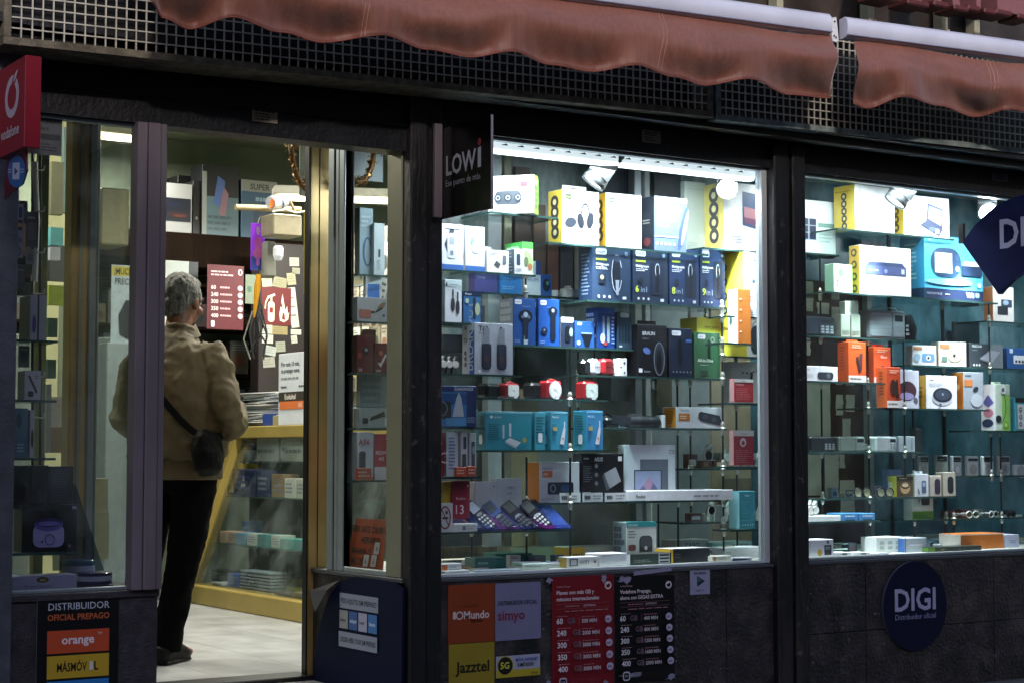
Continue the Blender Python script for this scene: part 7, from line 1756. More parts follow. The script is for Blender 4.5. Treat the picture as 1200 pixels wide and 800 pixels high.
cgood(265, 300, 549, 2, 'navy box with pale star print on the second counter shelf', '#202a50', lambda P: (P.poly([(.05, .1), (.15, .7), (.25, .1)], '#b4bcb0'), P.poly([(.45, .2), (.6, .8), (.68, .2), (.55, .35)], '#b4bcb0'), P.ln(.3, .2, .95, .8, 3, '#4a5488')))
cgood(301, 316, 551, 2, 'second navy box with pale print on the second counter shelf', '#28305a', L1)
cgood(275, 285, 543, 2, 'yellow wrapped pack lying on the navy boxes', '#b8a034', None, back=.05, z=SZ[2]+.052, group='yellow packs on the navy boxes')
cgood(318, 332, 555, 2, 'brown carton on the second counter shelf', '#8a7250', L1)
cgood(333, 346, 560, 2, 'white label box on the second counter shelf', '#c9c8bc', L1)
cgood(347, 357, 561, 2, 'white label box closest to the door post on the second counter shelf', '#bcbcb0', L1)
cgood(276, 292, 527, 3, 'pale box in the middle of the top counter shelf', '#8b9496', L1, d=.08)
for j in range(4): 
    cgood(300, 326, 517-3*j, 3, 'thin clear case in the stack under the worktop', '#a9b0a8', lambda P: P.ln(.05, .3, .9, .7, 1, '#6a7470'), z=SZ[3]+.012*j, group='stack of clear cases in the counter')
for j in range(5):
    cgood(329, 357, 517-3*j, 3, 'thin clear case in the tall stack by the door post', '#b4b8b0', lambda P: P.ln(.05, .3, .9, .7, 1, '#6a7470'), z=SZ[3]+.012*j, group='tall stack of clear cases in the counter')
cgood(262, 276, 517, 3, 'grey box at the far end of the top counter shelf', '#7a8484', L1)
# on the counter
random.seed(21)
XP = XCt+LEAN+.1
for j in range(34):
    w = random.uniform(.55, .72); d = random.uniform(.22, .30); y = PX(312, 480, XP).y+random.uniform(-.05, .05)
    mb = MB(); mb.box((-w/2, 0, 0), (w/2, d, .0055), mat(random.choice(['#e4e6e8', '#d4d8dc', '#efefef', '#b4bac4', '#dcd8cc']), .6), 0)
    o = mb.build('paper_stack_sheet', loc=(XP+random.uniform(-.03, .03), y, ZC+.001+j*.0062), rotz=R(-90+random.uniform(-9, 9)))
    o.name = 'document'; setp(o, 'bundle of papers in the untidy pile on the counter', 'papers', 'untidy pile of papers on the counter')
cgood(306, 330, 484, 3, 'blue plastic folder lying against the pile of papers', '#2a4a9c', None, z=ZC+.001, X=XP-.06, name='folder', cat='folder', d=.05, group=None)
def csign(P):
    P.t('Por cada 10 más,', .08, .82, .06, '#3a3f48', mw=.66, b=True); P.t('tu prepago suma', .08, .73, .06, '#3a3f48', mw=.66, b=True); P.ln(.08, .62, .6, .68, 1, '#8b9098'); P.r(.86, .78, 1, .95, '#c46a34')
    P.ln(.08, .5, .25, .56, 1, '#4a5058'); P.ln(.6, .5, .95, .56, 1, '#4a5058'); P.r(.02, .33, 1, .46, '#3a342c'); P.t('Euskaltel', .2, .36, .07, '#e4dcd4', mw=.5, b=True); P.r(.05, .22, 1, .33, '#d8743c'); P.t('10€', .6, .245, .06, '#fbeee4', mw=.2)
cgood(325, 366, 413, 3, 'white counter sign with a dark and an orange band', '#d4dae0', csign, z=ZC+.001, X=XP-.12, d=.006, name='counter_sign', cat='sign', group=None)
cgood(318, 357, 486, 3, 'crumpled beige wrapping lying on the counter edge', '#a89c74', None, z=ZC+.001, X=XP-.1, d=.05, name='wrapping', cat='wrapping', group=None)
# back shelf, goods and posters at the end of the shop
YBK = 4.95
zsh = ZY(260, 276, YBK)
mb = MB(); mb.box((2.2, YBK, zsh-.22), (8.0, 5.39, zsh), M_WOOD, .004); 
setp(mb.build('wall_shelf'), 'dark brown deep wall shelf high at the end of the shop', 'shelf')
Bk = Deck(zsh, YBK+.02)
UG = 'large boxes on the dark brown wall shelf'
def bx(sh, x0, x1, yt, label, cols, art, d=.2, g=UG, back=0, yaw=0, cat='box', name='product_box'): return carton(sh, x0, x1, yt, d, label, cols, art, back=back, group=g, yaw=yaw, cat=cat, name=name)
bx(Bk, 186, 222, 215, 'white tablet box with a sunset picture on the dark brown wall shelf', '#a9adb0', lambda F, L, Rr, T: (F.r(.04, .22, .96, .70, '#161c2c'), F.e(.55, .36, .38, .06, '#33202a'), F.e(.6, .34, .22, .03, '#5a3028'), F.e(.4, .55, .3, .04, '#18203a')))
bx(Bk, 223, 232, 212, 'narrow dark box with a star emblem beside the sunset tablet box', '#14161a', lambda F, L, Rr, T: F.o(.5, .3, .2, '#8a8c88'), back=.02)
bx(Bk, 234, 277, 194, 'tall black and blue box with folding phones pictured on the wall shelf', '#16181e', lambda F, L, Rr, T: (F.r(0, 0, 1, .55, '#54707c'), F.r(0, 0, .12, .9, '#8a9290'), F.poly([(.3, .45), (.42, .85), (.62, .78), (.56, .38)], '#4a64a0'), F.poly([(.45, .3), (.58, .7), (.72, .6), (.64, .26)], '#8a6a78'), F.ln(.15, .05, .9, .3, 3, '#3a5460')))
bx(Bk, 280, 322, 212, 'pale box with a blue front and a dark heading on the wall shelf', '#2c5878', lambda F, L, Rr, T: (F.r(0, .8, 1, 1, '#8f948c'), F.t('SUPER', .25, .84, .1, '#23262a', mw=.55, b=True), F.r(.35, .1, .9, .5, '#1c3c5c'), F.ln(.4, .6, .85, .75, 1, '#8fb0c8')))
bx(Bk, 205, 226, 206, 'black box standing behind the narrow dark one', '#0e1012', None, back=.22)
# lower goods at the back
YB2 = 4.6
lowz = ZY(250, 400, YB2)
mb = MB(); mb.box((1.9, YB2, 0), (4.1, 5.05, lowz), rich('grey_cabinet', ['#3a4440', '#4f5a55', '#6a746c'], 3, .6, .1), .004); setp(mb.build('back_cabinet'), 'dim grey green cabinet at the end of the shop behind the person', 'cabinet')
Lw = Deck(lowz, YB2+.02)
bx(Lw, 186, 230, 306, 'large white box with a dark end at the back behind the person', '#b4bab8,#3a3c3e', lambda F, L, Rr, T: (F.r(.75, 0, 1, 1, '#33383c'), F.t('mi', .55, .75, .1, '#a8542c'), F.r(.82, .4, .95, .7, '#8b9096')), g=None)
def rp(P):
    P.ln(.1, .82, .8, .92, 2, '#d8b4b8'); P.ring(.9, .9, .06, .05, .008, '#e0ccd0')
    for i in range(5):
        P.t(('60', '240', '300', '350', '400')[i], .1, .62-.11*i, .06, '#e0ccd0', mw=.2, b=True); P.ln(.35, .62-.11*i, .7, .68-.11*i, 1, '#e0a8b0'); P.o(.9, .65-.11*i, .07, '#c0b0b8')
    P.rr(.1, .03, .2, .13, '#c9c4d4')
glasspaper(241, 284, 311, 386, 4.5, 'dark red tariff poster hanging in the depth of the shop', '#560f1a', rp, 'tariff_poster', 'poster')
glasspaper(286, 298, 322, 356, 4.52, 'green grey carton behind the tariff poster in the depth of the shop', '#6a7462', lambda P: P.r(.2, .4, .6, .6, '#3a5a48'), 'carton_front', 'box')
# pillar with notes inside the shop
YPi = 4.56
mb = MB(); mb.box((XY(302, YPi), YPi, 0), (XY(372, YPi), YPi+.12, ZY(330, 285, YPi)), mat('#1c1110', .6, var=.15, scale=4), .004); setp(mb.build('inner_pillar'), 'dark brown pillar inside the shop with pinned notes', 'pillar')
NT = 'notes pinned on the dark brown pillar'
glasspaper(305, 340, 337, 381, YPi-.004, 'dark red fire extinguisher sign on the brown pillar', '#5f1214', lambda P: (P.rr(.22, .08, .44, .62, '#c9c8b4', .4), P.r(.27, .32, .39, .46, '#7a1a1c'), P.r(.30, .62, .36, .74, '#c9c8b4'), P.poly([(.2, .76), (.44, .84), (.46, .78), (.22, .70)], '#c9c8b4'), P.poly([(.2, .74), (.12, .6), (.10, .42), (.14, .42), (.16, .58), (.24, .70)], '#c9c8b4'),
    P.poly([(.62, .12), (.76, .08), (.90, .16), (.93, .36), (.88, .30), (.86, .52), (.80, .40), (.74, .66), (.70, .84), (.66, .62), (.72, .44), (.64, .50), (.60, .30)], '#c9c8b4'), P.poly([(.68, .16), (.80, .14), (.78, .28), (.72, .36)], '#7a1a1c')), 'fire_extinguisher_sign', 'sign')
for i, (a, b, c, d, col) in enumerate(((306, 318, 322, 336, '#a9a890'), (318, 334, 325, 337, '#8a8468'), (336, 346, 320, 334, '#9a9478'), (341, 350, 337, 384, '#b9b8a8'), (306, 318, 380, 391, '#a9aaa0'), (318, 336, 382, 392, '#8a7c54'), (306, 319, 392, 402, '#b4b4a8'), (340, 352, 386, 392, '#c0beb0'), (308, 322, 405, 416, '#9aa09a'), (323, 334, 400, 412, '#8a8c7c'), (308, 322, 418, 430, '#8f8f84'), (338, 349, 302, 312, '#a8a694'), (341, 348, 393, 402, '#b0b0a4'), (341, 350, 314, 321, '#8c8a78'))):
    o = glasspaper(a, b, c, d, YPi-.003, 'pale handwritten note pinned on the brown pillar around the red sign', col, lambda P: P.ln(.1, .2, .9, .85, 3, '#5a584c', fill=.2), 'pinned_note', 'note', NT)
    o.rotation_euler.y = R(random.uniform(-9, 9))
# hanging things by the door post
def hangcard():
    p0 = PY(302, 317, 2.6); p1 = PY(302, 262, 2.6); w = XY(310, 2.6)-XY(294, 2.6)
    mb = MB(); h = p1.z-p0.z; mb.box((-w/2, 0, 0), (w/2, .008, h), mat('#7a2cb4', .3, emit=.6), .002)
    P = Pen(mb, (-w/2, 0, 0), (w, 0, 0), (0, 0, h), (0, -1, 0)); P.r(0, 0, 1, .3, '#3a54c0'); P.e(.5, .85, .14, .1, '#e0b8f0'); P.e(.5, .58, .28, .14, '#d860c8'); P.e(.5, .36, .34, .12, '#e070c0'); P.rr(.38, .1, .62, .3, '#c060d0')
    mb.tube([(0, .004, h), (.01, .004, h+.03), (.03, .004, h+.07)], .002, mat('#c9c4b0', .5), 6)
    setp(mb.build('hanging_card', loc=p0), 'glowing purple card hanging beside the door post', 'card')
hangcard()
p = PY(317, 238, 2.5)
e = empty('security_camera', p, 'white cylindrical lamp head with an orange lens hanging over the counter', 'lamp')
mb = MB(); mb.tube([(0, 0, 0), (.05, .02, .012), (.10, .03, .02)], [.034, .036, .030], plastic('#c9d0dc'), 16); mb.tube([(.06, .02, .012), (.066, .02, .014)], .038, plastic('#3a4a90'), 16); mb.build('housing', e)
mb = MB(); mb.lathe([(.0001, -.002), (.028, -.001)], mat('#d86a24', .2, emit=.8), axis='x', c=(-.0, 0, 0), n=16); mb.build('lens', e)
mb = MB(); mb.tube([(.09, .03, .02), (.13, .05, .03), (.17, .06, -.03)], .008, mat('#8a7c5c', .5), 8); mb.build('arm', e)
mb = MB(); a, b = PY(276, 243, 2.6), PY(352, 246, 2.6); mb.tube([a, b], .016, mat('#a89870', .5), 10); setp(mb.build('hanging_pole'), 'pale wooden pole above the purple card', 'pole')
p = PY(336, 275, 2.45)
mb = MB(); a, b = PY(320, 275, 2.45), PY(354, 273, 2.45); h = PY(336, 250, 2.45).z-PY(336, 275, 2.45).z
mb.box((a.x, 2.45, a.z), (b.x, 2.6, a.z+h), mat('#8f8872', .5), .006)
mb.tube([(a.x-.01, 2.44, a.z+h+.005), (a.x+.06, 2.43, a.z+h+.02), (b.x-.04, 2.44, a.z+h+.008), (b.x+.05, 2.44, a.z+h+.03)], .005, mat('#d8d8cc', .4), 6)
setp(mb.build('junction_box'), 'beige junction box with white cables over the counter', 'junction box')
p = PY(326, 298, 2.42)
mb = MB(); mb.lathe([(.0001, -.035), (.018, -.03), (.026, -.01), (.026, .03), (.02, .04), (.0001, .042)], mat('#dfe4ea', .3, emit=.15), n=18)
setp(mb.build('camera_dome', loc=p), 'small white dome hanging under the junction box', 'camera')
mb = MB(); a = PY(311, 325, 2.55); mb.box((a.x, 2.55, a.z), (XY(323, 2.55), 2.63, PY(311, 282, 2.55).z), mat('#8b8c84', .5), .012)
setp(mb.build('wall_dispenser'), 'grey rounded dispenser below the white dome', 'dispenser')
mb = MB(); a, b = PY(303, 322, 2.5), PY(298, 372, 2.5); mb.tube([a, a+(b-a)*.3, a+(b-a)*.7, b], [.012, .017, .011, .004], plastic('#d89a1c'), 12); mb.tube([a, a+Vector((.0, 0, .04))], .003, M_BLACK, 6)
setp(mb.build('scraper'), 'orange yellow handled tool hanging in front of the pillar', 'tool')
mb = MB(); random.seed(3)
for k in range(10):
    a = PY(random.uniform(296, 308), random.uniform(345, 370), 2.55); b = PY(random.uniform(290, 312), random.uniform(395, 422), 2.55); m_ = (a+b)/2+Vector((random.uniform(-.04, .04), random.uniform(-.03, .03), -.02)); mb.tube([a, m_, b], .004, mat(random.choice(['#17181a', '#8a8c84', '#3a3c40']), .4), 6)
setp(mb.build('hanging_cables'), 'tangle of dark and grey cables hanging below the orange handled tool', 'cables')
mb = MB(); a, b = PY(358, 248, 2.2), PY(358, 345, 2.2); mb.tube([a, b], .009, mat('#b8a23c', .3, .5), 10); setp(mb.build('brass_tube'), 'thin brass tube hanging close to the gold door post', 'tube')
a, b = PY(352, 160, 1.25), PY(378, 232, 1.25)
mb = MB(); mb.box((a.x, 1.25, b.z), (b.x, 1.26, a.z), mat('#9aa49a', .5, var=.12, scale=9), .002); setp(mb.build('hanging_poster'), 'pale clouded poster hanging behind the gold door post', 'poster')
# price poster with a figure, white cabinet, seen through the side glass
glasspaper(128, 162, 311, 402, 3.6, 'pale poster with a yellow heading and a dark clothed figure behind the glass return', '#a9b8c0', lambda P: (P.r(.02, .86, 1, .98, '#b8a828'), P.t('¡MUCHO', .1, .88, .08, '#1c1c1c', mw=.8, b=True), P.t('PRECIO', .12, .75, .08, '#3a444c', mw=.7, b=True), P.e(.82, .62, .12, .07, '#2a2320'), P.poly([(.3, .1), (.25, .35), (.5, .55), (.95, .55), (.98, .1), (.6, .05)], '#1f2430'), P.r(.68, .1, .76, .35, '#c8a428')), 'price_poster', 'poster')
mb = MB(); a = PY(124, 472, 3.5); b = PY(158, 402, 3.5); mb.box((a.x, 3.5, 0), (b.x, 4.0, b.z), mat('#8f9ca0', .4, var=.05), .006); Pen(mb, (a.x, 3.5, a.z), (b.x-a.x, 0, 0), (0, 0, b.z-a.z), (0, -1, 0)).ln(.02, .7, .15, .73, 1, '#4a5458')
setp(mb.build('white_cabinet'), 'white cabinet under the price poster behind the glass return', 'cabinet')
mb = MB(); a = PY(118, 286, 4.4); b = PY(152, 222, 4.4); mb.box((a.x, 4.4, a.z), (b.x, 4.7, b.z), mat('#8f8a64', .5, var=.1), .01); setp(mb.build('beige_unit'), 'beige boxy unit high on the far shelf behind the glass return', 'unit')
mb = MB(); mb.box((XY(100, 4.8), 4.8, ZY(130, 300, 4.8)), (XY(190, 4.8), 5.3, ZY(130, 272, 4.8)), M_WOOD, .004); setp(mb.build('wall_shelf'), 'dark brown shelf board behind the glass return, under the beige unit', 'shelf')
# goods further left, seen through the small window
for i, (a, b, c, d, Y, col, lb) in enumerate(((54, 68, 190, 252, 2.6, '#5c5c44', 'olive sheet of small print deep behind the small window'), (68, 80, 150, 250, 2.9, '#50625e', 'grey green curtain strip deep behind the small window'), (54, 69, 267, 288, 2.4, '#5aa0a0', 'aqua leaflet deep behind the small window'),
        (54, 66, 290, 305, 2.4, '#a4a8ac', 'white leaflet below the aqua one'), (54, 80, 288, 330, 2.8, '#23281f', 'dark sheet painted as the shade below the shelf edge deep behind the small window'), (53, 76, 335, 358, 2.2, '#98a83c', 'lime green sheet deep behind the small window'), (53, 64, 373, 395, 2.2, '#2a4a3c', 'dark green label, upper, deep behind the small window'),  # the darkest sheet carries the shade of an opening in its colour
        (53, 63, 421, 443, 2.2, '#2a4a3c', 'dark green label, lower, deep behind the small window'), (68, 78, 340, 470, 2.6, '#7a826c', 'grey green column deep behind the small window'), (52, 58, 450, 530, 1.8, '#8c9690', 'ladder of pale slips deep behind the small window'), (58, 76, 465, 500, 2.0, '#b4b4ac', 'crumpled white paper deep behind the small window'), (56, 76, 500, 530, 2.2, '#6a5a34', 'brown carton top deep behind the small window'),
        (52, 70, 590, 650, 2.0, '#5f6f58', 'green grey panel below the dark boxes, deep behind the small window'), (112, 126, 560, 600, 2.0, '#b0aa88', 'cream carton behind the glass return near the floor'), (112, 128, 600, 655, 2.2, '#8f8f70', 'olive carton under the cream one behind the glass return'))):
    o = glasspaper(a, b, c, d, Y, lb, col, lambda P: P.ln(.12, .12, .9, .9, 5, '#3c4038', fill=.25) if i % 2 == 0 else None, 'distant_sheet', 'sheet')
    o.data.transform(Matrix.Translation((0, 0, 0)))
    sm = o.modifiers.new('thickness', 'SOLIDIFY'); sm.thickness = .02
mb = MB(); mb.box((XY(40, 3.0), 3.0, 0), (XY(82, 3.0), 3.05, 2.9), mat('#a3a37a', .5, var=.1, scale=2), .003); setp(mb.build('room_divider'), 'pale yellow green divider deep behind the small window', 'divider')

mb = MB(); a, b = PY(404, 168, .72), PY(449, 214, .72)
mb.box((a.x, .72, b.z), (b.x, .726, a.z), mat('#b4c0c4', .5, var=.12, scale=9), .002); setp(mb.build('hanging_poster'), 'pale clouded sheet hanging behind the tinsel over the return pane shelves', 'poster')
random.seed(77)
def behind(key, x0, x1, n, what, cols, hmin, hmax, back=.13):
    sh = SH[key]
    for k in range(n):
        px = x0+(x1-x0)*(k+.5)/n+random.uniform(-3, 3); Y = sh.Y+back; w = random.uniform(.035, .07); h = random.uniform(hmin, hmax)
        mb = MB(); c = random.choice(cols); mb.box((-w/2, 0, 0), (w/2, random.uniform(.03, .05), h), mat(c, .45, var=.05), .0015)
        P = Pen(mb, (-w/2, 0, 0), (w, 0, 0), (0, 0, h), (0, -1, 0)); P.rr(.15, .15, .85, .6, random.choice(['#3a4450', '#8a949c', '#5a4a44', '#c8ccd0', '#2c4a5c'])); P.ln(.15, .68, .85, .9, 2, '#6a7480')
        setp(mb.build('small_box', loc=(XY(px, Y), Y, sh.z+.0005), rotz=R(random.uniform(-8, 8))), what, 'box', what.replace('small muted box', 'small boxes'))
CM = ['#b8c0c4', '#8a949a', '#5c6670', '#3c4a5c', '#a49a84', '#6a7a74', '#c4c8c0', '#7a4a44']
for key, x0, x1, n, what, hm in (('c2', 655, 740, 5, 'small muted box half hidden behind the blue shaver boxes', (.05, .09)), ('d1', 690, 740, 3, 'small muted box half hidden behind the rounded speakers', (.05, .08)),
        ('e3', 705, 790, 5, 'small muted box half hidden behind the cylindrical speaker', (.04, .07)), ('f3', 805, 895, 5, 'small muted box behind the chrome watches, upper end shelf', (.03, .07)), ('f4', 805, 895, 5, 'small muted box behind the white faced watches', (.03, .07)),
        ('d3', 855, 895, 2, 'small muted box half hidden behind the upper red card box', (.05, .1)), ('d2', 565, 705, 6, 'small muted box in the second row behind the red clocks', (.02, .05)), ('h4', 985, 1070, 4, 'small muted box half hidden behind the shelf radios', (.04, .08)),
        ('i1', 1075, 1195, 6, 'small muted box half hidden behind the tape and drive boxes', (.04, .08)), ('i3', 1060, 1150, 4, 'small muted box half hidden behind the disc player boxes', (.06, .1)), ('j1', 950, 1075, 6, 'small muted box half hidden behind the pocket radios', (.03, .06)),
        ('j3', 970, 1035, 4, 'small muted box behind the thin spectacles', (.02, .05)), ('k2', 1100, 1195, 5, 'small muted box behind the white rimmed spectacles', (.02, .04)), ('h3', 1072, 1160, 3, 'small muted box half hidden behind the light blue console box', (.08, .14))):
    behind(key, x0, x1, n, what, CM, *hm)
SH['deckA'] = Deck(ZS+.001, .36); SH['deckB'] = Deck(ZS+.001, .34)
behind('deckA', 520, 890, 15, 'small muted box among the flat ones on the floor of the first window', CM, .02, .05, 0)
behind('deckB', 950, 1190, 12, 'small muted box among the flat ones on the floor of the second window', CM, .02, .06, 0)
behind('g1', 560, 665, 5, 'small muted box half hidden behind the tilted phones', CM, .05, .10, .15)
behind('b1', 520, 620, 5, 'small muted box half hidden behind the medical boxes', CM, .06, .12, .12)
behind('c1', 518, 566, 3, 'small muted box half hidden behind the microphone box', CM, .05, .11, .12)
behind('e1', 515, 560, 3, 'small muted box half hidden behind the bright blue appliance box', CM, .05, .10, .13)
behind('h1', 940, 984, 3, 'small muted box half hidden behind the solar panel box', CM, .05, .12, .14)
behind('i2', 945, 1055, 6, 'small muted box half hidden behind the orange boxes', CM, .04, .09, .14)
# stock at the end of the shop
sr = empty('stock_shelves', (3.9, 5.2, 0), 'dark open shelves with stock at the end of the shop, below the brown wall shelf', 'shelves')
for z in (1.12, 1.42, 1.72, 2.0):
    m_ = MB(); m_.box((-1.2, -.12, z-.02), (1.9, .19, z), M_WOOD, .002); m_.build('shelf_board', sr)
random.seed(15)
for z in (1.12, 1.42, 1.72):
    x = 2.8
    while x < 5.6:
        w = random.uniform(.07, .17); h = random.uniform(.09, .24)
        m_ = MB(); c = random.choice(['#3a4450', '#6a7074', '#20262c', '#7a7460', '#4a2c2c', '#8a9094', '#2c3c4c', '#5a5a50'])
        m_.box((-w/2, 0, 0), (w/2, .12, h), mat(c, .5, var=.08), .002)
        P = Pen(m_, (-w/2, 0, 0), (w, 0, 0), (0, 0, h), (0, -1, 0)); P.rr(.15, .2, .8, .62, random.choice(['#1c2026', '#9a9c98', '#5a6a78', '#6a4a3c'])); P.ln(.1, .7, .9, .92, 3, '#8a9098')
        setp(m_.build('stock_box', loc=(x+w/2, 5.1, z+.0005), rotz=R(random.uniform(-5, 5))), 'dim stock box on the dark open shelves at the end of the shop', 'box', 'stock boxes at the end of the shop')
        x += w+random.uniform(.004, .04)
random.seed(9)
rk = empty('pack_rack', (5.25, 3.9, 0), 'pale rack full of hanging packs behind the counter, seen through the return pane', 'rack')
mb = MB(); mb.box((0, -.75, 0), (.04, .55, 2.3), mat('#7a745c', .7, var=.15, scale=6), .002); mb.build('board', rk)
mb = MB()
for z in (.95, 1.2, 1.45, 1.7, 1.95, 2.2): mb.box((-.012, -.74, z), (-.001, .54, z+.012), M_ALU)
mb.build('rails', rk)
for r_ in range(6):
    for c_ in range(9):
        y = 3.25+c_*.135+random.uniform(-.02, .02); z = 2.19-r_*.25; h = random.uniform(.15, .22); w = random.uniform(.08, .12)
        mb = MB(); mb.box((-w/2, 0, -h), (w/2, .012, 0), mat(random.choice(['#c9c2a8', '#b4a88c', '#d4d2c4', '#8c8470', '#a89c8c', '#9aa4a4', '#c8b4a4']), .5, var=.12, scale=20), .001)
        P = Pen(mb, (-w/2, 0, -h), (w, 0, 0), (0, 0, h), (0, -1, 0)); P.ln(.1, .72, .9, .9, 2, '#5a5248'); P.rr(.2, .15, .8, .62, random.choice(['#6a5c4c', '#4a4c50', '#8a5a4c', '#9a9a90', '#3a3c3c']), .4)
        setp(mb.build('blister_pack', loc=(5.215, y, z), rotz=R(-90+random.uniform(-8, 8))), 'blister pack hanging on the pale rack behind the counter', 'pack', 'blister packs hanging on the pale rack')
# ================================================================ THE CUSTOMER
PP = PZ(204, 776, 0.0)
def loft(mb, rings, m, n=20, cap=True):
    """rings: (centre, rx, ry, axis) with the ring lying across the given axis"""
    vs = []
    for c, rx, ry, ax in rings:
        ax = Vector(ax).normalized(); ref = Vector((1, 0, 0)) if abs(ax.x) < .8 else Vector((0, 1, 0))
        b = ax.cross(ref).normalized(); a = b.cross(ax).normalized()
        for k in range(n):
            t = 2*math.pi*k/n; vs.append(Vector(c)+a*(rx*math.cos(t))+b*(ry*math.sin(t)))
    fs = []
    for i in range(len(rings)-1):
        for k in range(n): fs.append((i*n+k, i*n+(k+1) % n, (i+1)*n+(k+1) % n, (i+1)*n+k))
    if cap: fs.append(tuple(range(n))[::-1]); fs.append(tuple((len(rings)-1)*n+k for k in range(n)))
    mb.add(vs, fs, m, True)
Zx = (0, 0, 1)
def limb(mb, pts, rads, m, n=16):
    rings = []
    for i, p in enumerate(pts):
        a = Vector(pts[max(i-1, 0)]); b = Vector(pts[min(i+1, len(pts)-1)])
        r = rads[i]; rx, ry = r if hasattr(r, '__len__') else (r, r)
        rings.append((p, rx, ry, b-a))
    loft(mb, rings, m, n)
def ellip(mb, c, r, m, rot=None, n=20):
    vs = []; fs = []; c = Vector(c)
    nv = n//2
    for j in range(nv+1):
        ph = math.pi*j/nv
        for k in range(n):
            t = 2*math.pi*k/n
            v = Vector((r[0]*math.sin(ph)*math.cos(t), r[1]*math.sin(ph)*math.sin(t), r[2]*math.cos(ph)))
            if rot: v.rotate(rot)
            vs.append(c+v)
    for j in range(nv):
        for k in range(n): fs.append((j*n+k, (j+1)*n+k, (j+1)*n+(k+1) % n, j*n+(k+1) % n))
    mb.add(vs, fs, m, True)
def fuse(o, voxel, smooth=6, tex=None, amp=0.0, size=.08):
    r = o.modifiers.new('fuse', 'REMESH'); r.mode = 'VOXEL'; r.voxel_size = voxel; r.use_smooth_shade = True
    s = o.modifiers.new('smooth', 'SMOOTH'); s.iterations = smooth; s.factor = .5
    if amp:
        for q, (sz, am) in enumerate(((size, amp), (size*.45, amp*.22))):
            t = bpy.data.textures.new('folds', 'CLOUDS'); t.noise_scale = sz; t.noise_depth = 2
            d = o.modifiers.new('folds', 'DISPLACE'); d.texture = t; d.strength = am; d.mid_level = .5; d.texture_coords = 'LOCAL'
        if amp >= .03:
            t = bpy.data.textures.new('creases', 'CLOUDS'); t.noise_scale = .10; t.noise_depth = 1; t.noise_type = 'HARD_NOISE'
            d = o.modifiers.new('creases', 'DISPLACE'); d.texture = t; d.strength = -.022; d.mid_level = .3; d.texture_coords = 'LOCAL'
from mathutils import Euler
def skin_mat():
    m = mat('#8a5c48', .5, var=.08, scale=25); return m
M_SKIN = skin_mat()
M_JACK = rich('khaki_jacket', ['#4a4128', '#554a2f', '#605439'], 12, .75, .08, stretch=(1, 1, 1))
M_TROU = rich('black_trousers', ['#030304', '#050506', '#08080a'], 30, 1.0, .2)
M_TROU.node_tree.nodes['Principled BSDF'].inputs['Specular IOR Level'].default_value = .12
M_HAIR = rich('grey_hair', ['#343432', '#6a6a66', '#a2a29c'], 70, .75, .5, stretch=(1, 1, .25), pos=(.33, .5, .68))
def LG_(x, y, z):
    t = max(0, min(1, (.80-z)/.74)); return (x*(1-.15*t)-.10*t, y-.03*t, z)
man = empty('person', PP, 'grey haired person in a khaki jacket and black trousers, seen from behind at the counter', 'person')
man.rotation_euler.z = R(-50)
HR = Euler((R(-10), 0, R(-9)))   # head turned to his right, bent a little
HC = Vector((.0, .035, 1.556))
def hp(x, y, z): v = Vector((x, y, z)); v.rotate(HR); return HC+v
mb = MB()
# head
ellip(mb, hp(0, -.008, .015), (.077, .095, .100), M_SKIN, HR); ellip(mb, hp(0, .02, -.05), (.058, .068, .066), M_SKIN, HR); ellip(mb, hp(0, .045, -.088), (.032, .032, .026), M_SKIN, HR)
limb(mb, [hp(0, .088, .02), hp(0, .108, -.018), hp(0, .098, -.03)], [.008, .015, .011], M_SKIN, 10)
for s in (-1, 1):
    ellip(mb, hp(s*.078, -.002, -.012), (.010, .018, .032), M_SKIN, HR, 12); ellip(mb, hp(s*.034, .082, .03), (.022, .012, .008), M_SKIN, HR, 12); ellip(mb, hp(s*.045, .06, -.03), (.025, .022, .022), M_SKIN, HR, 12)
ellip(mb, hp(0, .086, -.055), (.024, .010, .010), M_SKIN, HR, 12)
limb(mb, [(0, -.02, 1.36), (0, -.005, 1.42), (0, .015, 1.48), hp(0, -.01, -.03)], [(.075, .075), (.058, .062), (.056, .06), (.058, .06)], M_SKIN)
limb(mb, [(0, 0, .84), (0, 0, .95), (0, -.01, 1.1), (0, -.02, 1.25), (0, -.02, 1.35), (0, -.02, 1.40)], [(.16, .12), (.165, .13), (.17, .135), (.155, .105), (.12, .08), (.06, .06)], M_SKIN)
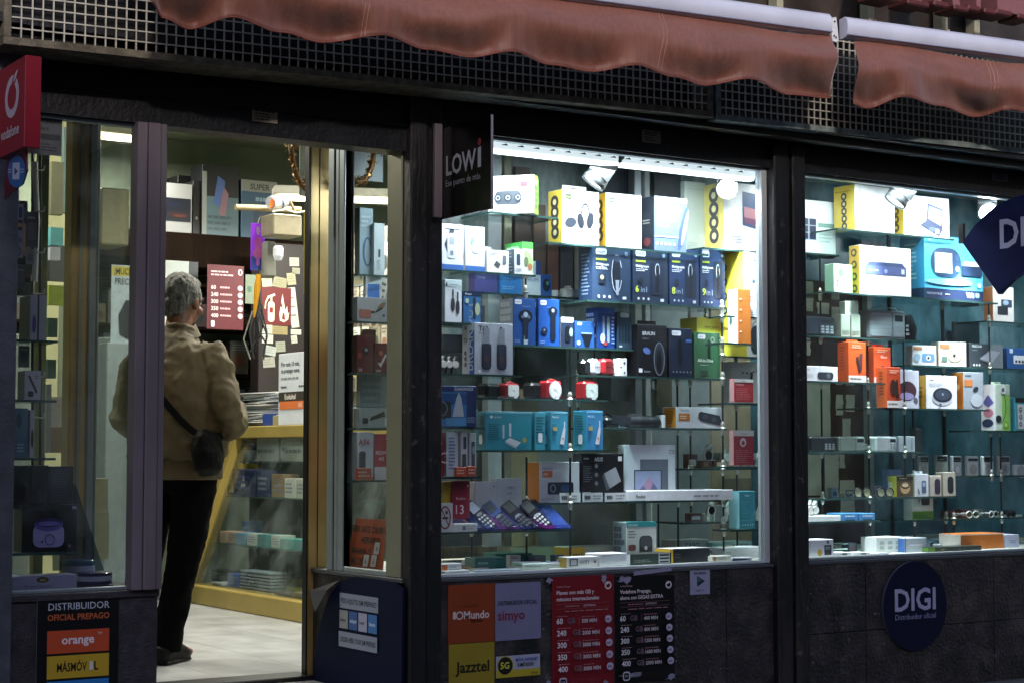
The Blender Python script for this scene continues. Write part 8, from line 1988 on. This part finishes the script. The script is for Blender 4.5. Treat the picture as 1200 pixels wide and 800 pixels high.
for s in (-1, 1):
    limb(mb, [(s*.15, -.02, 1.345), (s*.20, -.03, 1.30), (s*.235, -.045, 1.17), (s*.25, -.05, 1.06)], [.036, .038, .034, .030], M_SKIN)
    limb(mb, [(s*.25, -.05, 1.06), (s*.22, .08, 1.06), (s*.14, .20, 1.10)], [.040, .036, .026], M_SKIN)
    limb(mb, [LG_(*q) for q in [(s*.09, 0, .88), (s*.10, 0, .7), (s*.10, .01, .47), (s*.10, -.01, .3), (s*.10, -.02, .09)]], [.09, .08, .055, .05, .035], M_SKIN)
    limb(mb, [LG_(*q) for q in [(s*.10, -.04, .05), (s*.105, .05, .045), (s*.11, .16, .035)]], [(.034, .03), (.038, .028), (.034, .02)], M_SKIN)
    # hand: palm, four fingers, thumb
    h0 = Vector((s*.14, .20, 1.10)); d = Vector((-s*.45, .85, .12)).normalized(); side = Vector((s*.3, .2, .93)).normalized(); nrm = d.cross(side).normalized()
    limb(mb, [h0, h0+d*.04, h0+d*.085], [(.020, .026), (.014, .040), (.012, .038)], M_SKIN, 14)
    for q in range(4):
        b0 = h0+d*.078+side*(.027-.018*q); L = [.066, .074, .068, .052][q]; cur = nrm*(-s)
        limb(mb, [b0, b0+d*L*.45+cur*.006, b0+d*L*.75+cur*.022, b0+d*L*.85+cur*.04], [.0092, .0086, .008, .0066], M_SKIN, 10)
    t0 = h0+d*.02+side*.03
    limb(mb, [t0, t0+d*.03+side*.02+nrm*(-s)*.01, t0+d*.055+side*.022+nrm*(-s)*.02], [.011, .010, .008], M_SKIN, 10)
o = mb.build('body', man); fuse(o, .0055, 3)
# hair
mb = MB()
ellip(mb, hp(0, -.022, .032), (.086, .096, .096), M_HAIR, HR, 24)
ellip(mb, hp(0, -.058, -.010), (.074, .052, .078), M_HAIR, HR, 20); ellip(mb, hp(0, .02, .085), (.062, .06, .035), M_HAIR, HR, 20)
for s in (-1, 1): limb(mb, [hp(s*.072, .012, .04), hp(s*.077, .016, .0), hp(s*.076, .018, -.025)], [.016, .012, .006], M_HAIR, 10)
o = mb.build('hair', man); fuse(o, .005, 4, True, .010, .018)
# eyes and brows (hidden from the street, there all the same)
for s in (-1, 1):
    mb = MB(); ellip(mb, hp(s*.032, .078, .010), (.011, .008, .008), mat('#e0dcd4', .3, var=0), HR, 12); ellip(mb, hp(s*.032, .0835, .010), (.005, .004, .005), mat('#2a1c14', .3, var=0), HR, 10)
    mb.build('eye', man)
mb = MB(); 
for s in (-1, 1): limb(mb, [hp(s*.016, .093, .032), hp(s*.034, .092, .036), hp(s*.05, .08, .030)], [.003, .004, .002], M_HAIR, 8)
limb(mb, [hp(-.02, .093, -.056), hp(0, .097, -.057), hp(.02, .093, -.056)], [.002, .003, .002], mat('#7a4238', .5), 8)
mb.build('brows', man)
# jacket
mb = MB()
limb(mb, [(0, .0, .79), (0, .0, .81), (0, -.0, .865), (0, -.005, .89), (0, -.01, 1.0), (0, -.02, 1.12), (0, -.035, 1.24), (0, -.035, 1.325), (0, -.03, 1.375), (0, -.015, 1.405), (0, -.005, 1.435)],
     [(.195, .150), (.20, .155), (.20, .155), (.222, .175), (.238, .19), (.235, .188), (.218, .165), (.182, .128), (.125, .100), (.086, .088), (.080, .082)], M_JACK, 28)
for s in (-1, 1):
    limb(mb, [(s*.12, -.025, 1.345), (s*.175, -.03, 1.325), (s*.215, -.04, 1.26), (s*.245, -.055, 1.15), (s*.262, -.06, 1.05), (s*.255, -.02, 1.02), (s*.235, .06, 1.045), (s*.20, .13, 1.08), (s*.155, .185, 1.10)],
         [.054, .064, .070, .070, .072, .070, .063, .056, .046], M_JACK, 18)
mb.v = [((x*.86 if x < -.17 and z > .95 else x), y, z) for x, y, z in mb.v]
o = mb.build('jacket', man); fuse(o, .008, 6, True, .034, .12)
# collar roll, hem band, cuffs, yoke seam
mb = MB()
mb.grid(lambda i, j: ((.078+.024*j)*math.cos(2*math.pi*i+.0), -.010+(.080+.026*j)*math.sin(2*math.pi*i), 1.448-.050*j+.010*math.sin(2*math.pi*i)+.006*math.sin(4*math.pi*i)), 40, 6, M_JACK, True)
mb.build('collar', man)
mb = MB()
limb(mb, [(0, 0, .785), (0, 0, .79), (0, 0, .83), (0, 0, .868), (0, 0, .872)], [(.196, .150), (.206, .160), (.208, .163), (.208, .163), (.20, .155)], M_JACK, 32)
mb.build('hem_band', man)
# trousers
mb = MB()
limb(mb, [(0, 0, .95), (0, 0, .88), (0, -.005, .80), (0, 0, .74)], [(.165, .125), (.178, .14), (.18, .145), (.15, .12)], M_TROU, 24)
for s in (-1, 1):
    limb(mb, [LG_(*q) for q in [(s*.085, -.005, .86), (s*.095, 0, .72), (s*.10, .005, .58), (s*.10, .005, .45), (s*.10, -.005, .3), (s*.10, -.015, .16), (s*.10, -.01, .055)]], [(.098, .118), (.094, .108), (.084, .092), (.074, .08), (.066, .074), (.060, .070), (.058, .072)], M_TROU, 20)
o = mb.build('trousers', man); fuse(o, .010, 3, True, .022, .09)
for s in (-1, 1):
    mb = MB()
    limb(mb, [LG_(*q) for q in [(s*.10, -.085, .04), (s*.10, -.06, .048), (s*.10, .0, .062), (s*.102, .05, .05), (s*.104, .10, .038), (s*.105, .135, .030), (s*.105, .15, .022)]], [(.030, .034), (.042, .044), (.045, .055), (.047, .045), (.050, .034), (.042, .026), (.018, .014)], mat('#060607', .6, var=.05, spec=.25), 18)
    q = LG_(s*.102, 0, .01); mb.box((q[0]-.045, q[1]-.085, .001), (q[0]+.045, q[1]+.14, .014), mat('#08080a', .6), .006)
    o = mb.build('shoe', man); fuse(o, .006, 2)
# bag on a strap: its own thing
bag = empty('shoulder_bag', PP, 'small black shoulder bag hanging at the hip on a strap across the back', 'bag'); bag.rotation_euler.z = R(-50)
mb = MB()
limb(mb, [(.215, -.145, .985), (.22, -.15, .96), (.228, -.155, .90), (.228, -.153, .84), (.222, -.148, .81)], [(.03, .06), (.05, .088), (.056, .095), (.054, .085), (.035, .055)], mat('#040405', .7, bump=.2, scale=60, spec=.2), 20)
o = mb.build('pouch', bag); fuse(o, .008, 4, True, .02, .05)
mb = MB()
path = [(.205, -.17, .965), (.15, -.208, 1.01), (.06, -.218, 1.11), (-.03, -.224, 1.21), (-.10, -.205, 1.29), (-.145, -.14, 1.372), (-.135, -.03, 1.405), (-.11, .08, 1.36), (-.04, .155, 1.22), (.08, .175, 1.07), (.20, .10, .99), (.25, .0, .975), (.235, -.11, .97)]
vs = []
for i, p in enumerate(path):
    p = Vector(p); t = (Vector(path[min(i+1, len(path)-1)])-Vector(path[max(i-1, 0)])).normalized(); out = Vector((p.x, p.y*1.3, 0)).normalized() if i not in (5, 6) else Vector((0, 0, 1)); wv = t.cross(out).normalized()*.016; out = wv.cross(t).normalized()
    vs += [p-wv, p+wv, p+wv+out*.004, p-wv+out*.004]
fs = []
for i in range(len(path)-1):
    for k in range(4): fs.append((i*4+k, i*4+(k+1) % 4, (i+1)*4+(k+1) % 4, (i+1)*4+k))
mb.add(vs, fs, mat('#050506', .8, spec=.2), True)
o = mb.build('strap', bag); sb = o.modifiers.new('smooth', 'SUBSURF'); sb.levels = 2; sb.render_levels = 2
